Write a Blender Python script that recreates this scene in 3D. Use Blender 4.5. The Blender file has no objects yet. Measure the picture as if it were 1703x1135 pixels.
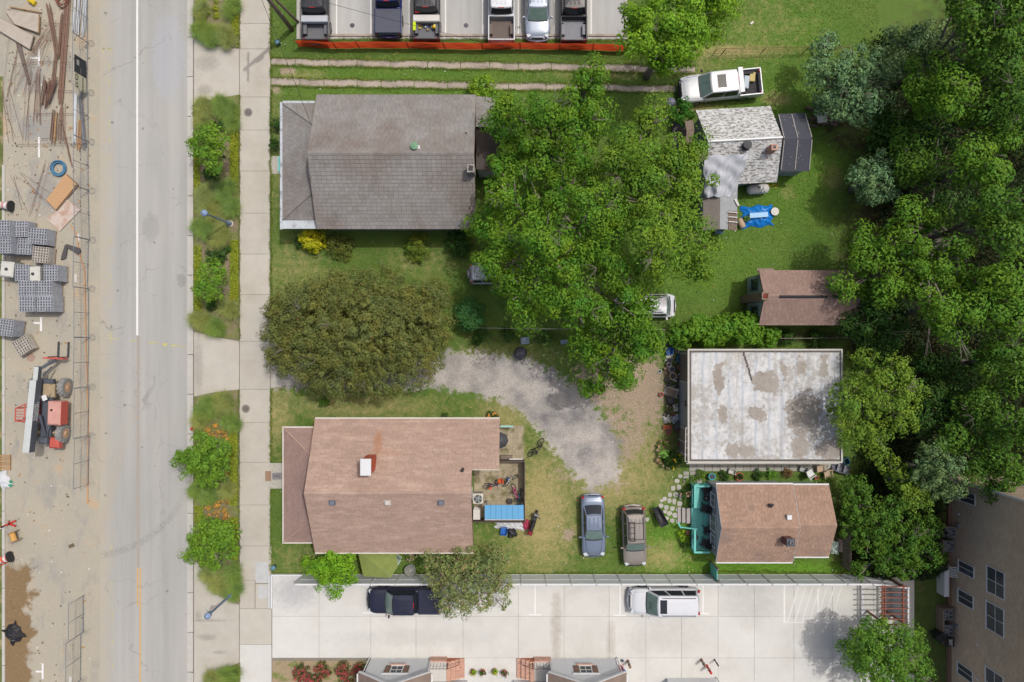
import bpy, math, random
import numpy as np
from mathutils import Vector, Matrix

# ---------------------------------------------------------------- camera, sky, sun, exposure
S = 22.0            # photograph pixels per metre on the ground
H = 52.0            # camera height
CX, CY = 851.5, 567.5
scene = bpy.context.scene
COL = scene.collection
cam_d = bpy.data.cameras.new('camera')
cam = bpy.data.objects.new('camera', cam_d)
COL.objects.link(cam)
cam.location = (0, 0, H)
cam_d.sensor_width = 36
cam_d.lens = 36 * H / (1703 / S)
cam_d.clip_end = 2000
scene.camera = cam
SUN_EL, SUN_AZ = math.radians(66), math.radians(52)
world = bpy.data.worlds.new('World')
scene.world = world
world.use_nodes = True
wn = world.node_tree.nodes
sky = wn.new('ShaderNodeTexSky')
sky.sky_type = 'NISHITA'
sky.sun_disc = False
sky.sun_elevation = SUN_EL
sky.sun_rotation = SUN_AZ
sky.dust_density = 6.0
sky.ozone_density = 0.4
world.node_tree.links.new(sky.outputs[0], wn['Background'].inputs[0])
wn['Background'].inputs[1].default_value = 0.15
sun_d = bpy.data.lights.new('sun', 'SUN')
sun_d.energy = 2.4
sun_d.angle = math.radians(0.7)
sun_d.color = (1.0, 0.975, 0.94)
sun = bpy.data.objects.new('sun', sun_d)
COL.objects.link(sun)
sdir = Vector((-math.sin(SUN_AZ) * math.cos(SUN_EL), -math.cos(SUN_AZ) * math.cos(SUN_EL), -math.sin(SUN_EL)))
sun.rotation_euler = sdir.to_track_quat('-Z', 'Y').to_euler()
sun.location = (20, 20, 60)
scene.view_settings.view_transform = 'Standard'
scene.view_settings.look = 'None'
scene.view_settings.exposure = -0.08
scene.view_settings.gamma = 1.0
scene.cycles.max_bounces = 6
scene.cycles.transparent_max_bounces = 6

RN = random.Random(11)
NR = np.random.default_rng(11)


def P(px, py, z=0.0):
 """pixel of the photograph seen at height z -> world point"""
 k = (H - z) / H / S
 return Vector(((px - CX) * k, (CY - py) * k, z))


# ---------------------------------------------------------------- materials
ILL = 1.56


def L(r, g, b):
 def f(v):
  v /= 255.0
  return (v / 12.92 if v <= 0.04045 else ((v + 0.055) / 1.055) ** 2.4) / ILL
 return (f(r), f(g), f(b))


MATS = {}


class NT:
 def __init__(self, name):
  self.m = bpy.data.materials.new(name)
  self.m.use_nodes = True
  self.t = self.m.node_tree
  self.b = self.t.nodes['Principled BSDF']
  self.out = self.t.nodes['Material Output']
  self._pos = None

 def n(self, typ, **kw):
  nd = self.t.nodes.new(typ)
  for k, v in kw.items():
   setattr(nd, k, v)
  return nd

 def l(self, a, b):
  self.t.links.new(a, b)

 def pos(self):
  if self._pos is None:
   self._pos = self.n('ShaderNodeNewGeometry')
  return self._pos.outputs['Position']

 def noise(self, sc, detail=5, rough=0.6, vec=None, dist=0.0, stretch=None):
  nd = self.n('ShaderNodeTexNoise')
  nd.inputs['Scale'].default_value = sc
  nd.inputs['Detail'].default_value = detail
  nd.inputs['Roughness'].default_value = rough
  nd.inputs['Distortion'].default_value = dist
  v = vec or self.pos()
  if stretch:
   mp = self.n('ShaderNodeVectorMath', operation='MULTIPLY')
   self.l(v, mp.inputs[0])
   mp.inputs[1].default_value = stretch
   v = mp.outputs[0]
  self.l(v, nd.inputs['Vector'])
  return nd.outputs['Fac']

 def ramp(self, fac, lo, hi, a=0.0, b=1.0):
  mr = self.n('ShaderNodeMapRange')
  mr.inputs['From Min'].default_value = lo
  mr.inputs['From Max'].default_value = hi
  mr.inputs['To Min'].default_value = a
  mr.inputs['To Max'].default_value = b
  self.l(fac, mr.inputs['Value'])
  return mr.outputs['Result']

 def math(self, op, a, b=None, clamp=False):
  nd = self.n('ShaderNodeMath', operation=op, use_clamp=clamp)
  for i, v in enumerate((a, b)):
   if v is None:
    continue
   if isinstance(v, (int, float)):
    nd.inputs[i].default_value = v
   else:
    self.l(v, nd.inputs[i])
  return nd.outputs[0]

 def mix(self, fac, a, b):
  nd = self.n('ShaderNodeMix', data_type='RGBA')
  for sock, v in ((nd.inputs[0], fac), (nd.inputs[6], a), (nd.inputs[7], b)):
   if isinstance(v, (int, float)):
    sock.default_value = v
   elif isinstance(v, tuple):
    sock.default_value = (*v, 1) if len(v) == 3 else v
   else:
    self.l(v, sock)
  return nd.outputs[2]

 def scale(self, col, fac):
  nd = self.n('ShaderNodeVectorMath', operation='SCALE')
  if isinstance(col, tuple):
   nd.inputs[0].default_value = col
  else:
   self.l(col, nd.inputs[0])
  if isinstance(fac, (int, float)):
   nd.inputs['Scale'].default_value = fac
  else:
   self.l(fac, nd.inputs['Scale'])
  return nd.outputs[0]

 def bump(self, h, strength=0.3, dist=0.02):
  nd = self.n('ShaderNodeBump')
  nd.inputs['Strength'].default_value = strength
  nd.inputs['Distance'].default_value = dist
  self.l(h, nd.inputs['Height'])
  self.l(nd.outputs[0], self.b.inputs['Normal'])


def mat(name, c, rough=0.85, var=0.12, sc=1.2, fine=0.0, fsc=25.0, bump=0.0, bsc=40.0, metal=0.0, isl=0.0, orand=0.0,
  c2=None, c2s=0.6, c2w=(0.5, 0.62), c2str=None, spec=0.3, coat=0.0, stretch=None):
 if name in MATS:
  return MATS[name]
 t = NT(name)
 col = c
 if c2 is not None:
  f = t.ramp(t.noise(c2s, 7, 0.65, stretch=c2str), c2w[0], c2w[1])
  col = t.mix(f, c, c2)
 fac = None
 if var:
  fac = t.ramp(t.noise(sc, 6, 0.65, stretch=stretch), 0.25, 0.75, 1 - var, 1 + var)
 if fine:
  f2 = t.ramp(t.noise(fsc, 3, 0.7), 0.25, 0.75, 1 - fine, 1 + fine)
  fac = f2 if fac is None else t.math('MULTIPLY', fac, f2)
 if isl:
  g = t.n('ShaderNodeNewGeometry')
  f3 = t.ramp(g.outputs['Random Per Island'], 0, 1, 1 - isl, 1 + isl)
  fac = f3 if fac is None else t.math('MULTIPLY', fac, f3)
 if orand:
  g = t.n('ShaderNodeObjectInfo')
  f3 = t.ramp(g.outputs['Random'], 0, 1, 1 - orand, 1 + orand)
  fac = f3 if fac is None else t.math('MULTIPLY', fac, f3)
 if fac is not None:
  col = t.scale(col, fac)
  t.l(col, t.b.inputs['Base Color'])
 elif isinstance(col, tuple):
  t.b.inputs['Base Color'].default_value = (*col, 1)
 else:
  t.l(col, t.b.inputs['Base Color'])
 t.b.inputs['Roughness'].default_value = rough
 t.b.inputs['Metallic'].default_value = metal
 t.b.inputs['Specular IOR Level'].default_value = spec
 t.b.inputs['Coat Weight'].default_value = coat
 t.b.inputs['Coat Roughness'].default_value = 0.08
 if bump:
  t.bump(t.noise(bsc, 4, 0.7), bump)
 MATS[name] = t.m
 return t.m


def stain(m, px, py, z, rx, ry, col, s=0.6, sc=2.0, amp=0.9):
 """an irregular stain of its own shape and colour laid over a material's base colour"""
 t = NT.__new__(NT)
 t.m, t.t, t._pos = m, m.node_tree, None
 t.b = t.t.nodes['Principled BSDF']
 src = t.b.inputs['Base Color'].links[0].from_socket
 sp_ = t.n('ShaderNodeSeparateXYZ')
 t.l(t.pos(), sp_.inputs[0])
 p = P(px, py, z)
 ex = t.math('POWER', t.math('DIVIDE', t.math('SUBTRACT', sp_.outputs[0], p.x), rx / S), 2.0)
 ey = t.math('POWER', t.math('DIVIDE', t.math('SUBTRACT', sp_.outputs[1], p.y), ry / S), 2.0)
 f = t.ramp(t.math('ADD', t.math('ADD', ex, ey), t.ramp(t.noise(sc, 6, 0.7), 0.25, 0.75, -amp, amp)), 0.0, 1.6, s, 0)
 t.l(t.mix(f, src, col), t.b.inputs['Base Color'])


def leafmat(name, c, hue=0.25, trans=0.22, var=0.35, alt=None, altf=0.15):
 """leaves: colour varies leaf by leaf and bough by bough; some light passes through"""
 if name in MATS:
  return MATS[name]
 t = NT(name)
 c = (c[0] * 1.4, c[1] * 1.43, c[2] * 1.35)
 g = t.n('ShaderNodeNewGeometry')
 rnd = g.outputs['Random Per Island']
 warm = (c[0] * (1 + hue), c[1] * (1 + hue * 0.35), c[2] * 0.8)
 cool = (c[0] * (1 - hue), c[1] * (1 - hue * 0.3), c[2] * (1 + hue * 0.1))
 col = t.mix(t.ramp(t.noise(0.8, 4), 0.32, 0.68), cool, warm)
 if alt:
  col = t.mix(t.ramp(rnd, 1 - altf - 0.01, 1 - altf), col, alt)
 r2 = t.math('FRACT', t.math('MULTIPLY', rnd, 37.0))
 col = t.scale(col, t.ramp(r2, 0, 1, 1 - var, 1 + var))
 t.l(col, t.b.inputs['Base Color'])
 t.b.inputs['Roughness'].default_value = 0.6
 t.b.inputs['Specular IOR Level'].default_value = 0.12
 tr = t.n('ShaderNodeBsdfTranslucent')
 t.l(t.scale(col, 1.3), tr.inputs['Color'])
 mx = t.n('ShaderNodeMixShader')
 mx.inputs[0].default_value = trans
 t.l(t.b.outputs[0], mx.inputs[1])
 t.l(tr.outputs[0], mx.inputs[2])
 t.l(mx.outputs[0], t.out.inputs['Surface'])
 MATS[name] = t.m
 return t.m


def plain(name, c, rough=0.5, **kw):
 kw.setdefault('var', 0.06)
 return mat(name, c, rough, **kw)


# ---------------------------------------------------------------- mesh helpers
class MB:
 def __init__(self):
  self.v = []
  self.f = []

 def add(self, vs, fs):
  o = len(self.v)
  self.v.extend([tuple(p) for p in vs])
  self.f.extend([tuple(i + o for i in f) for f in fs])
  return self

 def box(self, c, s, rz=0.0, M=None, taper=1.0):
  x, y, z = s[0] / 2, s[1] / 2, s[2] / 2
  vs = []
  for dz in (-1, 1):
   k = taper if dz > 0 else 1.0
   for dx, dy in ((-1, -1), (1, -1), (1, 1), (-1, 1)):
    vs.append(Vector((dx * x * k, dy * y * k, dz * z)))
  if rz:
   R_ = Matrix.Rotation(rz, 3, 'Z')
   vs = [R_ @ p for p in vs]
  if M is not None:
   vs = [M @ p for p in vs]
  c = Vector(c)
  return self.add([p + c for p in vs], [(3, 2, 1, 0), (4, 5, 6, 7), (0, 1, 5, 4), (1, 2, 6, 5), (2, 3, 7, 6), (3, 0, 4, 7)])

 def bbox(self, c, s, b=0.03, rz=0.0):
  """box with chamfered top edges"""
  x, y, z = s[0] / 2, s[1] / 2, s[2] / 2
  rings = [(-z, 0), (z - b, 0), (z, b)]
  vs = []
  R_ = Matrix.Rotation(rz, 3, 'Z')
  for zz, i in rings:
   for dx, dy in ((-1, -1), (1, -1), (1, 1), (-1, 1)):
    vs.append(R_ @ Vector((dx * (x - i), dy * (y - i), zz)) + Vector(c))
  fs = [(3, 2, 1, 0), (8, 9, 10, 11)]
  for r in range(2):
   for k in range(4):
    a, b_ = r * 4 + k, r * 4 + (k + 1) % 4
    fs.append((a, b_, b_ + 4, a + 4))
  return self.add(vs, fs)

 def prism(self, pts, z0, z1):
  """polygon (x,y) extruded z0..z1"""
  n = len(pts)
  area = sum(pts[i][0] * pts[(i + 1) % n][1] - pts[(i + 1) % n][0] * pts[i][1] for i in range(n))
  if area < 0:
   pts = pts[::-1]
  vs = [(p[0], p[1], z0) for p in pts] + [(p[0], p[1], z1) for p in pts]
  fs = [tuple(range(n))[::-1], tuple(range(n, 2 * n))]
  for i in range(n):
   j = (i + 1) % n
   fs.append((i, j, j + n, i + n))
  return self.add(vs, fs)

 def slab3(self, pts, th):
  """planar polygon in space given thickness th downwards along its normal"""
  pts = [Vector(p) for p in pts]
  n = len(pts)
  nr = Vector((0, 0, 0))
  for i in range(n):
   a, b = pts[i], pts[(i + 1) % n]
   nr += a.cross(b)
  nr.normalize()
  if nr.z < 0:
   pts = pts[::-1]
   nr = -nr
  lo = [p - nr * th for p in pts]
  fs = [tuple(range(n)), tuple(range(n, 2 * n))[::-1]]
  for i in range(n):
   j = (i + 1) % n
   fs.append((j, i, i + n, j + n))
  return self.add(pts + lo, fs)

 def cyl(self, p0, p1, r0, r1=None, n=8, caps=True):
  r1 = r0 if r1 is None else r1
  p0, p1 = Vector(p0), Vector(p1)
  d = (p1 - p0)
  if d.length < 1e-6:
   return self
  d.normalize()
  a = d.cross(Vector((0, 0, 1))) if abs(d.z) < 0.95 else d.cross(Vector((1, 0, 0)))
  a.normalize()
  b = d.cross(a)
  vs = []
  for p, r in ((p0, r0), (p1, r1)):
   for i in range(n):
    t = 2 * math.pi * i / n
    vs.append(p + a * (math.cos(t) * r) + b * (math.sin(t) * r))
  fs = [(i, (i + 1) % n, (i + 1) % n + n, i + n) for i in range(n)]
  if caps:
   fs += [tuple(range(n))[::-1], tuple(range(n, 2 * n))]
  return self.add(vs, fs)

 def tube(self, pts, r, n=6, r1=None):
  pts = [Vector(p) for p in pts]
  m = len(pts)
  rings = []
  for i, p in enumerate(pts):
   d = (pts[min(i + 1, m - 1)] - pts[max(i - 1, 0)])
   if d.length < 1e-6:
    d = Vector((0, 0, 1))
   d.normalize()
   a = d.cross(Vector((0, 0, 1))) if abs(d.z) < 0.95 else d.cross(Vector((1, 0, 0)))
   a.normalize()
   b = d.cross(a)
   rr = r if r1 is None else r + (r1 - r) * i / max(m - 1, 1)
   rings.append([p + a * (math.cos(2 * math.pi * k / n) * rr) + b * (math.sin(2 * math.pi * k / n) * rr) for k in range(n)])
  vs = [q for rg in rings for q in rg]
  fs = []
  for i in range(m - 1):
   for k in range(n):
    k2 = (k + 1) % n
    fs.append((i * n + k, i * n + k2, (i + 1) * n + k2, (i + 1) * n + k))
  fs += [tuple(range(n))[::-1], tuple(range((m - 1) * n, m * n))]
  return self.add(vs, fs)

 def ring(self, c, R_, r, axis=(0, 0, 1), n=20, m=6, a0=0.0, a1=2 * math.pi):
  ax = Vector(axis).normalized()
  u = ax.cross(Vector((0, 0, 1))) if abs(ax.z) < 0.95 else ax.cross(Vector((0, 1, 0)))
  u.normalize()
  w = ax.cross(u)
  c = Vector(c)
  vs, fs = [], []
  for i in range(n):
   t = a0 + (a1 - a0) * i / n
   e = u * math.cos(t) + w * math.sin(t)
   for k in range(m):
    q = 2 * math.pi * k / m
    vs.append(c + e * (R_ + r * math.cos(q)) + ax * (r * math.sin(q)))
  for i in range(n):
   i2 = (i + 1) % n
   for k in range(m):
    k2 = (k + 1) % m
    fs.append((i * m + k, i2 * m + k, i2 * m + k2, i * m + k2))
  return self.add(vs, fs)

 def lathe(self, prof, c=(0, 0, 0), n=16, M=None):
  c = Vector(c)
  vs, fs = [], []
  for r, z in prof:
   for i in range(n):
    t = 2 * math.pi * i / n
    p = Vector((r * math.cos(t), r * math.sin(t), z))
    if M is not None:
     p = M @ p
    vs.append(p + c)
  for j in range(len(prof) - 1):
   for i in range(n):
    i2 = (i + 1) % n
    fs.append((j * n + i, j * n + i2, (j + 1) * n + i2, (j + 1) * n + i))
  if prof[0][0] > 1e-4:
   fs.append(tuple(range(n))[::-1])
  if prof[-1][0] > 1e-4:
   fs.append(tuple(range((len(prof) - 1) * n, len(prof) * n)))
  return self.add(vs, fs)

 def grid(self, fn, nu, nv):
  vs = [fn(i / nu, j / nv) for j in range(nv + 1) for i in range(nu + 1)]
  w = nu + 1
  fs = [(j * w + i, j * w + i + 1, (j + 1) * w + i + 1, (j + 1) * w + i) for j in range(nv) for i in range(nu)]
  return self.add(vs, fs)

 def build(self, name, m, parent=None, smooth=False, kind=None, label=None):
  me = bpy.data.meshes.new(name)
  me.from_pydata(self.v, [], self.f)
  if smooth:
   me.polygons.foreach_set('use_smooth', [True] * len(me.polygons))
  if m is not None:
   me.materials.append(m)
  me.update()
  return link(name, me, parent, kind, label)


def link(name, me, parent=None, kind=None, label=None):
 o = bpy.data.objects.new(name, me)
 COL.objects.link(o)
 if parent is not None:
  o.parent = parent
 if kind:
  o['kind'] = kind
 if label:
  o['label'] = label
 return o


def tag(o, label, cat, group=None):
 o['label'] = label
 o['category'] = cat
 if group:
  o['group'] = group
 return o


def thing(name, label, cat, loc=(0, 0, 0), rz=0.0, group=None):
 o = bpy.data.objects.new(name, None)
 COL.objects.link(o)
 o.empty_display_size = 0.2
 o.location = loc
 o.rotation_euler = (0, 0, rz)
 return tag(o, label, cat, group)


def setting(name):
 o = bpy.data.objects.new(name, None)
 COL.objects.link(o)
 o['kind'] = 'structure'
 return o


def text_mesh(name, s, size, m, parent, M, bold=0.0):
 cu = bpy.data.curves.new(name, 'FONT')
 cu.body = s
 cu.size = size
 cu.align_x = 'CENTER'
 cu.align_y = 'CENTER'
 cu.offset = bold
 cu.extrude = 0.004
 tmp = bpy.data.objects.new(name + '_tmp', cu)
 COL.objects.link(tmp)
 dg = bpy.context.evaluated_depsgraph_get()
 dg.update()
 me = bpy.data.meshes.new_from_object(tmp.evaluated_get(dg))
 COL.objects.unlink(tmp)
 bpy.data.objects.remove(tmp)
 me.transform(M)
 me.materials.clear()
 me.materials.append(m)
 return link(name, me, parent)


def frame(o, x, y):
 """matrix from an origin and two axes"""
 x = Vector(x).normalized()
 y = Vector(y)
 z = x.cross(y).normalized()
 y = z.cross(x)
 return Matrix(((x.x, y.x, z.x, o[0]), (x.y, y.y, z.y, o[1]), (x.z, y.z, z.z, o[2]), (0, 0, 0, 1)))


# ---------------------------------------------------------------- leaves
def leaf_object(name, C, N, size, m, parent=None, kind=None, wid=0.55, rng=NR, loc=None):
 """C: (n,3) centres, N: (n,3) normals, size: (n,) leaf lengths -> one mesh of rhombic leaves"""
 n = len(C)
 N = N / np.maximum(np.linalg.norm(N, axis=1, keepdims=True), 1e-6)
 t = rng.normal(size=(n, 3))
 t -= (t * N).sum(1, keepdims=True) * N
 t /= np.maximum(np.linalg.norm(t, axis=1, keepdims=True), 1e-6)
 b = np.cross(N, t)
 hl = (size / 2)[:, None]
 hw = hl * wid
 V = np.stack([C - t * hl, C + b * hw + N * hl * 0.12, C + t * hl, C - b * hw + N * hl * 0.12], axis=1).reshape(-1, 3)
 if loc is not None:
  V = V - np.array(loc)
 me = bpy.data.meshes.new(name)
 me.vertices.add(4 * n)
 me.vertices.foreach_set('co', V.astype(np.float32).ravel())
 me.loops.add(4 * n)
 me.loops.foreach_set('vertex_index', np.arange(4 * n, dtype=np.int32))
 me.polygons.add(n)
 me.polygons.foreach_set('loop_start', np.arange(0, 4 * n, 4, dtype=np.int32))
 me.materials.append(m)
 me.update(calc_edges=True)
 return link(name, me, parent, kind)


def blades_object(name, B, hgt, lean, wid, m, parent=None, kind=None, rng=NR, loc=None):
 """grass blades: B (n,3) roots; three-point tapering ribbons bending over"""
 n = len(B)
 a = rng.uniform(0, 2 * math.pi, n)
 d = np.stack([np.cos(a), np.sin(a), np.zeros(n)], 1)
 s = np.stack([-np.sin(a), np.cos(a), np.zeros(n)], 1)
 up = np.array([0, 0, 1.0])
 h = hgt[:, None]
 w = np.asarray(wid)
 w = (w if w.ndim else np.full(n, float(w)))[:, None]
 le = lean[:, None]
 p1 = B + d * h * le * 0.45 + up * h * 0.7
 p2 = B + d * h * le * 1.15 + up * h * (1.0 - 0.35 * le)
 V = np.stack([B - s * w / 2, B + s * w / 2, p1 + s * w / 2.4, p1 - s * w / 2.4, p2], 1).reshape(-1, 3)
 if loc is not None:
  V = V - np.array(loc)
 me = bpy.data.meshes.new(name)
 me.vertices.add(5 * n)
 me.vertices.foreach_set('co', V.astype(np.float32).ravel())
 base = np.arange(n, dtype=np.int32)[:, None] * 5
 lo = np.concatenate([base + np.array([0, 1, 2, 3]), base + np.array([3, 2, 4])], 1).ravel().astype(np.int32)
 me.loops.add(7 * n)
 me.loops.foreach_set('vertex_index', lo)
 me.polygons.add(2 * n)
 st = (np.arange(n, dtype=np.int32)[:, None] * 7 + np.array([0, 4])).ravel().astype(np.int32)
 me.polygons.foreach_set('loop_start', st)
 me.materials.append(m)
 me.update(calc_edges=True)
 return link(name, me, parent, kind)


def lobes_points(lobes, sub_r, per, cover=1.0, flat=0.75, low=-0.35, rng=NR, up=0.9, rnd=0.75, inner=0.16):
 """lobes (x,y,z,r) -> leaf centres and normals gathered in small boughs on each lobe's upper side"""
 Cs, Ns = [], []
 for (x, y, z, r) in lobes:
  ns = max(4, int(cover * 2 * math.pi * r * r / (math.pi * sub_r * sub_r) * 0.85))
  d = rng.normal(size=(ns * 3, 3))
  d /= np.linalg.norm(d, axis=1, keepdims=True)
  d = d[d[:, 2] > low][:ns]
  ns = len(d)
  rr = r * np.where(rng.random(ns) < inner, rng.uniform(0.3, 0.7, ns), rng.uniform(0.72, 1.12, ns))
  c = np.array([x, y, z]) + d * rr[:, None] * np.array([1, 1, flat])
  k = rng.integers(int(per * 0.6), int(per * 1.4) + 1, ns)
  idx = np.repeat(np.arange(ns), k)
  q = rng.normal(size=(len(idx), 3))
  q /= np.linalg.norm(q, axis=1, keepdims=True)
  dq = q.copy()
  q *= (rng.random(len(idx)) ** 0.22)[:, None] * (sub_r * rng.uniform(0.55, 1.35, ns))[idx][:, None]
  q[:, 2] = np.where(q[:, 2] < 0, q[:, 2] * .35, q[:, 2] * .85)
  Cs.append(c[idx] + q)
  Ns.append(np.array([0, 0, up * .6]) + d[idx] * 0.45 + dq * 1.0 + rng.normal(size=q.shape) * rnd * .38)
 return np.concatenate(Cs), np.concatenate(Ns)


def tree(name, label, lobes_px, m, base=None, leaf=0.2, sub_r=0.42, per=34, cover=1.0, flat=0.75, group=None, bark=None, cat='tree', trunk_r=0.2, wid=0.55, low=-0.35, inner=0.12, rnd=0.75, shrink=0.88, zj=1.3):
 """lobes_px: (px, py, radius px, z of the lobe's centre)"""
 lob = []
 for (px, py, rp, z) in lobes_px:
  p = P(px, py, z)
  if z > 5:
   z += RN.uniform(-zj, zj * .6)
   p = P(px, py, z)
  lob.append((p.x, p.y, z, rp * shrink / S * (H - z) / H))
 if base is None:
  base = (sum(l[0] for l in lob) / len(lob), sum(l[1] for l in lob) / len(lob))
 loc = Vector((base[0], base[1], 0))
 t = thing(name, label, cat, loc, 0, group)
 C, N = lobes_points(lob, sub_r, per, cover * 1.25, flat, low=low, inner=inner, rnd=rnd)
 sz = leaf * NR.uniform(0.65, 1.3, len(C))
 for (x, y, z, r) in lob:
  k = int(150 * r * r)
  q = NR.normal(size=(k, 3))
  q *= (NR.random(k) ** (1 / 3) * r * .9 / np.linalg.norm(q, axis=1))[:, None]
  q[:, 2] *= flat
  C = np.concatenate([C, q * np.array([1, 1, .7]) + np.array([x, y, z - r * .65 * flat])])
  N = np.concatenate([N, np.array([0, 0, .8]) + NR.normal(size=(k, 3)) * .7])
  sz = np.concatenate([sz, leaf * NR.uniform(1.1, 1.9, k)])
 keep = C[:, 2] > 0.05
 leaf_object('crown', C[keep], N[keep], sz[keep], m, t, wid=wid, loc=loc)
 mb = MB()
 zmin = min(l[2] for l in lob)
 fork = Vector((0, 0, max(0.4, zmin * 0.45)))
 mb.tube([(0, 0, -0.15), (0.03, 0.02, fork.z * 0.5), fork], trunk_r * 1.2, 8, trunk_r * 0.85)
 for (x, y, z, r) in lob:
  e = Vector((x, y, z)) - loc
  mid = fork.lerp(e, 0.5) + Vector((RN.uniform(-.2, .2), RN.uniform(-.2, .2), RN.uniform(0, .4)))
  mb.tube([fork - Vector((0, 0, 0.1)), mid, e], trunk_r * 0.5, 6, trunk_r * 0.18)
  for k in range(3):
   a = RN.uniform(0, 6.28)
   q = e + Vector((math.cos(a) * r * .7, math.sin(a) * r * .7, RN.uniform(.0, .3) * r))
   mb.tube([mid.lerp(e, 0.5), (mid.lerp(e, .5) + q) * 0.5 + Vector((0, 0, .1)), q], trunk_r * 0.2, 5, trunk_r * 0.06)
 for (x, y, z, r) in lob:
  if r < 1.3:
   continue
  for j in range(1):
   a = RN.uniform(0, 6.28)
   o = Vector((x, y, z)) - loc + Vector((math.cos(a) * r * .6, math.sin(a) * r * .6, r * flat * .78))
   for k in range(5):
    b = a + RN.uniform(-.9, .9)
    l = RN.uniform(.5, 1.1)
    e = o + Vector((math.cos(b) * l, math.sin(b) * l, RN.uniform(0, .35)))
    mb.tube([o, o.lerp(e, .5) + Vector((RN.uniform(-.1, .1), RN.uniform(-.1, .1), .08)), e], .02, 4, .008)
 mb.build('trunk', bark or M_BARK, t, smooth=True)
 return t


def bush(name, label, px, py, rp, h, m, leaf=0.1, sub_r=0.2, per=26, group=None, cat='shrub', ry=None, cover=1.0, wid=0.6, flowers=None, fl_n=30, fl_size=0.12):
 p = P(px, py, h * 0.6)
 r = rp / S * (H - h * .6) / H
 ryv = (ry or rp) / S * (H - h * .6) / H
 loc = Vector((p.x, p.y, 0))
 t = thing(name, label, cat, loc, 0, group)
 k = max(1, int((r + ryv) / 2 / 0.55) ** 2)
 lob = []
 for i in range(k):
  a = RN.uniform(0, 6.28)
  d = math.sqrt(RN.random()) * 0.55 if k > 1 else 0
  q = max(0.2, min(r, ryv) * (0.62 if k > 1 else 0.95))
  lob.append((p.x + math.cos(a) * d * r, p.y + math.sin(a) * d * ryv, h - q * 0.8 + RN.uniform(-.1, 0), q))
 if k > 1:
  lob.append((p.x, p.y, h * .5, min(r, ryv) * .8))
 C, N = lobes_points(lob, sub_r, per, cover * 2.2, 0.8, low=-0.5, inner=.3)
 keep = C[:, 2] > 0.03
 C, N = C[keep], N[keep]
 leaf_object('foliage', C, N, leaf * NR.uniform(0.85, 1.6, len(C)), m, t, wid=wid, loc=loc)
 mb = MB()
 for i in range(5):
  a = i * 1.257 + RN.uniform(-.3, .3)
  mb.tube([(0, 0, -0.05), (math.cos(a) * r * .25, math.sin(a) * ryv * .25, h * .4), (math.cos(a) * r * .55, math.sin(a) * ryv * .55, h * .75)], 0.03, 5, 0.01)
 mb.build('stem', M_BARK, t, smooth=True)
 if flowers is not None:
  top = C[C[:, 2] > np.percentile(C[:, 2], 45)]
  ii = NR.integers(0, len(top), fl_n)
  jj = np.repeat(ii, 6)
  Cf = top[jj] + NR.normal(size=(len(jj), 3)) * 0.05 + np.array([0, 0, 0.06])
  Nf = np.array([0, 0, 1.0]) + NR.normal(size=Cf.shape) * 0.6
  leaf_object('blossom', Cf, Nf, fl_size * NR.uniform(.7, 1.2, len(Cf)), flowers, t, wid=0.8, loc=loc)
 return t


# ---------------------------------------------------------------- shingled roofs
def clip_poly(poly, a, b, keep_left=True):
 out = []
 n = len(poly)
 def side(p):
  return (b[0] - a[0]) * (p[1] - a[1]) - (b[1] - a[1]) * (p[0] - a[0])
 for i in range(n):
  p, q = poly[i], poly[(i + 1) % n]
  sp, sq = side(p), side(q)
  if sp >= -1e-9:
   out.append(p)
  if (sp > 1e-9 and sq < -1e-9) or (sp < -1e-9 and sq > 1e-9):
   t = sp / (sp - sq)
   out.append((p[0] + t * (q[0] - p[0]), p[1] + t * (q[1] - p[1])))
 return out


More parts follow.
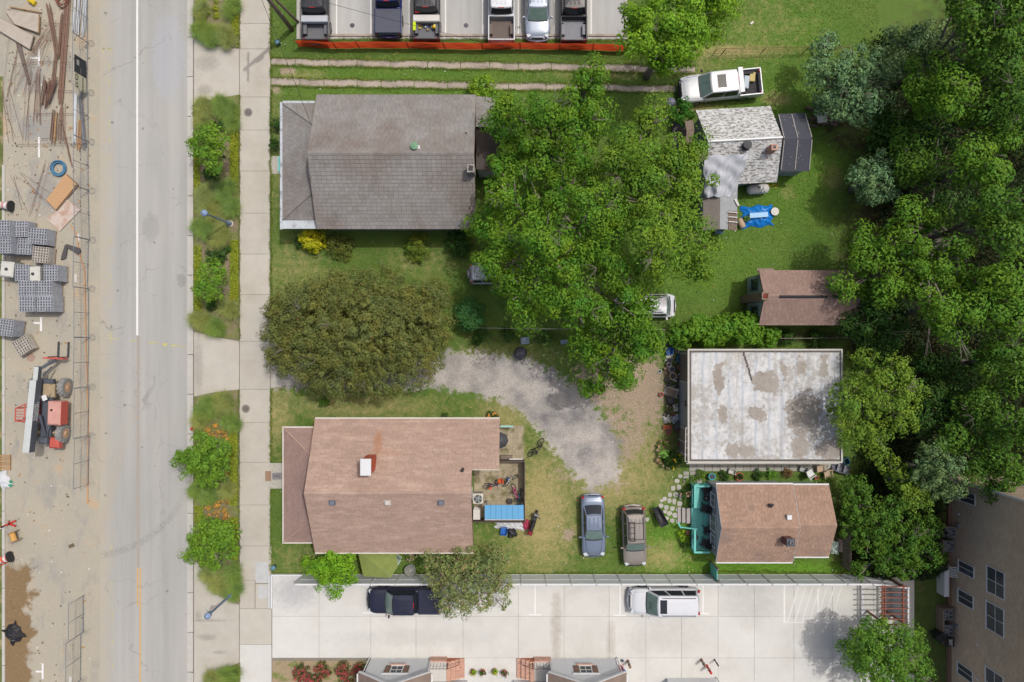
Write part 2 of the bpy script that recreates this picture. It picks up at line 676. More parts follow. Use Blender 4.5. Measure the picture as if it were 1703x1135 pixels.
def roof_plane(parent, pts, m_deck, m_sh, expo=0.2, tab=(0.3, 0.34), th=0.018, thick=0.1, gap=0.012, stag=True, name='roof_slope', jit=0.0):
 """planar convex roof slope; pts[0]->pts[1] runs along the eave"""
 pts = [Vector(p) for p in pts]
 u = (pts[1] - pts[0]).normalized()
 nr = Vector((0, 0, 0))
 for i in range(len(pts)):
  nr += pts[i].cross(pts[(i + 1) % len(pts)])
 nr.normalize()
 if nr.z < 0:
  nr = -nr
 v = nr.cross(u)
 ctr = sum(pts, Vector()) / len(pts)
 if v.dot(ctr - pts[0]) < 0:
  v = -v
 O = pts[0]
 uv = [((p - O).dot(u), (p - O).dot(v)) for p in pts]
 ar = sum(uv[i][0] * uv[(i + 1) % len(uv)][1] - uv[(i + 1) % len(uv)][0] * uv[i][1] for i in range(len(uv)))
 if ar < 0:
  uv = uv[::-1]
 deck = MB().slab3(pts, thick).build(name, m_deck, parent)
 mb = MB()
 vmin, vmax = min(q[1] for q in uv), max(q[1] for q in uv)
 umin, umax = min(q[0] for q in uv), max(q[0] for q in uv)
 j = 0
 vv = vmin
 while vv < vmax - 0.01:
  v1 = min(vv + expo, vmax)
  uu = umin - RN.uniform(0, tab[1])
  while uu < umax:
   w = RN.uniform(*tab)
   dv = RN.uniform(-jit, jit)
   poly = [(uu + gap / 2, vv + dv), (uu + w - gap / 2, vv + dv), (uu + w - gap / 2, v1), (uu + gap / 2, v1)]
   for i in range(len(uv)):
    poly = clip_poly(poly, uv[i], uv[(i + 1) % len(uv)])
    if len(poly) < 3:
     break
   if len(poly) >= 3:
    lift = RN.uniform(0.8, 1.3)
    vs = []
    for (a, b) in poly:
     h = 0.004 + th * lift * (1 - (b - vv) / expo)
     vs.append(O + u * a + v * b + nr * h)
    n = len(vs)
    fs = [tuple(range(n))]
    ex = []
    for i in range(n):
     k = (i + 1) % n
     if poly[i][1] < vv + dv + 1e-4 and poly[k][1] < vv + dv + 1e-4:
      a0 = O + u * poly[i][0] + v * poly[i][1]
      b0 = O + u * poly[k][0] + v * poly[k][1]
      fs.append((k, i, n + len(ex), n + len(ex) + 1))
      ex += [a0, b0]
    mb.add(vs + ex, fs)
   uu += w
  vv += expo
  j += 1
 if mb.v:
  mb.build('shingle_courses', m_sh, deck, kind='stuff')
 return deck

# ---------------------------------------------------------------- material palette
M_BARK = mat('bark', L(138, 130, 120), 0.9, var=0.3, sc=6, fine=0.2)
M_SAND = None
M_CONC = mat('pavement_concrete', L(205, 200, 188), 0.9, var=0.07, sc=0.9, fine=0.035, fsc=30, orand=0.035, c2=L(196, 189, 174), c2s=0.35, c2w=(0.45, 0.7), bump=0.15)
M_KERB = mat('kerb_concrete', L(205, 202, 194), 0.9, var=0.08, sc=1.5, fine=0.05, orand=0.04)
M_LOT = mat('lot_concrete', L(227, 226, 220), 0.9, var=0.06, sc=0.7, fine=0.03, orand=0.035, c2=L(217, 214, 205), c2s=0.45, c2w=(0.5, 0.75), bump=0.1)
M_STRIP = mat('old_strip_concrete', L(188, 176, 162), 0.9, var=0.14, sc=1.3, fine=0.1, orand=0.07, c2=L(165, 152, 142), c2s=0.6, bump=0.3)
M_JOINT = mat('joint_dirt', L(150, 143, 130), 0.95, var=0.15)
M_MULCH = mat('mulch', L(150, 132, 112), 0.95, var=0.25, sc=3, fine=0.35, fsc=30, c2=L(126, 134, 76), c2s=0.8, c2w=(0.38, 0.55), bump=0.5)
M_WHITE = plain('white_vinyl', L(236, 238, 238), 0.4, var=0.02)
M_WHITEPAINT = mat('white_road_paint', L(250, 249, 246), 0.8, var=0.06, sc=4, fine=0.06)
M_FAINT = mat('faint_white_paint', L(240, 239, 235), 0.85, var=0.05, sc=4)
M_YELLOWPAINT = mat('yellow_survey_paint', L(214, 206, 120), 0.8, var=0.1, c2=L(180, 178, 165), c2s=7, c2w=(0.45, 0.58))
M_ORANGEPAINT = mat('orange_road_paint', L(216, 180, 126), 0.8, var=0.08, sc=4)
M_ORANGEFADE = mat('worn_orange_paint', L(186, 172, 155), 0.85, var=0.1, sc=3, c2=L(168, 167, 164), c2s=3, c2w=(0.45, 0.6))
M_BLACK = plain('black_plastic', (0.018, 0.018, 0.02), 0.5)
M_RUBBER = plain('tyre_rubber', (0.03, 0.03, 0.032), 0.85, var=0.15, sc=5)
M_STEEL = plain('galvanised_steel', L(165, 170, 176), 0.45, metal=0.6, var=0.1)
M_DKSTEEL = plain('dark_steel', L(90, 92, 96), 0.5, metal=0.4)
M_WOOD = mat('raw_wood', L(190, 155, 115), 0.85, var=0.18, sc=2, fine=0.12, fsc=18, stretch=(1, 6, 1), orand=0.12)
M_OLDWOOD = mat('weathered_wood', L(140, 125, 112), 0.9, var=0.22, sc=2, fine=0.15, orand=0.15, stretch=(1, 5, 1))
M_BRICK = mat('red_brick', L(212, 168, 148), 0.9, var=0.2, sc=4, fine=0.15, isl=0.15)
M_GLASS = plain('dark_glass', (0.02, 0.025, 0.03), 0.1, var=0, spec=0.3)
M_TURQ = mat('turquoise_paint', L(132, 224, 212), 0.7, var=0.1, sc=3, fine=0.05, orand=0.08, c2=L(118, 200, 190), c2s=1.6, c2w=(.5, .7))
M_RED = plain('red_plastic', L(205, 60, 50), 0.5)
M_BLUE = plain('blue_plastic', L(40, 110, 200), 0.5)
M_ORANGE = plain('orange_plastic', L(238, 100, 45), 0.5)
M_YEL = plain('yellow_plastic', L(240, 205, 40), 0.5)
M_TERRA = plain('terracotta', L(196, 116, 84), 0.85, var=0.15)
M_TAN = plain('tan_plastic', L(205, 180, 150), 0.6)
M_GREY = plain('grey_plastic', L(150, 152, 156), 0.6)
M_DKGREY = plain('charcoal_plastic', L(75, 76, 80), 0.6)
M_OFFWHITE = plain('offwhite_plastic', L(225, 222, 215), 0.6)
M_PLANT = leafmat('garden_leaf', L(92, 128, 46))
M_PLANT2 = leafmat('dark_garden_leaf', L(62, 92, 40))
M_LIMELEAF = leafmat('lime_leaf', L(128, 160, 44))


def grass_material():
 t = NT('lawn')
 at = t.n('ShaderNodeAttribute', attribute_name='mask')
 sep = t.n('ShaderNodeSeparateColor')
 t.l(at.outputs['Color'], sep.inputs[0])
 at2 = t.n('ShaderNodeAttribute', attribute_name='mask2')
 sep2 = t.n('ShaderNodeSeparateColor')
 t.l(at2.outputs['Color'], sep2.inputs[0])
 big = t.noise(0.35, 5, 0.6)
 med = t.noise(1.8, 6, 0.7)
 fine = t.noise(14, 4, 0.75)
 vfine = t.noise(45, 2, 0.8)
 g1 = t.mix(t.ramp(big, 0.35, 0.65), L(84, 112, 52), L(102, 124, 60))
 g1 = t.mix(sep2.outputs[0], g1, L(100, 142, 48))
 dryf = t.math('ADD', t.math('ADD', sep.outputs[1], t.ramp(t.noise(4.5, 4), .55, .75, 0, .3)), t.ramp(med, 0.3, 0.75, -0.35, 0.45))
 dry = t.mix(t.ramp(fine, 0.35, 0.65), L(150, 144, 92), L(178, 162, 118))
 col = t.mix(t.ramp(dryf, 0.15, 1.0), g1, dry)
 dirtf = t.math('ADD', sep.outputs[2], t.ramp(med, 0.25, 0.75, -0.6, 0.5))
 dirt = t.mix(t.ramp(fine, 0.35, 0.7), L(136, 118, 98), L(190, 174, 152))
 col = t.mix(t.ramp(dirtf, 0.35, 0.75), col, dirt)
 litter = t.mix(t.ramp(fine, 0.3, 0.7), L(58, 60, 38), L(84, 80, 54))  # leaf litter, its dark tone also standing in for shade under trees
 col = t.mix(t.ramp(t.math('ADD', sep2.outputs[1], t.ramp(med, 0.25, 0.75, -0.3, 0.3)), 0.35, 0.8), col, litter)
 gv = t.mix(t.ramp(t.noise(0.45, 4, 0.55), 0.42, 0.68), L(200, 193, 184), L(140, 138, 138))
 vor = t.n('ShaderNodeTexVoronoi')
 vor.inputs['Scale'].default_value = 14
 t.l(t.pos(), vor.inputs['Vector'])
 gsep = t.n('ShaderNodeSeparateColor')
 t.l(vor.outputs['Color'], gsep.inputs[0])
 gv = t.scale(gv, t.ramp(gsep.outputs[0], 0, 1, 0.86, 1.14))
 gvf = t.math('ADD', sep.outputs[0], t.ramp(med, 0.25, 0.75, -0.45, 0.45))
 gvm = t.ramp(t.math('ADD', gvf, t.ramp(fine, 0.3, 0.7, -0.12, 0.12)), 0.38, 0.62)
 col = t.mix(gvm, col, gv)
 col = t.scale(col, t.math('MULTIPLY', t.ramp(fine, 0.25, 0.75, 0.78, 1.22), t.ramp(vfine, 0.25, 0.75, 0.8, 1.2)))
 t.l(t.scale(col, t.ramp(gvm, 0, 1, 1.25, 1.0)), t.b.inputs['Base Color'])
 t.b.inputs['Roughness'].default_value = 0.95
 t.b.inputs['Specular IOR Level'].default_value = 0.1
 t.bump(t.math('ADD', fine, vfine), 0.6, 0.04)
 return t.m


def sand_material():
 t = NT('sandy_ground')
 big = t.noise(0.22, 6, 0.6)
 med = t.noise(0.9, 6, 0.65, stretch=(1, 0.35, 1))
 fine = t.noise(12, 5, 0.75)
 c = t.mix(t.ramp(big, 0.35, 0.65), L(196, 187, 167), L(186, 181, 166))
 c = t.mix(t.ramp(med, 0.54, 0.68), c, L(172, 169, 160))
 c = t.mix(t.ramp(t.noise(0.45, 4), 0.6, 0.72), c, L(205, 182, 152))
 # damp brown earth spilled along the lower left edge
 sp = t.n('ShaderNodeSeparateXYZ')
 t.l(t.pos(), sp.inputs[0])
 wob = t.ramp(t.noise(0.8, 4), 0.3, 0.7, -0.7, 0.7)
 x1 = t.ramp(t.math('ADD', sp.outputs[0], wob), -36.6, -36.2, 1, 0)
 y1 = t.ramp(t.math('ADD', sp.outputs[1], wob), -17.2, -16.6, 1, 0)
 damp = t.math('MULTIPLY', x1, y1)
 c = t.mix(damp, c, t.mix(t.ramp(fine, 0.3, 0.7), L(135, 112, 82), L(160, 136, 104)))
 # tyre tracks: two arcs where the machine turns
 for (ax, ay, r, w) in ((-22.0, -6.5, 12.6, 0.16), (-22.0, -6.5, 10.6, 0.16), (-22.5, -9.5, 8.0, 0.18)):
  v = t.n('ShaderNodeVectorMath', operation='DISTANCE')
  t.l(t.pos(), v.inputs[0])
  v.inputs[1].default_value = (ax, ay, 0)
  dd = t.math('ABSOLUTE', t.math('SUBTRACT', v.outputs['Value'], r))
  f = t.ramp(dd, w * 0.6, w * 1.6, 0.4, 0)
  f = t.math('MULTIPLY', f, t.ramp(t.noise(5, 3), 0.42, 0.6), clamp=True)
  f = t.math('MULTIPLY', f, t.ramp(sp.outputs[1], -15.5, -14, 1.0, 0.0), clamp=True)
  c = t.mix(f, c, L(138, 130, 118))
 c = t.scale(c, t.ramp(fine, 0.25, 0.75, 0.9, 1.1))
 t.l(c, t.b.inputs['Base Color'])
 t.b.inputs['Roughness'].default_value = 0.95
 t.b.inputs['Specular IOR Level'].default_value = 0.1
 t.bump(t.math('ADD', fine, t.noise(3, 5)), 0.5, 0.05)
 return t.m


def asphalt_material(name, a, b, dust=True):
 t = NT(name)
 big = t.noise(0.25, 5, 0.6, stretch=(1.6, 0.4, 1))
 lane = t.noise(0.8, 4, 0.6, stretch=(1.5, 0.05, 1))
 fine = t.noise(30, 4, 0.8)
 c = t.mix(t.ramp(big, 0.35, 0.68), a, b)
 c = t.scale(c, t.ramp(lane, 0.3, 0.7, 0.9, 1.08))
 sp = t.n('ShaderNodeSeparateXYZ')
 t.l(t.pos(), sp.inputs[0])
 if dust:
  d = t.ramp(t.math('ADD', sp.outputs[0], t.ramp(t.noise(0.7, 5), 0.3, 0.7, -0.35, 0.35)), -31.0, -29.9, 1.0, 0.0)
  c = t.mix(d, c, L(193, 186, 170))
  # pale scuffed patch and a repaired patch
  for (x, y, rx, ry, cc, s) in ((-26.0, 21.5, 1.3, 3.2, L(188, 192, 198), 0.55), (-27.3, 8.6, 0.65, 1.1, L(164, 163, 160), 0.5), (-25.0, 4.6, 0.35, .5, L(110, 110, 110), 0.3)):
   ex = t.math('POWER', t.math('DIVIDE', t.math('SUBTRACT', sp.outputs[0], x), rx), 2.0)
   ey = t.math('POWER', t.math('DIVIDE', t.math('SUBTRACT', sp.outputs[1], y), ry), 2.0)
   f = t.ramp(t.math('ADD', t.math('ADD', ex, ey), t.ramp(t.noise(2.5, 5, 0.7), 0.3, 0.7, -0.5, 0.5)), 0.6, 1.3, s, 0)
   c = t.mix(f, c, cc)
  # sandy trail left by wheels crossing the lane
  f = t.math('ABSOLUTE', t.math('SUBTRACT', t.math('ADD', sp.outputs[0], t.math('MULTIPLY', sp.outputs[1], -0.26)), -27.4))
  f = t.ramp(f, 0.15, 0.5, 0.4, 0)
  f = t.math('MULTIPLY', f, t.ramp(sp.outputs[1], -11, -3, 1, 0), clamp=True)
  c = t.mix(f, c, L(190, 180, 160))
  # dark crescents from a turning machine
  v = t.n('ShaderNodeVectorMath', operation='DISTANCE')
  t.l(t.pos(), v.inputs[0])
  v.inputs[1].default_value = (-31.8, -8.6, 0)
  f = t.ramp(t.math('ABSOLUTE', t.math('SUBTRACT', v.outputs['Value'], 7.6)), 0.12, 0.35, 0.35, 0)
  f = t.math('MULTIPLY', f, t.ramp(sp.outputs[1], -13.5, -11, 1, 0), clamp=True)
  c = t.mix(t.math('MULTIPLY', f, t.ramp(t.noise(6, 3), 0.4, 0.6)), c, L(120, 120, 118))
  vr = t.n('ShaderNodeTexVoronoi', feature='DISTANCE_TO_EDGE')
  vr.inputs['Scale'].default_value = .16
  wv = t.n('ShaderNodeVectorMath', operation='MULTIPLY_ADD')
  wn2 = t.n('ShaderNodeTexNoise')
  wn2.inputs['Scale'].default_value = .8
  wn2.inputs['Detail'].default_value = 7
  t.l(t.pos(), wn2.inputs['Vector'])
  t.l(wn2.outputs['Color'], wv.inputs[0])
  wv.inputs[1].default_value = (2.5, 2.5, 0)
  t.l(t.pos(), wv.inputs[2])
  t.l(wv.outputs[0], vr.inputs['Vector'])
  c = t.mix(t.math('MULTIPLY', t.ramp(vr.outputs['Distance'], .0015, .005, .45, 0), t.ramp(t.noise(.3, 3), .45, .6)), c, L(128, 128, 126))
  c = t.mix(t.ramp(t.noise(1.1, 7, .75), .6, .75, 0, .35), c, L(200, 196, 186))
  spots = t.ramp(t.noise(2.2, 2, 0.4), 0.735, 0.76)
  c = t.mix(t.math('MULTIPLY', spots, 0.5), c, L(85, 84, 84))
 c = t.scale(c, t.ramp(fine, 0.25, 0.75, 0.92, 1.08))
 t.l(c, t.b.inputs['Base Color'])
 t.b.inputs['Roughness'].default_value = 0.9
 t.b.inputs['Specular IOR Level'].default_value = 0.2
 t.bump(fine, 0.25, 0.01)
 return t.m


# ---------------------------------------------------------------- the ground
def sheet(name, x0, y0, x1, y1, z, m, kind='structure', parent=None):
 o = MB().add([(x0, y0, z), (x1, y0, z), (x1, y1, z), (x0, y1, z)], [(0, 1, 2, 3)]).build(name, m, parent)
 if kind and parent is None:
  o['kind'] = kind
 return o


sheet('ground', -300, -300, 300, 300, -0.12, mat('soil', L(120, 108, 84), 0.95, var=0.2, fine=0.2))
gx = lambda px: (px - CX) / S
gy = lambda py: (CY - py) / S
sheet('construction_ground', gx(-900), -90, gx(168), 90, -0.03, sand_material())
road = sheet('road', gx(166), -90, gx(312), 90, -0.02, asphalt_material('road_asphalt', L(181, 181, 176), L(191, 189, 183)))


def paint(name, x0, x1, y0, y1, m, z=-0.015, parent=None, poly=None):
 pts = poly or [(x0, y0), (x1, y0), (x1, y1), (x0, y1)]
 w = [(gx(a), gy(b)) for a, b in pts]
 ar = sum(w[i][0] * w[(i + 1) % len(w)][1] - w[(i + 1) % len(w)][0] * w[i][1] for i in range(len(w)))
 if ar < 0:
  w = w[::-1]
 return MB().add([(a, b, z) for a, b in w], [tuple(range(len(w)))]).build(name, m, parent if parent is not None else road)


paint('lane_line', 226.4, 229.6, -600, 558, M_WHITEPAINT)
paint('worn_lane_line', 227.4, 232, 559, 944, M_ORANGEFADE)
paint('lane_line', 231.6, 234.4, 945, 1800, M_ORANGEPAINT)
paint('lane_line', 227.2, 229.6, 945, 1008, M_ORANGEPAINT)
for y in (105, 130, 160, 200, 225, 255, 295, 335, 395, 457, 500, 905, 965, 1018, 1060, 1105):
 paint('survey_dash', 180.6 + y * .005, 181.9 + y * .005, y, y + RN.uniform(8, 16), M_YELLOWPAINT)
for (x0, x1, y0, y1) in ((186, 197, 563, 564.4), (217, 228, 566, 567.5), (246, 262, 569, 571.2), (270, 278, 571, 576), (283, 300, 574, 576.2), (300, 309, 576, 577.4),
                         (184, 185.4, 552, 571), (178, 183, 552, 553.4), (178, 183, 557, 558.4), (178, 183, 562, 563.4), (170, 178, 80, 81.5), (180, 187, 80, 81.5), (171, 172.4, 80, 88), (180, 181.4, 80, 88), (183, 184.4, 82, 88)):
 paint('survey_mark', x0, x1, y0, y1, M_YELLOWPAINT)

# kerb and gutter: separate concrete lengths
kerb = setting('kerb')
y = -70
k = 0
while y < 1230:
 L_ = 66
 pts = [(gx(311.5), gy(y + .5)), (gx(321), gy(y + .5)), (gx(321), gy(y + L_ - .5)), (gx(311.5), gy(y + L_ - .5))]
 MB().prism(pts, -0.1, 0.01).build('kerb_length', M_KERB, kerb)
 drop = any(a < y + L_ / 2 < b for a, b in ((75, 168), (558, 655), (945, 1110)))
 if not drop:
  MB().prism([(gx(319.6), gy(y + .5)), (gx(322.4), gy(y + .5)), (gx(322.4), gy(y + L_ - .5)), (gx(319.6), gy(y + L_ - .5))], -0.05, 0.13).build('kerb_upstand', M_KERB, kerb)
 y += L_

# beds
bed_polys = [
 [(329, -80), (322.5, 62), (350, 74), (398, 80), (398, -80)],
 [(322.5, 173), (360, 166), (398, 158), (398, 566), (360, 560), (322.5, 551)],
 [(322.5, 661), (355, 654), (396, 649), (396, 960), (400, 1002), (384, 1000), (358, 985), (345, 955), (322.5, 928)],
 [(340, 1140), (372, 1115), (400, 1102), (400, 1250), (322.5, 1250), (322.5, 1152)],
]
for bp in bed_polys:
 o = MB().prism([(gx(a), gy(b)) for a, b in bp], -0.1, 0.07).build('planting_bed', M_MULCH)
 o['kind'] = 'structure'

# sidewalk slabs and driveway aprons
side = setting('sidewalk')
MB().prism([(gx(322), gy(-80)), (gx(450), gy(-80)), (gx(450), gy(1250)), (gx(322), gy(1250))], -0.1, 0.012).build('sidewalk_base', M_JOINT, side)


def slab(poly, z, m, parent, th=0.08, name='slab', shrink=0.012):
 w = [Vector((gx(a), gy(b), 0)) for a, b in poly]
 c = sum(w, Vector()) / len(w)
 w = [p + (c - p).normalized() * shrink * 1.4 for p in w]
 return MB().prism([(p.x, p.y) for p in w], z - th, z).build(name, m, parent)


js = [-80, -28, 40, 82, 162, 217, 285, 355, 423, 490, 568, 648, 703, 769, 840, 908, 965, 1012, 1072, 1136, 1200]
for a, b in zip(js[:-1], js[1:]):
 if (a, b) in ((965, 1012),):
  slab([(399, a), (424, a), (424, b), (399, b)], 0.04, M_CONC, side)
 else:
  slab([(399, a), (449.5 if a < 900 else 452, a), (449.5 if a < 900 else 452, b), (399, b)], 0.04, M_LOT if (a, b) == (1072, 1136) else M_CONC, side)
M_PATCH = mat('pale_concrete_patch', L(205, 207, 206), 0.9, var=0.1, sc=2, fine=0.08)
slab([(425, 934), (447, 934), (447, 970), (425, 970)], 0.045, M_PATCH, side, name='utility_cover')
slab([(425, 971), (449, 971), (449, 1012), (425, 1012)], 0.04, M_CONC, side)
slab([(430, 973), (446, 973), (446, 996), (430, 996)], 0.045, M_PATCH, side, name='utility_cover')
for poly in ([(323, 64), (350, 76), (398, 82), (398, 158), (360, 165), (323, 172)], [(323, 552), (360, 561), (398, 568), (398, 648), (356, 653), (323, 660)],
             [(323, 930), (344, 956), (357, 987), (384, 1002), (398, 1006), (398, 1102), (370, 1115), (323, 1152)]):
 slab(poly, 0.035, M_CONC, side, name='driveway_apron')
slab([(450.5, 568), (470, 572), (488, 580), (492, 630), (486, 641), (450.5, 646)], 0.038, M_CONC, side, name='driveway_apron')
for (mx, my) in ((413, 187.5), (409, 680)):
 p = P(mx, my)
 t = thing('manhole_cover', 'round iron manhole cover in the sidewalk ' + ('by the first street tree' if my < 400 else 'below the gravel driveway'), 'manhole', (p.x, p.y, 0.041))
 MB().lathe([(0.0, .012), (0.24, .012), (0.25, 0.0)], n=24).build('lid', plain('iron_lid', L(128, 122, 116), .7, var=.2, sc=8), t)
 MB().ring((0, 0, .01), .29, .018, n=28, m=5).build('rim', plain('iron_rim', L(105, 102, 98), .7), t)
 mb = MB()
 for a in range(-3, 4):
  mb.box((a * .06, 0, .016), (.015, .36 - abs(a) * .07, .008))
 mb.build('tread_bars', plain('iron_rim', L(105, 102, 98), .7), t)

# lawn with gravel drive
nx, ny = 380, 400
XS = np.linspace(447, 2000, nx)
YS = np.linspace(-280, 1400, ny)
PX, PY = np.meshgrid(XS, YS)


def seg_d(ax, ay, bx, by):
 dx, dy = bx - ax, by - ay
 t = np.clip(((PX - ax) * dx + (PY - ay) * dy) / (dx * dx + dy * dy), 0, 1)
 return np.hypot(PX - ax - t * dx, PY - ay - t * dy), t


def sm(d, r, soft):
 return np.clip((r + soft - d) / (2 * soft), 0, 1)


def blob(x, y, rx, ry, soft=0.5):
 d = np.hypot((PX - x) / rx, (PY - y) / ry)
 return np.clip((1 + soft - d) / (2 * soft), 0, 1)


grav = np.zeros_like(PX)
path = [(440, 606, 38), (600, 612, 34), (720, 614, 28), (800, 622, 34), (860, 634, 40), (905, 660, 44), (950, 705, 50), (985, 752, 48), (1000, 780, 30), (985, 805, 12)]
for (a, b) in zip(path[:-1], path[1:]):
 d, t = seg_d(a[0], a[1], b[0], b[1])
 grav = np.maximum(grav, sm(d - (a[2] + (b[2] - a[2]) * t), 0, 20))
dry = np.zeros_like(PX)
for (x, y, rx, ry, w) in ((900, 850, 60, 110, .9), (945, 880, 25, 40, .6), (1020, 800, 90, 60, .8), (1075, 765, 45, 80, .7), (600, 675, 150, 22, .6), (840, 690, 50, 40, .7), (460, 690, 30, 60, .7), (500, 930, 60, 30, .35),
                          (870, 920, 110, 40, .45), (1100, 925, 40, 25, .7), (820, 595, 110, 25, .5), (490, 450, 60, 60, .45), (700, 435, 60, 30, .35), (1290, 165, 25, 12, .7), (1150, 110, 60, 30, .4), (1270, 40, 90, 60, .3), (1210, 85, 90, 12, .8),
                          (1150, 180, 60, 8, .7), (1385, 300, 16, 24, .5), (1310, 320, 12, 12, .5), (500, 125, 40, 8, .6), (460, 250, 12, 120, .4), (1000, 125, 90, 8, .5), (880, 950, 40, 60, .3)):
 dry = np.maximum(dry, w * blob(x, y, rx, ry, .6))
dirt = np.zeros_like(PX)
for (x, y, rx, ry, w) in ((1068, 650, 48, 75, .95), (1010, 640, 65, 55, .8), (1030, 720, 60, 60, .75), (960, 790, 50, 30, .5), (945, 889, 11, 11, 1.0), (478, 118, 16, 7, .9), (460, 150, 10, 9, .7), (1020, 805, 30, 20, .5), (1180, 165, 60, 6, .5), (1000, 115, 80, 6, .5)):
 dirt = np.maximum(dirt, w * blob(x, y, rx, ry, .5))
lush = np.zeros_like(PX)
for (x, y, rx, ry, w) in ((1120, 910, 60, 60, .8), (1280, 948, 150, 16, 1.0), (1320, 240, 120, 150, .45), (1180, 440, 120, 70, .35), (700, 120, 200, 20, .35), (800, 152, 300, 12, .4), (1300, 60, 120, 70, .35)):
 lush = np.maximum(lush, w * blob(x, y, rx, ry, .5))
litter = np.zeros_like(PX)  # leaf litter and painted shade share this mask
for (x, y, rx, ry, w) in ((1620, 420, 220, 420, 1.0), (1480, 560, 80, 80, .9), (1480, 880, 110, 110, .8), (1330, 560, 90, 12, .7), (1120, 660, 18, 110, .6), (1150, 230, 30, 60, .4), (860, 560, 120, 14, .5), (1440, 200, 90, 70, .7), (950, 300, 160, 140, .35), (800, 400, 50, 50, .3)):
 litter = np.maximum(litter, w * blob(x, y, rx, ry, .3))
Z = 0.0 + 0.012 * np.sin(PX * .07) * np.cos(PY * .06)
V = np.stack([(PX - CX) / S, (CY - PY) / S, Z], -1).reshape(-1, 3)
idx = np.arange(nx * ny).reshape(ny, nx)
F = np.stack([idx[:-1, :-1], idx[1:, :-1], idx[1:, 1:], idx[:-1, 1:]], -1).reshape(-1, 4)
me = bpy.data.meshes.new('lawn')
me.vertices.add(len(V))
me.vertices.foreach_set('co', V.astype(np.float32).ravel())
me.loops.add(F.size)
me.loops.foreach_set('vertex_index', F.astype(np.int32).ravel())
me.polygons.add(len(F))
me.polygons.foreach_set('loop_start', np.arange(0, F.size, 4, dtype=np.int32))
me.polygons.foreach_set('use_smooth', np.ones(len(F), dtype=bool))
me.update(calc_edges=True)
for nm, ch in (('mask', (grav, dry, dirt)), ('mask2', (lush, litter, grav * 0))):
 at = me.attributes.new(nm, 'FLOAT_COLOR', 'POINT')
 at.data.foreach_set('color', np.stack([c.ravel() for c in ch] + [np.ones(nx * ny)], -1).astype(np.float32).ravel())
me.materials.append(grass_material())
lawn = link('lawn', me)
lawn['kind'] = 'structure'
sheet('lawn_verge', gx(-60), -40, gx(5), 20, 0.0, mat('rough_verge', L(110, 122, 66), .95, var=.25, fine=.3, c2=L(170, 155, 120), c2s=.8))
ek = setting('site_kerb')
for i in range(14):
 y0 = 275 + i * 64
 MB().prism([(gx(4), gy(y0)), (gx(8.5), gy(y0)), (gx(8.5), gy(y0 + 63)), (gx(4), gy(y0 + 63))], -0.05, .05).build('kerb_length', M_KERB, ek)

# driveway strips of old concrete
for row, (ya, yb, xe) in enumerate((((97, 109), (109.5, 123), 1156), ((130, 143), (143, 155), 1124))):
 st = setting('driveway_strip')
 x = 451.0
 while x < xe:
  w = RN.choice((48, 55, 62, 40))
  x2 = min(x + w, xe)
  def yy(xx, top):
   f = (xx - 450) / 700
   y0, y1 = (ya if top else yb)[0], 0
   a, b = (ya[0], yb[0]) if top else (ya[1], yb[1])
   return a + (b - a) * f
  slab([(x, yy(x, 1) + RN.uniform(-.7, .7)), (x2, yy(x2, 1) + RN.uniform(-.7, .7)), (x2, yy(x2, 0)), (x, yy(x, 0))], 0.03, M_STRIP, st, shrink=0.02)
  x = x2

# north parking lot (asphalt) with kerbs and stall lines
lot = sheet('parking_lot', gx(499), gy(66), gx(1038), gy(-260), 0.035, asphalt_material('lot_asphalt', L(202, 202, 198), L(182, 182, 179), dust=False))
MB().prism([(gx(494), gy(66)), (gx(499), gy(66)), (gx(499), gy(-260)), (gx(494), gy(-260))], -.05, .1).build('kerb', M_KERB, lot)
MB().prism([(gx(1038), gy(66)), (gx(1043), gy(66)), (gx(1043), gy(-260)), (gx(1038), gy(-260))], -.05, .1).build('kerb', M_KERB, lot)
xk = 500
while xk < 1036:
 MB().prism([(gx(xk + .5), gy(58)), (gx(xk + 59), gy(58)), (gx(xk + 59), gy(61.5)), (gx(xk + .5), gy(61.5))], 0, .14).build('kerb', M_STRIP, lot)
 xk += 60
for x in (560, 617, 681, 741, 803, 862, 922, 983):
 paint('stall_line', x - 1, x + 1, -120, 57, M_WHITEPAINT, .04, lot)
for x in (586, 775):
 MB().lathe([(0, .006), (.17, .006), (.18, 0)], c=(gx(x), gy(43), .036), n=18).build('drain_cover', M_DKSTEEL, lot)

# south concrete lot of poured slabs
sl = setting('concrete_lot')
MB().prism([(gx(452), gy(957)), (gx(1900), gy(957)), (gx(1900), gy(1500)), (gx(452), gy(1500))], -.1, .022).build('lot_base', M_JOINT, sl)
xs = [453, 531, 617, 692, 770, 862, 938, 1013, 1074, 1133, 1194, 1254, 1320, 1384, 1452, 1520]
ys = [958, 1025, 1094, 1160, 1230, 1300]
for a, b in zip(xs[:-1], xs[1:]):
 for c_, d_ in zip(ys[:-1], ys[1:]):
  if b <= 617 and c_ >= 1094:
   continue
  slab([(a, c_), (b, c_), (b, d_), (a, d_)], .05, M_LOT, sl, shrink=0.009)
sheet('front_garden', gx(453), gy(1500), gx(617), gy(1099), .04, mat('dry_bed', L(178, 158, 128), .95, var=.2, fine=.25, c2=L(120, 130, 70), c2s=1.2))
sheet('side_yard', gx(1520), gy(1500), gx(1900), gy(957), .04, mat('side_yard', L(86, 104, 50), .95, var=.25, fine=.3, c2=L(140, 122, 98), c2s=.5, c2w=(.55, .7)))
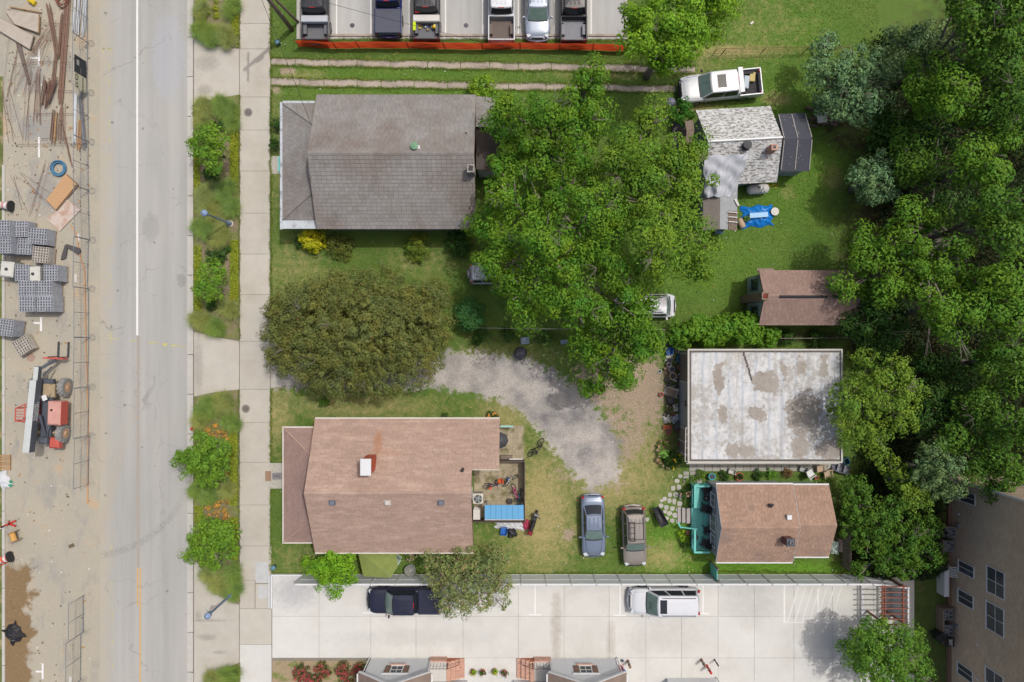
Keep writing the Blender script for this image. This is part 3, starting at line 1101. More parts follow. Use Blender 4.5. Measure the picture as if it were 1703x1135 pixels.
for (x, y0, y1) in ((613, 975, 1018), (890, 972, 1021), (1031, 972, 1022), (1169, 972, 1019), (1304, 972, 1036), (1360, 980, 1036)):
 paint('stall_line', x - 1.3, x + 1.3, y0, y1, M_WHITEPAINT, .054, sl)
 if x < 1300:
  paint('stall_line', x - 10, x + 10, y1, y1 + 2.4, M_WHITEPAINT, .0545, sl)
for i in range(7):
 x = 1308 + i * 12
 paint('hatch_line', 0, 0, 0, 0, M_FAINT, .0537, sl, poly=[(x + 18, 976), (x + 20.5, 976), (x + 2.5, 1034), (x, 1034)])
paint('stall_line', 1304, 1380, 1034, 1036, M_FAINT, .0549, sl)
for (x0, x1, y0, y1) in ((63, 66, 82, 110), (50, 63, 95, 98), (66, 69.5, 528, 551), (56, 66, 536, 539), (69, 72, 1104, 1130), (59, 69, 1116, 1119), (63, 66, 228, 262)):
 paint('old_stall_mark', x0, x1, y0, y1, M_WHITEPAINT, -.025)

# ---------------------------------------------------------------- buildings
def anchor(t, p):
 p = Vector((p[0], p[1], 0))
 for ch in t.children:
  ch.location = ch.location - p
 t.location = p


def window(parent, c, u, n, w, h, m_frame=None, m_pane=None, bars=1, name='window', shutters=None, deep=.05, hbar=True):
 """window centred at c on a wall running along u with outward normal n"""
 m_frame = m_frame or M_WHITE
 u, n, c = Vector(u).normalized(), Vector(n).normalized(), Vector(c)
 z = Vector((0, 0, 1))
 B = Matrix(((u.x, n.x, 0), (u.y, n.y, 0), (0, 0, 1)))
 mb = MB()
 f = 0.07
 def bar(cu, cz, su, sz, d=deep):
  mb.box(c + u * cu + z * cz + n * d / 2, (su, d, sz), M=B)
 bar(-w / 2, 0, f, h + f)
 bar(w / 2, 0, f, h + f)
 bar(0, h / 2, w - f, f)
 bar(0, -h / 2, w + f * 2, f, deep * 1.6)
 for i in range(bars):
  bar(-w / 2 + w * (i + 1) / (bars + 1), 0, .04, h - f, deep * .8)
 if hbar:
  bar(0, 0.02, w - f, .04, deep * .7)
 o = mb.build(name, m_frame, parent)
 pb = MB()
 pb.box(c + n * .012, (w - f, .016, h - f), M=B)
 pb.build('pane', m_pane or M_GLASS, o)
 if shutters:
  for s in (-1, 1):
   sb = MB()
   sb.box(c + u * (s * (w / 2 + .26)) + n * .02, (.4, .04, h + .1), M=B)
   for k in range(int(h / .16)):
    sb.box(c + u * (s * (w / 2 + .26)) + z * (-h / 2 + .1 + k * .16) + n * .05, (.3, .03, .05), M=B)
   sb.build('shutter', shutters, parent)
 return o


def gable_block(t, X0, X1, Y0, Y1, ze, zr, m_wall, m_deck, m_sh, expo, tab, over=.4, endover=.25, th=.018, jit=0.0, gutter=None, m_fascia=None, thick=.1, ridge=True):
 """block with ridge along x; X0..Y1 are the roof's edges"""
 ym = (Y0 + Y1) / 2
 wx0, wx1, wy0, wy1 = X0 + endover, X1 - endover, Y0 + over, Y1 - over
 sl_ = (zr - ze) / (ym - Y0)
 zw = ze + sl_ * over - thick - .03
 zp = zr - thick - .06
 prof = [(wy0, -.1), (wy1, -.1), (wy1, zw), (ym, zp), (wy0, zw)]
 mb = MB()
 vs = [(wx0, a, b) for a, b in prof] + [(wx1, a, b) for a, b in prof]
 mb.add(vs, [(0, 1, 2, 3, 4)[::-1], (5, 6, 7, 8, 9)] + [(i, (i + 1) % 5, (i + 1) % 5 + 5, i + 5) for i in range(5)])
 wall = mb.build('wall', m_wall, t)
 s1 = roof_plane(t, [(X0, Y1, ze), (X1, Y1, ze), (X1, ym, zr), (X0, ym, zr)], m_deck, m_sh, expo, tab, th, thick, jit=jit)
 s2 = roof_plane(t, [(X0, Y0, ze), (X1, Y0, ze), (X1, ym, zr), (X0, ym, zr)], m_deck, m_sh, expo, tab, th, thick, jit=jit)
 if ridge:
  cap = MB()
  x = X0
  a = math.atan(sl_)
  while x < X1 - .05:
   w = min(.32, X1 - x)
   h0, h1 = .035, .02
   dy = .13
   cap.add([(x, ym - dy, zr - dy * sl_ + h0), (x, ym, zr + h0), (x, ym + dy, zr - dy * sl_ + h0), (x + w, ym - dy, zr - dy * sl_ + h1), (x + w, ym, zr + h1), (x + w, ym + dy, zr - dy * sl_ + h1)],
     [(0, 3, 4, 1), (1, 4, 5, 2), (0, 1, 2)])
   x += .3
  cap.build('ridge_cap', m_sh, t)
 if gutter:
  for yy, s in ((Y0, -1), (Y1, 1)):
   MB().box(((X0 + X1) / 2, yy + s * .055, ze - .06), (X1 - X0, .1, .11)).build('gutter', gutter, t)
 if m_fascia:
  for xx, s in ((X0, -1), (X1, 1)):
   fb = MB()
   for ya, yb in ((Y0, ym), (Y1, ym)):
    fb.slab3([(xx + s * .03, ya, ze + .01), (xx - s * .0 + s * .002, ya, ze + .01), (xx + s * .002, yb, zr + .01), (xx + s * .03, yb, zr + .01)], .16)
   fb.build('bargeboard', m_fascia, t)
 return s1, s2


def hip_lean(t, xo, xi, Y0, Y1, ze, zt, m_deck, m_sh, expo, tab, inset, m_hip, th=.018):
 """low porch roof rising from xo (outer) to xi, hipped at both ends"""
 a, b = Y0 + inset, Y1 - inset
 roof_plane(t, [(xo, Y0, ze), (xo, Y1, ze), (xi, b, zt), (xi, a, zt)], m_deck, m_sh, expo, tab, th, .08)
 roof_plane(t, [(xo, Y1, ze), (xi, Y1, ze), (xi, b, zt)], m_deck, m_sh, expo, tab, th, .08)
 roof_plane(t, [(xi, Y0, ze), (xo, Y0, ze), (xi, a, zt)], m_deck, m_sh, expo, tab, th, .08)
 for (ya, yb) in ((Y0, a), (Y1, b)):
  MB().tube([(xo, ya, ze + .03), (xi, yb, zt + .03)], .06, 6).build('hip_cap', m_hip, t)


def posts(t, pts, z, m, r=.08):
 for (x, y) in pts:
  mb = MB()
  mb.box((x, y, z / 2), (r * 1.6, r * 1.6, z))
  mb.box((x, y, .1), (r * 2.4, r * 2.4, .2))
  mb.box((x, y, z - .08), (r * 2.4, r * 2.4, .12))
  mb.build('porch_post', m, t)


def brick_chimney(parent, c, sx, sy, z0, z1, m=None, open_top=True, name='chimney'):
 m = m or M_BRICK
 mb = MB()
 z, k = z0, 0
 th = .1
 while z < z1 - .01:
  off = .1 if k % 2 else 0
  for (cx_, cy_, w, axis) in ((0, sy / 2 - th / 2, sx, 0), (0, -sy / 2 + th / 2, sx, 0), (sx / 2 - th / 2, 0, sy - 2 * th, 1), (-sx / 2 + th / 2, 0, sy - 2 * th, 1)):
   nb = max(1, round(w / .21))
   for i in range(nb):
    d = -w / 2 + (i + .5) * w / nb
    s = (w / nb - .012, th, .065) if axis == 0 else (th, w / nb - .012, .065)
    mb.box((c[0] + cx_ + (d if axis == 0 else 0), c[1] + cy_ + (0 if axis == 0 else d), z + .035), s)
  z += .077
  k += 1
 o = mb.build(name, m, parent)
 MB().box((c[0], c[1], (z0 + z1) / 2 - .04), (sx - .05, sy - .05, z1 - z0 - .06)).build('mortar_core', mat('mortar', L(150, 138, 126), .95), o)
 return o


def pipe_vent(parent, p, r, h, m, cap=True, name='roof_vent'):
 mb = MB()
 mb.lathe([(r * 1.7, -.02), (r * 1.5, .03), (r, .05), (r, h), (r * (1.5 if cap else 1), h + .01), (r * (1.5 if cap else .8), h + .06), (.01, h + (.12 if cap else .03))], c=p, n=14)
 return mb.build(name, m, parent)


# ---- grey shingled house
M_GSH = mat('grey_shingle', L(154, 151, 147), .95, var=.12, sc=.5, fine=.08, fsc=20, isl=.08, c2=L(140, 130, 123), c2s=.2, c2w=(.45, .62))
M_GDK = mat('grey_shingle_shadow', L(86, 80, 76), .95)
M_GWALL = mat('grey_house_wall', L(196, 196, 190), .9, var=.15, fine=.1, c2=L(150, 140, 128), c2s=1.5)
M_ALU = mat('white_gutter_metal', L(205, 212, 216), .5, var=.12, sc=2, c2=L(150, 158, 164), c2s=2.5, c2w=(.52, .66))
gh = thing('grey_house', 'large house with weathered grey shingle roof and hipped front porch', 'house')
ze, zr = 3.2, 5.5
X0, X1 = P(527, 0, ze).x, P(791, 0, ze).x
Y0, Y1 = P(0, 381, ze).y, P(0, 158, ze).y
gable_block(gh, X0, X1, Y0, Y1, ze, zr, M_GWALL, M_GDK, M_GSH, .27, (.32, .37), th=.024, jit=.006, m_fascia=M_OLDWOOD)
ym = (Y0 + Y1) / 2
zp = 2.75
xo = P(470, 0, zp).x
py0, py1 = P(0, 366, zp).y, P(0, 172, zp).y
hip_lean(gh, xo, X0 + .25, py0, py1, zp, 3.75, M_GDK, M_GSH, .24, (.3, .36), 2.1, M_GSH)
MB().box(((xo + X0) / 2, py0 - .32, zp - .07), (X0 - xo + .1, .62, .05)).build('porch_gutter', M_ALU, gh)
MB().box((xo - .09, (py0 + py1) / 2 - .3, zp - .05), (.2, py1 - py0 + .75, .12)).build('porch_gutter', M_ALU, gh)
MB().box(((xo + X0) / 2, py1 + .09, zp - .06), (X0 - xo, .17, .12)).build('porch_gutter', M_ALU, gh)
MB().box(((xo + X0) / 2 + .2, (py0 + py1) / 2, .3), (X0 - xo - .2, py1 - py0 - .5, .5)).build('porch_floor', M_OLDWOOD, gh)
posts(gh, [(xo + .35, py0 + .4 + i * (py1 - py0 - .8) / 4) for i in range(5)], zp - .1, M_WHITE)
# turquoise entrance steps sticking out of the porch
sp = P(464, 272, .4)
for i in range(3):
 MB().box((sp.x + i * .22, sp.y, .12 + .1 * i), (.26, 1.15, .2 + .2 * i)).build('porch_step', M_TURQ, gh)
brick_chimney(gh, (P(783, 281, 5.8).x, P(783, 281, 5.8).y), .5, .55, 4.5, 5.9, plain('grey_brick', L(165, 160, 155), .9, isl=.12))
MB().box((P(783, 281, 5.9).x, P(783, 281, 5.9).y, 5.92), (.24, .26, .05)).build('flue', M_BLACK, gh)
vp = P(689, 243, 5.55)
MB().box((vp.x + .06, vp.y - .12, 5.36), (.62, .42, .02), M=Matrix.Rotation(.3, 3, 'X')).build('vent_flashing', M_WHITE, gh)
pipe_vent(gh, (vp.x, vp.y, 5.3), .17, .25, plain('green_copper', L(120, 165, 130), .6))
pv = P(776, 219, 5.0)
pipe_vent(gh, (pv.x, pv.y, 4.75), .06, .25, plain('vent_lead', L(200, 196, 186), .6), cap=False, name='vent_pipe')
# rear extensions
za = 3.0
xa, xb = X1 + .02, P(823, 0, za).x
roof_plane(gh, [(xb, P(0, 213, za).y, za), (xb, P(0, 163, za).y, za), (xa, P(0, 163, za).y, 3.3), (xa, P(0, 213, za).y, 3.3)], M_GDK, M_GSH, .27, (.32, .37), .02)
MB().box(((xa + xb) / 2 - .1, (P(0, 213, za).y + P(0, 163, za).y) / 2, 1.45), (xb - xa - .3, 1.9, 2.85)).build('extension_wall', M_GWALL, gh)
M_DKROLL = mat('dark_roll_roof', L(92, 84, 80), .95, var=.2, fine=.1)
xc = P(836, 0, 2.6).x
roof_plane(gh, [(xc, P(0, 284, 2.6).y, 2.6), (xc, P(0, 215, 2.6).y, 2.6), (xa, P(0, 215, 2.6).y, 2.95), (xa, P(0, 284, 2.6).y, 2.95)], M_GDK, M_DKROLL, .3, (.9, 1.0), .012)
MB().box(((xa + xc) / 2 - .1, (P(0, 284, 2.6).y + P(0, 215, 2.6).y) / 2, 1.2), (xc - xa - .3, 2.7, 2.4)).build('extension_wall', M_GWALL, gh)
for i in range(5):
 window(gh, (X0 + 1.6 + i * 2.2, Y0 + .4, 1.9), (1, 0, 0), (0, -1, 0), .8, 1.3)
anchor(gh, ((X0 + X1) / 2, ym))

# ---- pinkish-brown shingled house
M_PSH = mat('tan_shingle', L(184, 157, 141), .95, var=.07, sc=.5, fine=.06, fsc=16, isl=.085, c2=L(197, 170, 153), c2s=1.0, c2w=(.5, .62), c2str=(.5, 2.6, 1))
M_PDK = mat('tan_shingle_shadow', L(132, 104, 94), .95)
M_PDK2 = mat('brown_porch_shingle', L(164, 138, 128), .95, var=.08, fine=.05, isl=.08)
M_CREAM = plain('cream_trim', L(228, 220, 208), .6)
ph = thing('tan_house', 'large house with pinkish tan shingle roof, hipped porch and white-capped chimney', 'house')
ze, zr = 3.0, 5.6
X0, X1 = P(524, 0, ze).x, P(787, 0, ze).x
Y0, Y1 = P(0, 919, ze).y, P(0, 697, ze).y
s1, s2 = gable_block(ph, X0, X1, Y0, Y1, ze, zr, plain('cream_siding', L(222, 214, 200), .8), M_PDK, M_PSH, .15, (.25, .7), th=.014, gutter=M_CREAM, m_fascia=plain('brown_barge', L(128, 96, 86), .8))
ym = (Y0 + Y1) / 2
# rear block of the north slope reaching further east
xe = P(831, 0, ze).x
yk = P(0, 777, 3.9).y
k = (Y1 - yk) / (Y1 - ym)
zk = ze + (zr - ze) * k
roof_plane(ph, [(X1, Y1, ze), (xe, Y1, ze), (xe, yk, zk), (X1, yk, zk)], M_PDK, M_PSH, .15, (.25, .7), .014)
MB().box(((X1 + xe) / 2, Y1 + .055, ze - .06), (xe - X1, .1, .11)).build('gutter', M_CREAM, ph)
MB().box(((X1 + xe) / 2 + .02, yk - .03, zk - .06), (xe - X1, .05, .14)).build('bargeboard', M_CREAM, ph)
MB().prism([(X1 - .2, yk + .3), (xe - .3, yk + .3), (xe - .3, Y1 - .4), (X1 - .2, Y1 - .4)], -.1, 2.95).build('rear_wall', plain('cream_siding', L(222, 214, 200), .8), ph)
zp = 2.6
xo = P(472, 0, zp).x
py0, py1 = P(0, 902, zp).y, P(0, 712, zp).y
hip_lean(ph, xo, X0 + .25, py0, py1, zp, 3.55, M_PDK, M_PDK2, .15, (.25, .7), 2.2, M_PSH)
MB().box((xo - .055, (py0 + py1) / 2, zp - .05), (.1, py1 - py0 + .2, .11)).build('porch_gutter', M_CREAM, ph)
MB().box(((xo + X0) / 2, py0 - .055, zp - .05), (X0 - xo, .1, .11)).build('porch_gutter', M_CREAM, ph)
MB().box(((xo + X0) / 2, py1 + .055, zp - .05), (X0 - xo, .1, .11)).build('porch_gutter', M_CREAM, ph)
MB().box(((xo + X0) / 2 + .2, (py0 + py1) / 2, .2), (X0 - xo - .2, py1 - py0 - .5, .4)).build('porch_floor', M_CONC, ph)
posts(ph, [(xo + .3, py0 + .3 + i * (py1 - py0 - .6) / 3) for i in range(4)], zp - .1, M_WHITE)
cp = P(616, 775, 5.4)
ctop = 6.5
cc = P(608, 777.5, ctop)
brick_chimney(ph, (cc.x, cc.y), .62, 1.0, 4.4, ctop - .12, plain('chimney_brick', L(196, 98, 72), .9, isl=.15, var=.15))
mb = MB()
mb.bbox((cc.x, cc.y, ctop - .02), (.72, 1.12, .08), .02)
for sx in (-.25, .25):
 for sy in (-.4, .4):
  mb.box((cc.x + sx, cc.y + sy, ctop - .1), (.06, .06, .12))
mb.build('chimney_cap', M_WHITE, ph)
# rust run-off on the shingles above the flashing
stain(M_PSH, 623, 741, 5.2, 7, 17, L(184, 124, 84), .6)
stain(M_PSH, 640, 757, 5.2, 22, 5, L(188, 140, 108), .35)
for i, x in enumerate((552, 644, 733)):
 p = P(x, 837, 5.35)
 m = plain('vent_grey_metal', L(120, 126, 138), .5) if i != 1 else plain('vent_pale_metal', L(215, 208, 200), .5)
 mb = MB()
 zz = zr - (ym - p.y) * (zr - ze) / (ym - Y0)
 mb.bbox((p.x, p.y, zz + .12), (.34, .3, .2), .05)
 mb.box((p.x, p.y, zz + .035), (.48, .42, .02), M=Matrix.Rotation(math.atan((zr - ze) / (ym - Y0)), 3, 'X'))
 mb.build('box_vent', m, ph)
p = P(770, 780, 4.6)
zz = zr - (p.y - ym) * (zr - ze) / (Y1 - ym)
pipe_vent(ph, (p.x, p.y, zz), .07, .35, M_BLACK, name='vent_pipe')
for i in range(5):
 window(ph, (X0 + 1.6 + i * 2.3, Y1 - .4, 1.7), (1, 0, 0), (0, 1, 0), .9, 1.3)
for yy in (-1.5, -3.5):
 window(ph, (X1 - .25, Y1 + yy - 4.2, 1.7), (0, 1, 0), (1, 0, 0), .8, 1.1)
anchor(ph, ((X0 + X1) / 2, ym))
# front walk, doormat and step
fw = setting('front_walk')
slab([(449.5, 770), (470, 770), (470, 813), (449.5, 813)], .05, M_CONC, fw)
slab([(450, 260), (470, 260), (470, 290), (450, 290)], .05, M_CONC, fw)
mp = P(446.5, 792)
dm = MB().bbox((mp.x, mp.y, .06), (.45, .75, .03), .008).build('door_mat', mat('coir', L(168, 138, 116), .95, fine=.2, fsc=60))
tag(dm, 'brown coir mat lying on the sidewalk before the tan house', 'mat')
mp = P(461, 792)
dm = MB().bbox((mp.x, mp.y, .066), (.72, .5, .02), .006).build('welcome_mat', mat('grey_mat', L(150, 146, 150), .95, fine=.2, fsc=60))
tag(dm, 'grey lettered mat between the brown mat and the tan house porch', 'mat')
text_mesh('lettering', 'WELL', .2, M_DKGREY, dm, Matrix.Translation((mp.x, mp.y, .082)))

# ---- weathered white shed house
M_FLAKE = mat('flaking_white_roof', L(222, 224, 223), .9, var=.08, fine=.08, isl=.1, c2=L(142, 138, 132), c2s=4.5, c2w=(.5, .56), c2str=(.8, 2.4, 1))
M_FLAKEDK = mat('flaking_white_roof_gap', L(120, 114, 106), .9)
M_PALEWALL = mat('pale_blue_wall', L(176, 190, 194), .85, var=.15, fine=.1, c2=L(150, 150, 142), c2s=1.5)
M_FELT = mat('dark_felt', L(84, 86, 96), .9, var=.08, fine=.06)
wh = thing('weathered_cottage', 'small cottage with flaking white roof, grey tarp and dark felt addition', 'house')
A, B = P(1157, 184, 2.5), P(1281, 177, 2.5)
C_, D_ = P(1292, 303, 2.5), P(1177, 309, 2.5)
RW, RE = (A + D_) / 2, (B + C_) / 2
RW.z = RE.z = 4.1
u = (B - A).normalized()
roof_plane(wh, [A, B, RE, RW], M_FLAKEDK, M_FLAKE, .16, (.25, .5), .02, jit=.01)
roof_plane(wh, [D_, C_, RE, RW], M_FLAKEDK, M_FLAKE, .16, (.25, .5), .02, jit=.01)
MB().tube([RW + Vector((0, 0, .03)), RE + Vector((0, 0, .03))], .09, 6).build('ridge_cap', M_WHITE, wh)
def inset_poly(pts, d):
 c = sum(pts, Vector()) / len(pts)
 return [p + (c - p).normalized() * d for p in pts]
q = inset_poly([A, B, C_, D_], .55)
MB().prism([(p.x, p.y) for p in q], -.1, 2.7).build('wall', M_PALEWALL, wh)
# gable wall triangles
for (a, b, r_) in ((A, D_, RW), (B, C_, RE)):
 s = u * (.38 if r_ is RW else -.38)
 MB().slab3([a.lerp(b, .06) + s, b.lerp(a, .06) + s, r_ - Vector((0, 0, .22)) + s], .06).build('gable', M_PALEWALL, wh)
# dark felt addition to the east
E1, E2 = P(1293, 190, 2.35), P(1339, 188, 2.35)
E4, E3 = P(1297, 285, 2.35), P(1346, 285, 2.35)
RR1, RR2 = (E1 + E4) / 2, (E2 + E3) / 2
RR1.z = RR2.z = 3.2
for (a, b) in ((E1, E2), (E4, E3)):
 deck = MB().slab3([a, b, RR2, RR1], .07).build('felt_slope', M_FELT, wh)
 for f in (.03, .5, .985):
  s0, s1_ = a.lerp(b, f), RR1.lerp(RR2, f)
  d = (s1_ - s0)
  MB().tube([s0 + Vector((0, 0, .03)) + d * .04, s0 + d * .96 + Vector((0, 0, .03))], .035, 5).build('batten', plain('batten_white', L(200, 196, 188), .7), deck)
 nb = MB()
 for i in range(9):
  nb.lathe([(.03, 0), (.0, .02)], c=(a.lerp(b, RN.uniform(.1, .9))).lerp(RR1.lerp(RR2, .5), RN.uniform(.1, .8)) + Vector((0, 0, .03)), n=6)
 nb.build('nail_heads', plain('batten_white', L(200, 196, 188), .7), deck, kind='stuff')
q = inset_poly([E1, E2, E3, E4], .25)
MB().prism([(p.x, p.y) for p in q], -.1, 2.3).build('addition_wall', M_PALEWALL, wh)
p = P(1288, 245, 4.6)
brick_chimney(wh, (p.x, p.y), .42, .42, 3.4, 4.6)
MB().box((p.x, p.y, 4.59), (.2, .2, .06)).build('flue', M_BLACK, wh)
p = P(1244, 240, 4.3)
pipe_vent(wh, (p.x, p.y, 3.9), .2, .3, M_DKGREY)
# entrance hood on the west side, standing proud of the gable wall
MB().slab3([P(1139, 202, 2.6), P(1152, 200, 2.6), P(1155, 216, 2.9), P(1142, 219, 2.9)], .08).build('porch_hood', M_OLDWOOD, wh)
MB().slab3([P(1141, 237, 2.6), P(1150, 237, 2.6), P(1155, 216.5, 2.9), P(1142, 219.5, 2.9)], .08).build('porch_hood', M_OLDWOOD, wh)
for (a, b) in ((1141, 204), (1142, 235)):
 p = P(a, b, 2.4)
 MB().cyl((p.x, p.y, 0), (p.x, p.y, 2.5), .05).build('porch_post', M_OLDWOOD, wh)
p = P(1136, 225, .2)
MB().box((p.x, p.y, .1), (1.6, 2.0, .2)).build('porch_floor', plain('slate_floor', L(96, 92, 92), .9), wh)
# south wing carrying the tarp, with patched roof pieces
M_WING = mat('patched_roof', L(150, 142, 134), .9, var=.2, sc=3, fine=.15, stretch=(3, .5, 1))
wl, wr, ws, wn_ = P(1170, 0, 2.3).x, P(1227, 0, 2.3).x, P(0, 383, 2.2).y, P(0, 290, 2.6).y
wm = P(1198, 0, 2.9).x
MB().slab3([(wl, ws, 2.1), (wm, ws, 2.7), (wm, wn_, 2.9), (wl, wn_, 2.3)], .08).build('wing_slope', M_WING, wh)
e = MB().slab3([(wm + .02, ws, 2.7), (wr, ws, 2.1), (wr, wn_, 2.3), (wm + .02, wn_, 2.9)], .08).build('wing_slope', plain('zinc_sheet', L(168, 172, 174), .6, var=.15, sc=2), wh)
MB().prism([(wl + .3, ws + .3), (wr - .3, ws + .3), (wr - .3, wn_), (wl + .3, wn_)], -.1, 2.05).build('wing_wall', M_PALEWALL, wh)
for i in range(6):
 x = P(1212 + i * 2.7, 0, 2.4).x
 zz = 2.7 - (x - wm) / (wr - wm) * .6
 MB().box((x, P(0, 367, 2.4).y, zz + .09), (.09, 1.4, .05)).build('roof_slat', M_OLDWOOD, wh)
for yv in (354, 362, 370):
 MB().box((P(1218, 0, 2.4).x, P(0, yv, 2.4).y, 2.55), (.85, .05, .03), M=Matrix.Rotation(.42, 3, 'Y')).build('roof_batten', M_WHITE, wh)
MB().slab3([P(1221, 332, 2.45), P(1225, 330, 2.45), P(1230, 342, 2.35), P(1227, 343, 2.35)], .03).build('loose_panel', M_OFFWHITE, wh)
anchor(wh, ((A.x + C_.x) / 2, (A.y + C_.y) / 2))
# the tarp, a sheet laid over the wing with folds
def tarp_fn(uu, vv):
 top = P(1170, 259, 0).lerp(P(1246, 256, 0), uu)
 bot = P(1172, 328, 0).lerp(P(1221, 327, 0), uu)
 p = top.lerp(bot, vv)
 px_, py_ = p.x * S + CX, CY - p.y * S
 z = 4.0 - vv * 1.15
 ridge = abs(uu - .4)
 z -= max(0, vv - .15) * ridge * 1.5
 z = max(z, 2.25)
 fold = .06 * abs(math.sin(uu * 9 + vv * 4 + math.sin(vv * 3))) + .03 * math.sin(uu * 24 + vv * 9 + 2 * math.sin(vv * 5)) * (.4 + vv) + .035 * math.sin(uu * 11 - vv * 19) + .02 * math.sin(uu * 51 + vv * 23)
 z += .14 + fold
 return P(px_ + 3 * math.sin(vv * 13 + uu * 3) * .4, py_ + 2 * math.sin(uu * 17) * .6, z)
tp = MB().grid(tarp_fn, 60, 46).build('grey_tarp', plain('grey_tarp_plastic', L(206, 210, 217), .5, var=.05), smooth=True)
tag(tp, 'creased grey tarp stretched over the corner of the flaking white roof', 'tarp')

# ---- brown outbuilding with blue-framed windows
M_BSH = mat('brown_shingle', L(164, 138, 126), .95, var=.1, sc=.7, fine=.08, isl=.1)
M_BDK = mat('brown_shingle_shadow', L(112, 92, 84), .95)
ob = thing('brown_outbuilding', 'brown shingled outbuilding with pale blue gable and brick chimney beside the woods', 'house')
ze, zr = 2.9, 4.0
X0, X1 = P(1262, 0, ze).x, P(1424, 0, ze).x
Y0, Y1 = P(0, 541, ze).y, P(0, 450, ze).y
M_BLUEWALL = mat('flaking_pale_wall', L(186, 200, 200), .85, var=.15, fine=.1, c2=L(150, 140, 126), c2s=2, c2w=(.54, .64))
gable_block(ob, X0, X1, Y0, Y1, ze, zr, M_BLUEWALL, M_BDK, M_BSH, .2, (.28, .34), th=.018, over=.25, endover=.15, ridge=False)
ym = (Y0 + Y1) / 2
for (a, b) in ((1296, 1376), (1385, 1422)):
 xa, xb = P(a, 0, zr).x, P(b, 0, zr).x
 MB().slab3([(xa, ym - .1, zr + .0), (xb, ym - .1, zr), (xb, ym, zr + .05), (xa, ym, zr + .05)], .03).build('ridge_vent', M_BLACK, ob)
 MB().slab3([(xa, ym + .1, zr + .0), (xb, ym + .1, zr), (xb, ym, zr + .05), (xa, ym, zr + .05)], .03).build('ridge_vent', M_BLACK, ob)
for yy in (1.02, -.98):
 window(ob, (X0 + .14, ym + yy, 1.7), (0, 1, 0), (-1, 0, 0), .8, 1.25, plain('teal_frame', L(70, 108, 124), .6))
mb = brick_chimney(ob, (X0 - .12, ym + .02), .5, .55, 0, 4.5, plain('old_brick', L(150, 128, 112), .9, isl=.15))
MB().box((X0 - .12, ym + .02, 4.47), (.22, .25, .08)).build('flue', plain('flue_red', L(140, 50, 38), .9), ob)
MB().slab3([P(1259, 447, 2.7), P(1287, 446, 2.7), P(1287, 451, 2.8), P(1259, 452, 2.8)], .06).build('side_hood', M_OLDWOOD, ob)
anchor(ob, ((X0 + X1) / 2, ym))

# ---- flat-roofed garage with peeling white coating
def flat_roof_material():
 t = NT('peeling_white_coating')
 n1 = t.noise(.35, 6, .62, stretch=(1.5, .7, 1))
 n2 = t.noise(2.6, 6, .7)
 white = t.mix(t.ramp(n2, .4, .65), L(232, 233, 232), L(208, 211, 214))
 bare = t.mix(t.ramp(n2, .35, .65), L(176, 167, 156), L(154, 145, 135))
 sp_ = t.n('ShaderNodeSeparateXYZ')
 wp_ = t.n('ShaderNodeTexNoise')
 wp_.inputs['Scale'].default_value = .9
 wp_.inputs['Detail'].default_value = 6
 wp_.inputs['Roughness'].default_value = .7
 t.l(t.pos(), wp_.inputs['Vector'])
 wv = t.n('ShaderNodeVectorMath', operation='MULTIPLY_ADD')
 t.l(wp_.outputs['Color'], wv.inputs[0])
 wv.inputs[1].default_value = (2.2, 2.2, 0)
 t.l(t.pos(), wv.inputs[2])
 wv2 = t.n('ShaderNodeVectorMath', operation='SUBTRACT')
 t.l(wv.outputs[0], wv2.inputs[0])
 wv2.inputs[1].default_value = (1.1, 1.1, 0)
 sq_ = t.n('ShaderNodeSeparateXYZ')
 t.l(wv2.outputs[0], sq_.inputs[0])
 t.l(t.pos(), sp_.inputs[0])
 c = white
 # seams every 0.95 m, brighter bluish
 fr = t.math('PINGPONG', t.math('ADD', sp_.outputs[0], t.ramp(t.noise(.8, 3), .3, .7, -.08, .08)), .47)
 c = t.mix(t.ramp(fr, .34, .42, 0, .8), c, L(192, 200, 210))
 blob_f = None
 for (px_, py_, rx, ry) in ((1275, 636, 20, 17), (1340, 690, 26, 36), (1330, 745, 12, 16), (1199, 632, 9, 24), (1220, 752, 13, 14), (1243, 752, 16, 11), (1334, 613, 9, 16), (1370, 606, 8, 16), (1385, 748, 24, 16), (1307, 620, 7, 10), (1260, 690, 14, 9), (1200, 690, 8, 12)):
  q_ = P(px_, py_, 3.1)
  ex = t.math('POWER', t.math('DIVIDE', t.math('SUBTRACT', sq_.outputs[0], q_.x), rx / S), 2.0)
  ey = t.math('POWER', t.math('DIVIDE', t.math('SUBTRACT', sq_.outputs[1], q_.y), ry / S), 2.0)
  f = t.ramp(t.math('ADD', ex, ey), .0, 2.0, 1.0, 0.0)
  blob_f = f if blob_f is None else t.math('MAXIMUM', blob_f, f)
 bf = t.math('ADD', blob_f, t.ramp(t.noise(1.4, 9, .8), .2, .8, -.85, .8))
 c = t.mix(t.ramp(bf, .36, .5), c, bare)
 flk = t.ramp(t.math('ADD', t.noise(3.2, 8, .8), t.ramp(t.noise(.5, 3), .3, .7, -.12, .12)), .47, .62, 0, .85)
 c = t.mix(flk, c, L(176, 170, 160))
 c = t.mix(t.ramp(n1, .55, .72, 0, .3), c, L(196, 188, 172))
 c = t.mix(t.ramp(t.noise(1.6, 6, .7, stretch=(2.2, .22, 1)), .5, .68, 0, .6), c, L(178, 174, 168))
 t.l(c, t.b.inputs['Base Color'])
 t.b.inputs['Roughness'].default_value = .8
 t.bump(t.math('ADD', n2, fr), .25, .03)
 return t.m


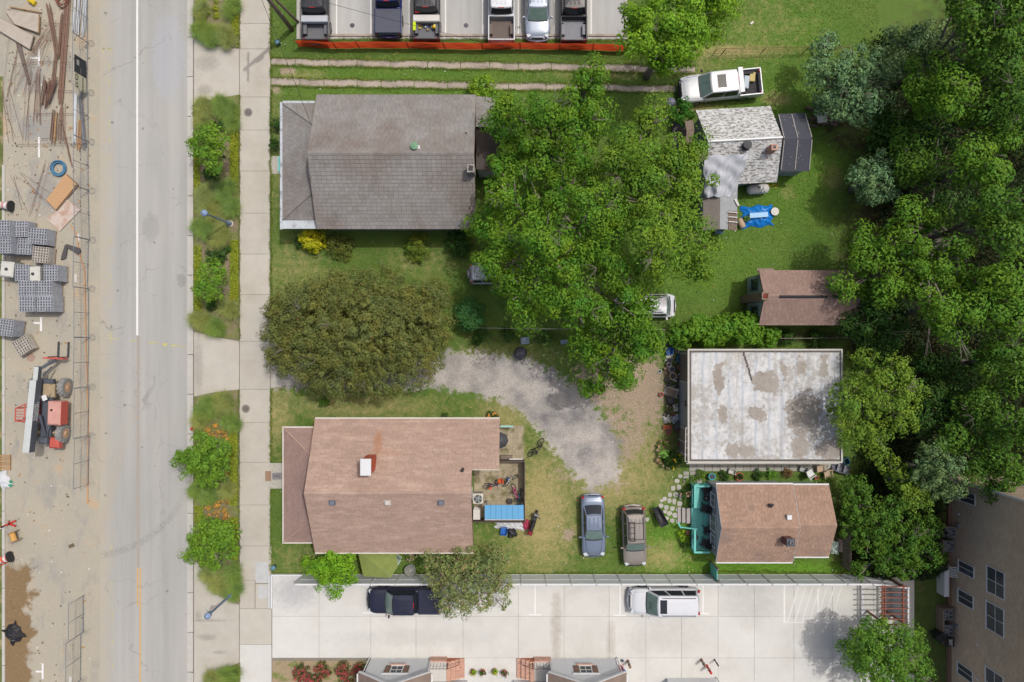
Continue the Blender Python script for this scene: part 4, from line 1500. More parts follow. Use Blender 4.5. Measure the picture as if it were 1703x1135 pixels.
fg = thing('flat_roof_garage', 'long flat-roofed garage with peeling white roof coating', 'garage')
hz = 3.0
X0, X1 = P(1145, 0, hz).x, P(1400, 0, hz).x
Y0, Y1 = P(0, 769, hz).y, P(0, 582, hz).y
M_GARW = mat('garage_wall', L(150, 148, 144), .9, var=.12, fine=.1)
MB().prism([(X0 + .1, Y0 + .1), (X1 - .1, Y0 + .1), (X1 - .1, Y1 - .1), (X0 + .1, Y1 - .1)], -.1, hz - .15).build('wall', M_GARW, fg)
def flat_fn(uu, vv):
 return (X0 + .12 + uu * (X1 - X0 - .24), Y0 + .12 + vv * (Y1 - Y0 - .24), hz - .1 + .018 * max(0, math.cos(uu * 12 * 2 * math.pi)) ** 6 - .02 * math.sin(uu * 3) * math.sin(vv * 5))
MB().grid(flat_fn, 120, 8).build('roof_membrane', flat_roof_material(), fg, smooth=True)
M_PAR = plain('parapet_metal', L(206, 202, 192), .6, var=.12, sc=3)
M_TAR = plain('tar_edge', L(110, 106, 102), .9, var=.25, sc=6)
for (a, b, w, h_) in (((X0 + X1) / 2, Y0, X1 - X0 + .1, .12), ((X0 + X1) / 2, Y1, X1 - X0 + .1, .12)):
 MB().box((a, b, hz - .07), (w, h_, .2)).build('parapet', M_PAR, fg)
 MB().box((a, b + (.12 if b == Y0 else -.12), hz - .065), (w - .3, .13, .06)).build('tar_strip', M_TAR, fg)
for xx, s in ((X0, 1), (X1, -1)):
 MB().box((xx, (Y0 + Y1) / 2, hz - .07), (.12, Y1 - Y0 - .13, .2)).build('parapet', M_PAR, fg)
MB().box((X0 + .13, (Y0 + Y1) / 2, hz - .065), (.16, Y1 - Y0 - .4, .06)).build('tar_strip', M_TAR, fg)
# crack patched with tar
cr = MB()
for i in range(16):
 p = P(1236 + i * 1.0, 585 + i * 3.1, hz)
 cr.box((p.x + RN.uniform(-.05, .05), p.y, hz - .06), (.12, .12, .03), rz=RN.uniform(0, 1.5))
cr.build('tar_patch', plain('tar_brown', L(104, 92, 90), .9), fg, kind='stuff')
# west wall: ribbed shutter door, grey sheet door, small doors
wx = X0 + .09
yb = [P(0, v, 1.5).y for v in (588, 635, 712, 735, 755)]
MB().box((wx - .03, (yb[1] + yb[2]) / 2, 1.3), (.06, abs(yb[1] - yb[2]) - .1, 2.5)).build('sheet_door', plain('grey_door', L(156, 160, 166), .6), fg)
rb = MB()
nr_ = 22
for i in range(nr_):
 rb.box((wx - .02 - (.03 if i % 2 else 0), yb[0] + (yb[1] - yb[0]) * (i + .5) / nr_, 1.3), (.06, abs(yb[1] - yb[0]) / nr_ * .98, 2.5))
rb.build('ribbed_door', plain('brown_grey_door', L(140, 130, 122), .7), fg)
for i in range(2):
 MB().box((wx - .03, (yb[2 + i] + yb[3 + i]) / 2, 1.3), (.06, abs(yb[2 + i] - yb[3 + i]) - .16, 2.3)).build('door', plain('brown_grey_door', L(140, 130, 122), .7), fg)
for v in yb:
 MB().box((wx - .05, v, 1.35), (.1, .12, 2.6)).build('door_post', plain('door_frame_grey', L(186, 186, 182), .7), fg)
# white pipe rail beside the west edge
rl = MB()
for a, b in ((712, 768),):
 p0, p1 = P(1143.5, a, hz), P(1142.5, b, hz)
 rl.tube([p0 + Vector((-.12, 0, -.05)), p1 + Vector((-.12, 0, -.05))], .035, 6)
 for i in range(6):
  q0 = p0.lerp(p1, i / 5) + Vector((-.12, 0, -.05))
  rl.cyl(q0, q0 + Vector((.2, 0, 0)), .025)
rl.build('pipe_rail', M_PAR, fg)
gut = MB()
gut.box(((X0 + X1) / 2 - .1, Y0 - .1, hz - .2), (X1 - X0, .12, .12))
gut.build('gutter', M_PAR, fg)
p = P(1140, 671, 2.6)
lampm = MB()
for dy in (-.12, .12):
 lampm.tube([(wx, p.y + dy, 2.5), (wx - .35, p.y + dy, 2.55)], .02, 5)
lampm.box((wx - .2, p.y, 2.55), (.14, .5, .03))
lampm.build('wall_bracket', M_DKSTEEL, fg)
anchor(fg, ((X0 + X1) / 2, (Y0 + Y1) / 2))

# ---- cottage with turquoise deck
M_CSH = mat('russet_shingle', L(178, 148, 128), .95, var=.08, sc=.6, fine=.08, isl=.11, c2=L(156, 134, 120), c2s=.35, c2w=(.52, .68))
M_CDK = mat('russet_shingle_shadow', L(118, 92, 78), .95)
ct = thing('deck_cottage', 'small cottage with russet shingle roof behind a turquoise deck', 'house')
ze, zr = 2.8, 4.1
X0, Xm, X1 = P(1191, 0, ze).x, P(1318.5, 0, ze).x, P(1379, 0, ze).x
Y0, Y1 = P(0, 935, ze).y, P(0, 806, ze).y
M_CWALL = plain('pale_grey_siding', L(196, 202, 206), .7, var=.05)
gable_block(ct, X0, Xm, Y0, Y1, ze, zr, M_CWALL, M_CDK, M_CSH, .19, (.28, .33), th=.018, over=.3, endover=.12, gutter=M_WHITE, m_fascia=plain('grey_barge', L(180, 186, 192), .7))
Y0b = P(0, 926, ze).y
gable_block(ct, Xm + .01, X1, Y0b, Y1 - .05, ze - .02, zr - .1, plain('mint_siding', L(170, 200, 176), .7), M_CDK, M_CSH, .19, (.28, .33), th=.018, over=.3, endover=.12, gutter=M_WHITE)
ym = (Y0 + Y1) / 2
for (py_, w, hh) in ((832, .95, .95), (869, 1.25, 1.2), (900, .85, .95)):
 p = P(1191, py_, 1.75)
 window(ct, (X0 + .11, p.y, 1.75), (0, 1, 0), (-1, 0, 0), w, hh, m_pane=(plain('green_glass', L(110, 130, 96), .1) if py_ == 869 else None))
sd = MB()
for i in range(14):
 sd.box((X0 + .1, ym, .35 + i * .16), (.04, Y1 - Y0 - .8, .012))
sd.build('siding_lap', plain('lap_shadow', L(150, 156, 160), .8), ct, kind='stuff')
p = P(1315, 903, 4.6)
brick_chimney(ct, (p.x, p.y), .55, .5, 3.3, 4.5, plain('dark_chimney_brick', L(130, 92, 80), .9, isl=.15))
MB().bbox((p.x + .02, p.y, 4.55), (.6, .55, .1), .03).build('chimney_cap', plain('cap_slate', L(92, 94, 104), .6), ct)
MB().lathe([(.13, 0), (.13, .14), (.1, .16), (.1, .02)], c=(p.x, p.y, 4.6), n=14).build('flue', M_GREY, ct)
p = P(1313, 861, 4.0)
MB().bbox((p.x, p.y, 3.95), (.34, .34, .18), .03).build('skylight_vent', M_WHITE, ct)
p = P(1283, 842, 3.8)
mb = MB()
mb.lathe([(.1, -.2), (.1, .2), (.14, .22), (.02, .28)], c=(p.x, p.y, 3.5), n=10)
mb.box((p.x + .12, p.y + .05, 3.6), (.16, .1, .25))
mb.build('roof_vent', M_BLACK, ct)
anchor(ct, ((X0 + X1) / 2, ym))
# deck
dk = thing('turquoise_deck', 'turquoise painted timber deck with railings at the cottage gable', 'deck')
zd = .55
dx0, dx1 = P(1150, 0, zd).x, X0 + .1
dy0, dy1 = P(0, 913, zd).y, P(0, 805, zd).y
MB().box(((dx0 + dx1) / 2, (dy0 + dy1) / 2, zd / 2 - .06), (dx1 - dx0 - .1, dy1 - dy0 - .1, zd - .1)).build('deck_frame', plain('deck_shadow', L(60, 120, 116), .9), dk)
n_pl = 14
for i in range(n_pl):
 w = (dx1 - dx0) / n_pl
 MB().bbox((dx0 + (i + .5) * w, (dy0 + dy1) / 2, zd - .02), (w - .012, dy1 - dy0, .035), .006).build('plank', M_TURQ, dk)
def rail(pts, h=.95, bal=True):
 for a, b in zip(pts[:-1], pts[1:]):
  a, b = Vector(a), Vector(b)
  d = (b - a)
  ang = math.atan2(d.y, d.x)
  c = (a + b) / 2
  MB().bbox((c.x, c.y, zd + h), (d.length + .1, .14, .04), .01, rz=ang).build('handrail', M_TURQ, dk)
  MB().box((c.x, c.y, zd + .12), (d.length, .05, .07), rz=ang).build('bottom_rail', M_TURQ, dk)
  if bal:
   n = max(2, int(d.length / .14))
   bb = MB()
   for i in range(n):
    q_ = a.lerp(b, (i + .5) / n)
    bb.box((q_.x, q_.y, zd + h / 2), (.035, .035, h - .1))
   bb.build('balusters', M_TURQ, dk, kind='stuff')
 for a in pts:
  MB().box((a[0], a[1], zd + h / 2 - .15), (.11, .11, h + .35)).build('rail_post', M_TURQ, dk)
r0, r1 = P(1149, 0, 1.5).x, 0
top = P(0, 803, 1.5).y
rail([(dx1 - .2, dy1, 0), (dx0 + .02, dy1, 0), (dx0 + .02, P(0, 843, 1.2).y, 0)], .9)
rail([(dx1 - .2, dy0, 0), (dx0 + .02, dy0, 0), (dx0 + .02, P(0, 881, 1.2).y, 0)], .9)
# wide seat plank along the rail inside the north part
MB().bbox((dx0 + .32, (P(0, 843, 1).y + dy1) / 2, zd + .42), (.32, 1.8, .05), .01).build('bench_plank', M_TURQ, dk)
sx = dx0
for i in range(3):
 MB().bbox((sx - .2 - i * .3, (P(0, 845, .3).y + P(0, 870, .3).y) / 2, zd - .12 - i * .16), (.28, 1.15, .05), .01).build('step_plank', plain('grey_step', L(190, 184, 178), .8), dk)
 MB().box((sx - .2 - i * .3, (P(0, 845, .3).y + P(0, 870, .3).y) / 2, (zd - .15 - i * .16) / 2 - .02), (.05, 1.1, max(.05, zd - .16 - i * .16))).build('step_riser', M_OLDWOOD, dk)
yy = P(0, 877, .9).y
hr = MB()
hr.box((sx - .35, yy, 1.2), (1.2, .1, .05), M=Matrix.Rotation(-.5, 3, 'Y'))
hr.build('stair_handrail', M_TURQ, dk)
MB().box((sx - .85, yy, .5), (.1, .1, 1.0)).build('rail_post', M_TURQ, dk)
MB().box((sx - 1.0, yy + .16, .95), (.08, .5, .05), rz=.5).build('stair_handrail', M_TURQ, dk)
anchor(dk, ((dx0 + dx1) / 2, (dy0 + dy1) / 2))
# turquoise gate at the south
gt = thing('turquoise_gate', 'turquoise board gate between the cottage corner and the white fence', 'gate')
g0, g1 = P(1181, 934, 0), P(1181.5, 953, 0)
for i in range(5):
 f = (i + .5) / 5
 q_ = g0.lerp(g1, f)
 MB().box((q_.x, q_.y, .9), (.04, .16, 1.7)).build('board', M_TURQ, gt)
for zz in (.4, 1.4):
 q_ = g0.lerp(g1, .5)
 MB().box((q_.x + .04, q_.y, zz), (.04, .85, .1)).build('gate_rail', M_TURQ, gt)
for q_ in (g0, g1):
 MB().box((q_.x + .05, q_.y, .95), (.12, .12, 1.9)).build('gate_post', M_OLDWOOD, gt)
anchor(gt, (g0.x, g0.y))

# ---- tan brick townhouse on the right edge
def brickwall_material():
 t = NT('tan_brickwork')
 br = t.n('ShaderNodeTexBrick')
 br.inputs['Scale'].default_value = 1.0
 br.inputs['Brick Width'].default_value = .25
 br.inputs['Row Height'].default_value = .11
 br.inputs['Mortar Size'].default_value = .012
 br.inputs['Color1'].default_value = (*L(236, 208, 178), 1)
 br.inputs['Color2'].default_value = (*L(220, 190, 162), 1)
 br.inputs['Mortar'].default_value = (*L(190, 176, 160), 1)
 sp_ = t.n('ShaderNodeSeparateXYZ')
 t.l(t.pos(), sp_.inputs[0])
 cb = t.n('ShaderNodeCombineXYZ')
 t.l(t.math('ADD', sp_.outputs[0], sp_.outputs[1]), cb.inputs[0])
 t.l(sp_.outputs[2], cb.inputs[1])
 t.l(cb.outputs[0], br.inputs['Vector'])
 t.l(t.scale(br.outputs['Color'], t.ramp(t.noise(1.2, 5), .25, .75, .9, 1.1)), t.b.inputs['Base Color'])
 t.b.inputs['Roughness'].default_value = .9
 t.bump(br.outputs['Fac'], -.4, .01)
 return t.m


th = thing('brick_townhouse', 'tall tan brick townhouse wall with white windows at the right edge', 'townhouse')
tx = P(1578, 0).x
tyn, tys = P(0, 793).y, P(0, 1400).y
HB = 10.5
MB().box((tx + 6, (tyn + tys) / 2, HB / 2), (12, tyn - tys, HB)).build('wall', brickwall_material(), th)
MB().box((tx - .03, tyn - .06, HB / 2), (.08, .14, HB)).build('corner_trim', M_WHITE, th)
def on_wall(px_, py_):
 z = H * (1 - (tx * S) / (px_ - CX))
 return P(px_, py_, z)
for (xa, ya0, ya1, xb, yb0, yb1, bars) in ((1597, 816, 833, 1622, 822, 841, 1), (1594.5, 932, 950, 1620, 943, 963, 1), (1594, 981, 1001, 1619, 991, 1014, 1), (1593, 1103, 1121, 1618, 1115, 1136, 1),
                                     (1642, 941, 985, 1671, 953, 997, 1), (1641, 1001, 1047, 1670, 1013, 1059, 1), (1640, 1110, 1160, 1669, 1125, 1175, 1)):
 a, b = on_wall(xa, ya0), on_wall(xb, yb1)
 c0, c1 = on_wall(xa, ya1), on_wall(xb, yb0)
 yc = (a.y + b.y + c0.y + c1.y) / 4
 w = (abs(a.y - c0.y) + abs(c1.y - b.y)) / 2
 z0_, z1_ = a.z, b.z
 window(th, (tx, yc, (z0_ + z1_) / 2), (0, 1, 0), (-1, 0, 0), w, z1_ - z0_, bars=bars, hbar=xa > 1630, m_pane=plain('curtained_glass', L(88, 92, 96), .12))
rfz = HB + .02
MB().slab3([(tx - .4, tyn + .4, HB), (tx - .4, tys, HB), (tx + 6, tys, HB + 3), (tx + 6, tyn + .4, HB + 3)], .2).build('roof', M_BSH, th)
MB().box((tx - .5, (tyn + tys) / 2, HB - .05), (.14, tyn - tys + .8, .14)).build('gutter', M_WHITE, th)
MB().box((tx - .12, (tyn + tys) / 2, .15), (.22, tyn - tys, .35)).build('foundation_ledge', plain('brown_ledge', L(140, 112, 92), .9), th)
for (px_, py_) in ((1595, 855), (1627, 1073), (1626, 1130)):
 q_ = on_wall(px_, py_)
 MB().box((tx - .04, q_.y, q_.z), (.08, .16, .16)).build('wall_vent', M_WHITE, th)
for (px_, py_) in ((1594, 874), (1591, 1042)):
 q_ = on_wall(px_, py_)
 MB().box((tx - .06, q_.y, q_.z), (.12, .28, .34)).build('meter_box', M_GREY, th)
anchor(th, (tx, tyn))

# ---- white gabled townhouses at the bottom edge
M_WSID = plain('white_siding', L(240, 242, 242), .7, var=.03)
M_SHUT = plain('brown_shutter', L(134, 108, 94), .7)
M_TRSH = mat('brown_grey_shingle', L(150, 132, 120), .95, var=.1, isl=.1)
def townhouse(label, xl, xr, side):
 t = thing('gabled_townhouse', label, 'townhouse', group='white townhouses along the concrete lot')
 yb = P(0, 1095).y
 X0_, X1_ = gx(xl), gx(xr)
 dep = 12.0
 zE = 2.85
 xm = (X0_ + X1_) / 2
 zR = zE + 1.7
 vs = [(X0_, yb, -.05), (X1_, yb, -.05), (X1_, yb, zE), (xm, yb, zR), (X0_, yb, zE)]
 n5 = [(a, b - dep, c) for a, b, c in vs]
 MB().add(vs + n5, [(4, 3, 2, 1, 0), (5, 6, 7, 8, 9)] + [(i, (i + 1) % 5, (i + 1) % 5 + 5, i + 5) for i in range(5)]).build('wall', M_WSID, t)
 lap = MB()
 for i in range(17):
  lap.box((xm, yb + .006, .1 + i * .16), (X1_ - X0_ - .05, .012, .016))
 lap.build('siding_laps', plain('siding_gap', L(196, 200, 202), .8), t, kind='stuff')
 o_ = .35
 for s in (-1, 1):
  xe_ = xm + s * ((X1_ - X0_) / 2 + o_)
  zz = zE - o_ * 1.7 / ((X1_ - X0_) / 2) + .12
  roof_plane(t, [(xe_, yb + .25, zz), (xe_, yb - dep, zz), (xm, yb - dep, zR + .12), (xm, yb + .25, zR + .12)], M_TRSH, M_TRSH, .3, (.4, .9), .016)
  MB().slab3([(xe_, yb + .29, zz + .03), (xe_, yb + .251, zz + .03), (xm, yb + .251, zR + .15), (xm, yb + .29, zR + .15)], .2).build('bargeboard', M_WHITE, t)
  MB().box((xe_ + s * .06, yb - dep / 2 + .1, zz - .06), (.12, dep, .12)).build('gutter', M_WHITE, t)
  xd = X0_ if s < 0 else X1_
  MB().tube([(xe_ + s * .04, yb + .1, zz - .1), (xd + s * .08, yb + .1, zz - .4), (xd + s * .08, yb + .1, .05), (xd + s * .08, yb + .35, .03)], .045, 6).build('downpipe', M_WHITE, t)
 wc = P((xl + xr) / 2, 1112, 1.75)
 window(t, (xm, yb, 1.85), (1, 0, 0), (0, 1, 0), .85, 1.15, shutters=M_SHUT)
 MB().box((xm, yb + .05, 2.5), (1.95, .08, .12)).build('window_head', M_WHITE, t)
 MB().box((xm, yb + .08, 1.2), (1.2, .14, .1)).build('window_sill', M_BRICK, t)
 # brick stoop with iron rail beside the bay
 s = side
 xs0 = X1_ if s > 0 else X0_
 yst = yb - .75
 for i in range(4):
  xx = xs0 + s * (2.4 - i * .33)
  hh = .17 * (i + 1)
  nb = 7
  for j in range(nb):
   MB().bbox((xx, yst - .15 + (j - nb / 2 + .5) * .21 + .2, hh - .05), (.34, .2, .1), .01).build('brick', M_BRICK, t)
  MB().box((xx, yst + .05, hh / 2 - .06), (.35, 1.46, hh - .1)).build('step_core', M_TERRA, t)
 MB().box((xs0 + s * .64, yst + .05, .34), (1.25, 1.46, .68)).build('landing', plain('landing_stone', L(216, 214, 208), .8), t)
 MB().box((xs0 + s * .64, yst + .84, .36), (1.25, .12, .72)).build('brick_edge', M_BRICK, t)
 rr = MB()
 ry = yst + .7
 rr.tube([(xs0 + s * .05, ry, 1.6), (xs0 + s * 1.4, ry, 1.6), (xs0 + s * 2.2, ry, 1.0), (xs0 + s * 2.2, ry, .1)], .025, 6)
 for i in range(6):
  rr.cyl((xs0 + s * (.1 + i * .25), ry, .68), (xs0 + s * (.1 + i * .25), ry, 1.6), .014, n=5)
 rr.cyl((xs0 + s * 1.4, ry, .65), (xs0 + s * 1.4, ry, 1.65), .03)
 rr.build('iron_rail', plain('brown_iron', L(96, 72, 64), .6), t)
 MB().box((xs0 + s * 1.2, yb - 1.75, 1.6), (3.2, .3, 3.3)).build('recessed_wall', M_WSID, t)
 anchor(t, (xm, yb))
townhouse('white gabled townhouse bay beside the red flower bed', 617, 716, 1)
townhouse('white gabled townhouse bay beside the red and blue jugs', 916, 1024, -1)
t3 = thing('low_annex', 'low white annex wall at the bottom right of the concrete lot', 'building')
MB().prism([(gx(1108), gy(1127)), (gx(1188), gy(1127)), (gx(1188), gy(1500)), (gx(1108), gy(1500))], 0, 2.6).build('wall', M_WSID, t3)
MB().prism([(gx(1106), gy(1124)), (gx(1190), gy(1124)), (gx(1190), gy(1500)), (gx(1106), gy(1500))], 2.6, 2.75).build('roof_edge', M_WHITE, t3)
MB().tube([(gx(1191), gy(1126), 2.6), (gx(1190.5), gy(1126), .1)], .05).build('downpipe', M_WHITE, t3)
anchor(t3, (gx(1150), gy(1130)))

# ---------------------------------------------------------------- vehicles
def paintm(name, c, metal=0.0):
 return mat('paint_' + name, c, .3, var=.03, sc=2, metal=metal, coat=.6, spec=.4)


M_RIM = plain('alloy_rim', L(170, 172, 176), .35, metal=.7)
M_HEAD = plain('headlamp_glass', L(215, 222, 228), .1, spec=.6)
M_TAIL = plain('tail_lamp', L(190, 30, 26), .25)
M_CHROME = plain('chrome', L(200, 204, 208), .15, metal=.9)
M_BEDFLOOR = plain('bed_liner', L(118, 120, 124), .7)
M_BEDBLACK = plain('black_bed_liner', (.025, .025, .028), .7)
M_WSHIELD = plain('windshield_glass', L(118, 142, 134), .08, var=.2, sc=2.5, spec=.5)
M_PLATE = plain('number_plate', L(225, 225, 222), .5)


def interp(tab, t):
 for (a, va), (b, vb) in zip(tab[:-1], tab[1:]):
  if t <= b:
   return va + (vb - va) * (t - a) / (b - a)
 return tab[-1][1]


def loft_body(L_, W, t0, t1, top, plan, zb=.3, zs=.7, n=22):
 mb = MB()
 rings = []
 for i in range(n + 1):
  t = t0 + (t1 - t0) * i / n
  w = W / 2 * interp(plan, t)
  zt = interp(top, t)
  x = -L_ / 2 + L_ * t
  half = [(0, zt + .025), (w * .5, zt + .018), (w * .82, zt - .005), (w * .95, zt - .06), (w, zt - .16), (w * 1.0, zs), (w * .985, zb + .12), (w * .93, zb)]
  ring = [(x, -y, z) for y, z in half[::-1]] + [(x, y, z) for y, z in half[1:]]
  rings.append(ring)
 m = len(rings[0])
 vs = [p for r in rings for p in r]
 fs = []
 for i in range(n):
  for k in range(m - 1):
   fs.append((i * m + k, i * m + k + 1, (i + 1) * m + k + 1, (i + 1) * m + k))
 fs.append(tuple(range(m)))
 fs.append(tuple(range(n * m, (n + 1) * m))[::-1])
 mb.add(vs, [f[::-1] for f in fs])
 return mb


PLAN = [(0, .8), (.02, .9), (.06, .97), (.14, 1), (.84, 1), (.92, .965), (.965, .89), (.99, .74), (1, .6)]
BOXPLAN = [(0, .9), (.02, .97), (.06, 1), (.88, 1), (.95, .95), (.985, .84), (1, .7)]


def wheel(parent, x, y, r, s, w=.22):
 mb = MB()
 o = Matrix.Rotation(math.pi / 2, 3, 'X')
 mb.lathe([(r * .62, -w / 2), (r * .9, -w / 2), (r, -w * .3), (r, w * .3), (r * .9, w / 2), (r * .62, w / 2)], c=(x, y, r), n=20, M=o)
 wh_ = mb.build('wheel', M_RUBBER, parent)
 rb = MB()
 rb.lathe([(.02, w * .64 * s), (r * .2, w * .62 * s), (r * .25, w * .53 * s), (r * .62, w * .52 * s)], c=(x, y, r), n=16, M=Matrix.Rotation(-math.pi / 2, 3, 'X'))
 rb.build('rim', M_RIM, wh_)


def cabin(parent, xr0, xf0, xr1, xf1, wb, wt, z0, z1, paint, rack=False, side_split=(.5,), glass_rear=True, roofglass=None, dark_roof=None):
 """greenhouse: body-coloured shell with a windshield, a rear window and side windows standing slightly proud"""
 def ring(xr, xf, w, z, bul):
  pts = []
  for k in range(7):
   y = -w + 2 * w * k / 6
   pts.append((xf - bul * (y / w) ** 2, y, z))
  for k in range(1, 6):
   f = k / 6
   pts.append((xf - bul + (xr + bul - xf + bul) * f, w + .015 * math.sin(f * math.pi), z))
  for k in range(7):
   y = w - 2 * w * k / 6
   pts.append((xr + bul * (y / w) ** 2, y, z))
  for k in range(1, 6):
   f = k / 6
   pts.append((xr + bul + (xf - bul - xr - bul) * f, -w - .015 * math.sin(f * math.pi), z))
  return pts
 rs = [ring(xr0, xf0, wb, z0 - .06, .1), ring(xr1, xf1, wt, z1 - .05, .06), ring(xr1 + .05, xf1 - .06, wt - .06, z1, .05), ring(xr1 + .5, xf1 - .5, wt * .5, z1 + .03, .02)]
 m = len(rs[0])
 vs = [p for r in rs for p in r]
 fs = []
 for i in range(len(rs) - 1):
  for k in range(m):
   k2 = (k + 1) % m
   fs.append((i * m + k, i * m + k2, (i + 1) * m + k2, (i + 1) * m + k))
 fs.append(tuple(range(3 * m, 4 * m)))
 cab = MB().add(vs, fs).build('cabin', dark_roof or paint, parent, smooth=False)

 def glass(a0, a1, b0, b1, f0, f1, name, m_, bul, sgn, e=.014):
  # a0,a1 bottom corners, b0,b1 top corners
  a0, a1, b0, b1 = map(Vector, (a0, a1, b0, b1))
  nrm = (a1 - a0).cross(b0 - a0).normalized() * sgn
  def fn(u, v):
   v2 = f0 + (f1 - f0) * v
   p = a0.lerp(a1, u).lerp(b0.lerp(b1, u), v2)
   return p + nrm * e - Vector((bul * (2 * u - 1) ** 2, 0, 0))
  return MB().grid(fn, 6, 2).build(name, m_, parent, smooth=True)
 k = .9
 zb, zt = z0 - .02, z1 - .05
 glass((xf0, -wb * k, zb), (xf0, wb * k, zb), (xf1, -wt * k, zt), (xf1, wt * k, zt), .07, .97, 'windshield', M_WSHIELD, .08 * k * k, 1, .02)
 if glass_rear:
  glass((xr0, wb * k, zb), (xr0, -wb * k, zb), (xr1, wt * k, zt), (xr1, -wt * k, zt), .12, .92, 'rear_window', M_GLASS, -.08 * k * k, 1, .02)
 cuts = (0.04,) + tuple(side_split) + (.96,)
 for s in (-1, 1):
  for i in range(len(cuts) - 1):
   f0, f1 = cuts[i] + .02, cuts[i + 1] - .02
   L0, L1 = xf0 - xr0, xf1 - xr1
   a0 = (xr0 + L0 * f0, s * (wb + .01), zb)
   a1 = (xr0 + L0 * f1, s * (wb + .01), zb)
   b0 = (xr1 + L1 * f0, s * (wt + .012), zt)
   b1 = (xr1 + L1 * f1, s * (wt + .012), zt)
   if s > 0:
    a0, a1, b0, b1 = a1, a0, b1, b0
   glass(a0, a1, b0, b1, .12, .9, 'side_window', M_GLASS, 0, 1, .02)
 MB().tube([(xf0 + .0 - .08 * (y / wb) ** 2, y, z0 + .0) for y in (-wb * .9, -wb * .45, 0, wb * .45, wb * .9)], .05, 6).build('wiper_cowl', M_BLACK, parent)
 for y in () if roofglass else (-.3, 0, .3):
  MB().bbox(((xr1 + xf1) / 2, y, z1 + .02), ((xf1 - xr1) * .7, .09, .05), .02).build('roof_rib', dark_roof or paint, cab)
 if roofglass:
  x0, x1, w = roofglass
  MB().bbox(((x0 + x1) / 2, 0, z1 + .022), (x1 - x0, w, .025), .01).build('sunroof', M_GLASS, parent)
 if rack:
  for s in (-1, 1):
   MB().tube([(xr1 + .2, s * wt * .85, z1 + .0), (xr1 + .25, s * wt * .85, z1 + .07), (xf1 - .4, s * wt * .85, z1 + .07), (xf1 - .3, s * wt * .85, z1 + .0)], .022, 6).build('roof_rail', M_BLACK, parent)
 return cab


def mirrors(parent, x, w, z, m):
 for s in (-1, 1):
  mb = MB()
  mb.bbox((x, s * (w + .13), z), (.12, .2, .16), .03, rz=-s * .25)
  mb.box((x + .03, s * (w + .03), z - .04), (.06, .1, .05))
  mb.build('mirror', m, parent)


def lights(parent, L_, W, zf, zr_, pick=False, back=.03):
 for s in (-1, 1):
  MB().bbox((L_ / 2 - .2, s * W * .36, zf), (.26, W * .16, .13), .03, rz=-s * .45).build('headlight', M_HEAD, parent)
  MB().bbox((-L_ / 2 + .1, s * W * .41, zr_), (.14, W * .1, .3 if pick else .16), .02, rz=s * .25).build('tail_light', M_TAIL, parent)


def bumpers(parent, L_, W, mf, mr, zf=.45):
 def arc(sg):
  return [(sg * (L_ / 2 - .2), -W * .45, zf), (sg * (L_ / 2 - .03), -W * .32, zf), (sg * (L_ / 2 + .05), 0, zf), (sg * (L_ / 2 - .03), W * .32, zf), (sg * (L_ / 2 - .2), W * .45, zf)]
 MB().tube(arc(1), .11, 8).build('front_bumper', mf, parent)
 MB().tube(arc(-1), .1, 8).build('rear_bumper', mr, parent)
 MB().box((-L_ / 2 - .06, 0, .62), (.02, .32, .16)).build('number_plate', M_PLATE, parent)


def lines(parent, pts_list, m, r=.008):
 mb = MB()
 for pts in pts_list:
  mb.tube(pts, r, 4)
 mb.build('panel_gaps', m, parent)


def place(t, px, py, rz, z=.8, zg=0.0):
 p = P(px, py, z)
 t.location = (p.x, p.y, zg)
 t.rotation_euler = (0, 0, rz)


M_GAP = plain('panel_gap', (.02, .02, .022), .8)


def sedan(label, px, py, rz, paint):
 t = thing('parked_car', label, 'car')
 L_, W = 4.55, 1.76
 top = [(0, .82), (.03, .95), (.1, 1.0), (.22, .98), (.68, .95), (.8, .88), (.93, .78), (.98, .66), (1, .5)]
 loft_body(L_, W, 0, 1, top, PLAN).build('body', paint, t, smooth=True)
 cabin(t, -1.75, .98, -1.0, .18, .72, .58, .96, 1.42, paint)
 mirrors(t, .72, W / 2, .98, paint)
 lights(t, L_, W, .7, .86)
 bumpers(t, L_, W, paint, paint)
 for x in (-1.36, 1.36):
  for s in (-1, 1):
   wheel(t, x, s * (W / 2 - .1), .31, s)
 lines(t, [[(.98 + .02, s * .62, .955), (1.6, s * .56, .905), (2.05, s * .42, .82)] for s in (-1, 1)] + [[(-1.78, s * .7, 1.0), (-2.1, s * .66, .99)] for s in (-1, 1)], M_GAP)
 MB().box((L_ / 2 - .02, 0, .6), (.06, .7, .12)).build('grille', M_BLACK, t)
 place(t, px, py, rz, .5)
 return t


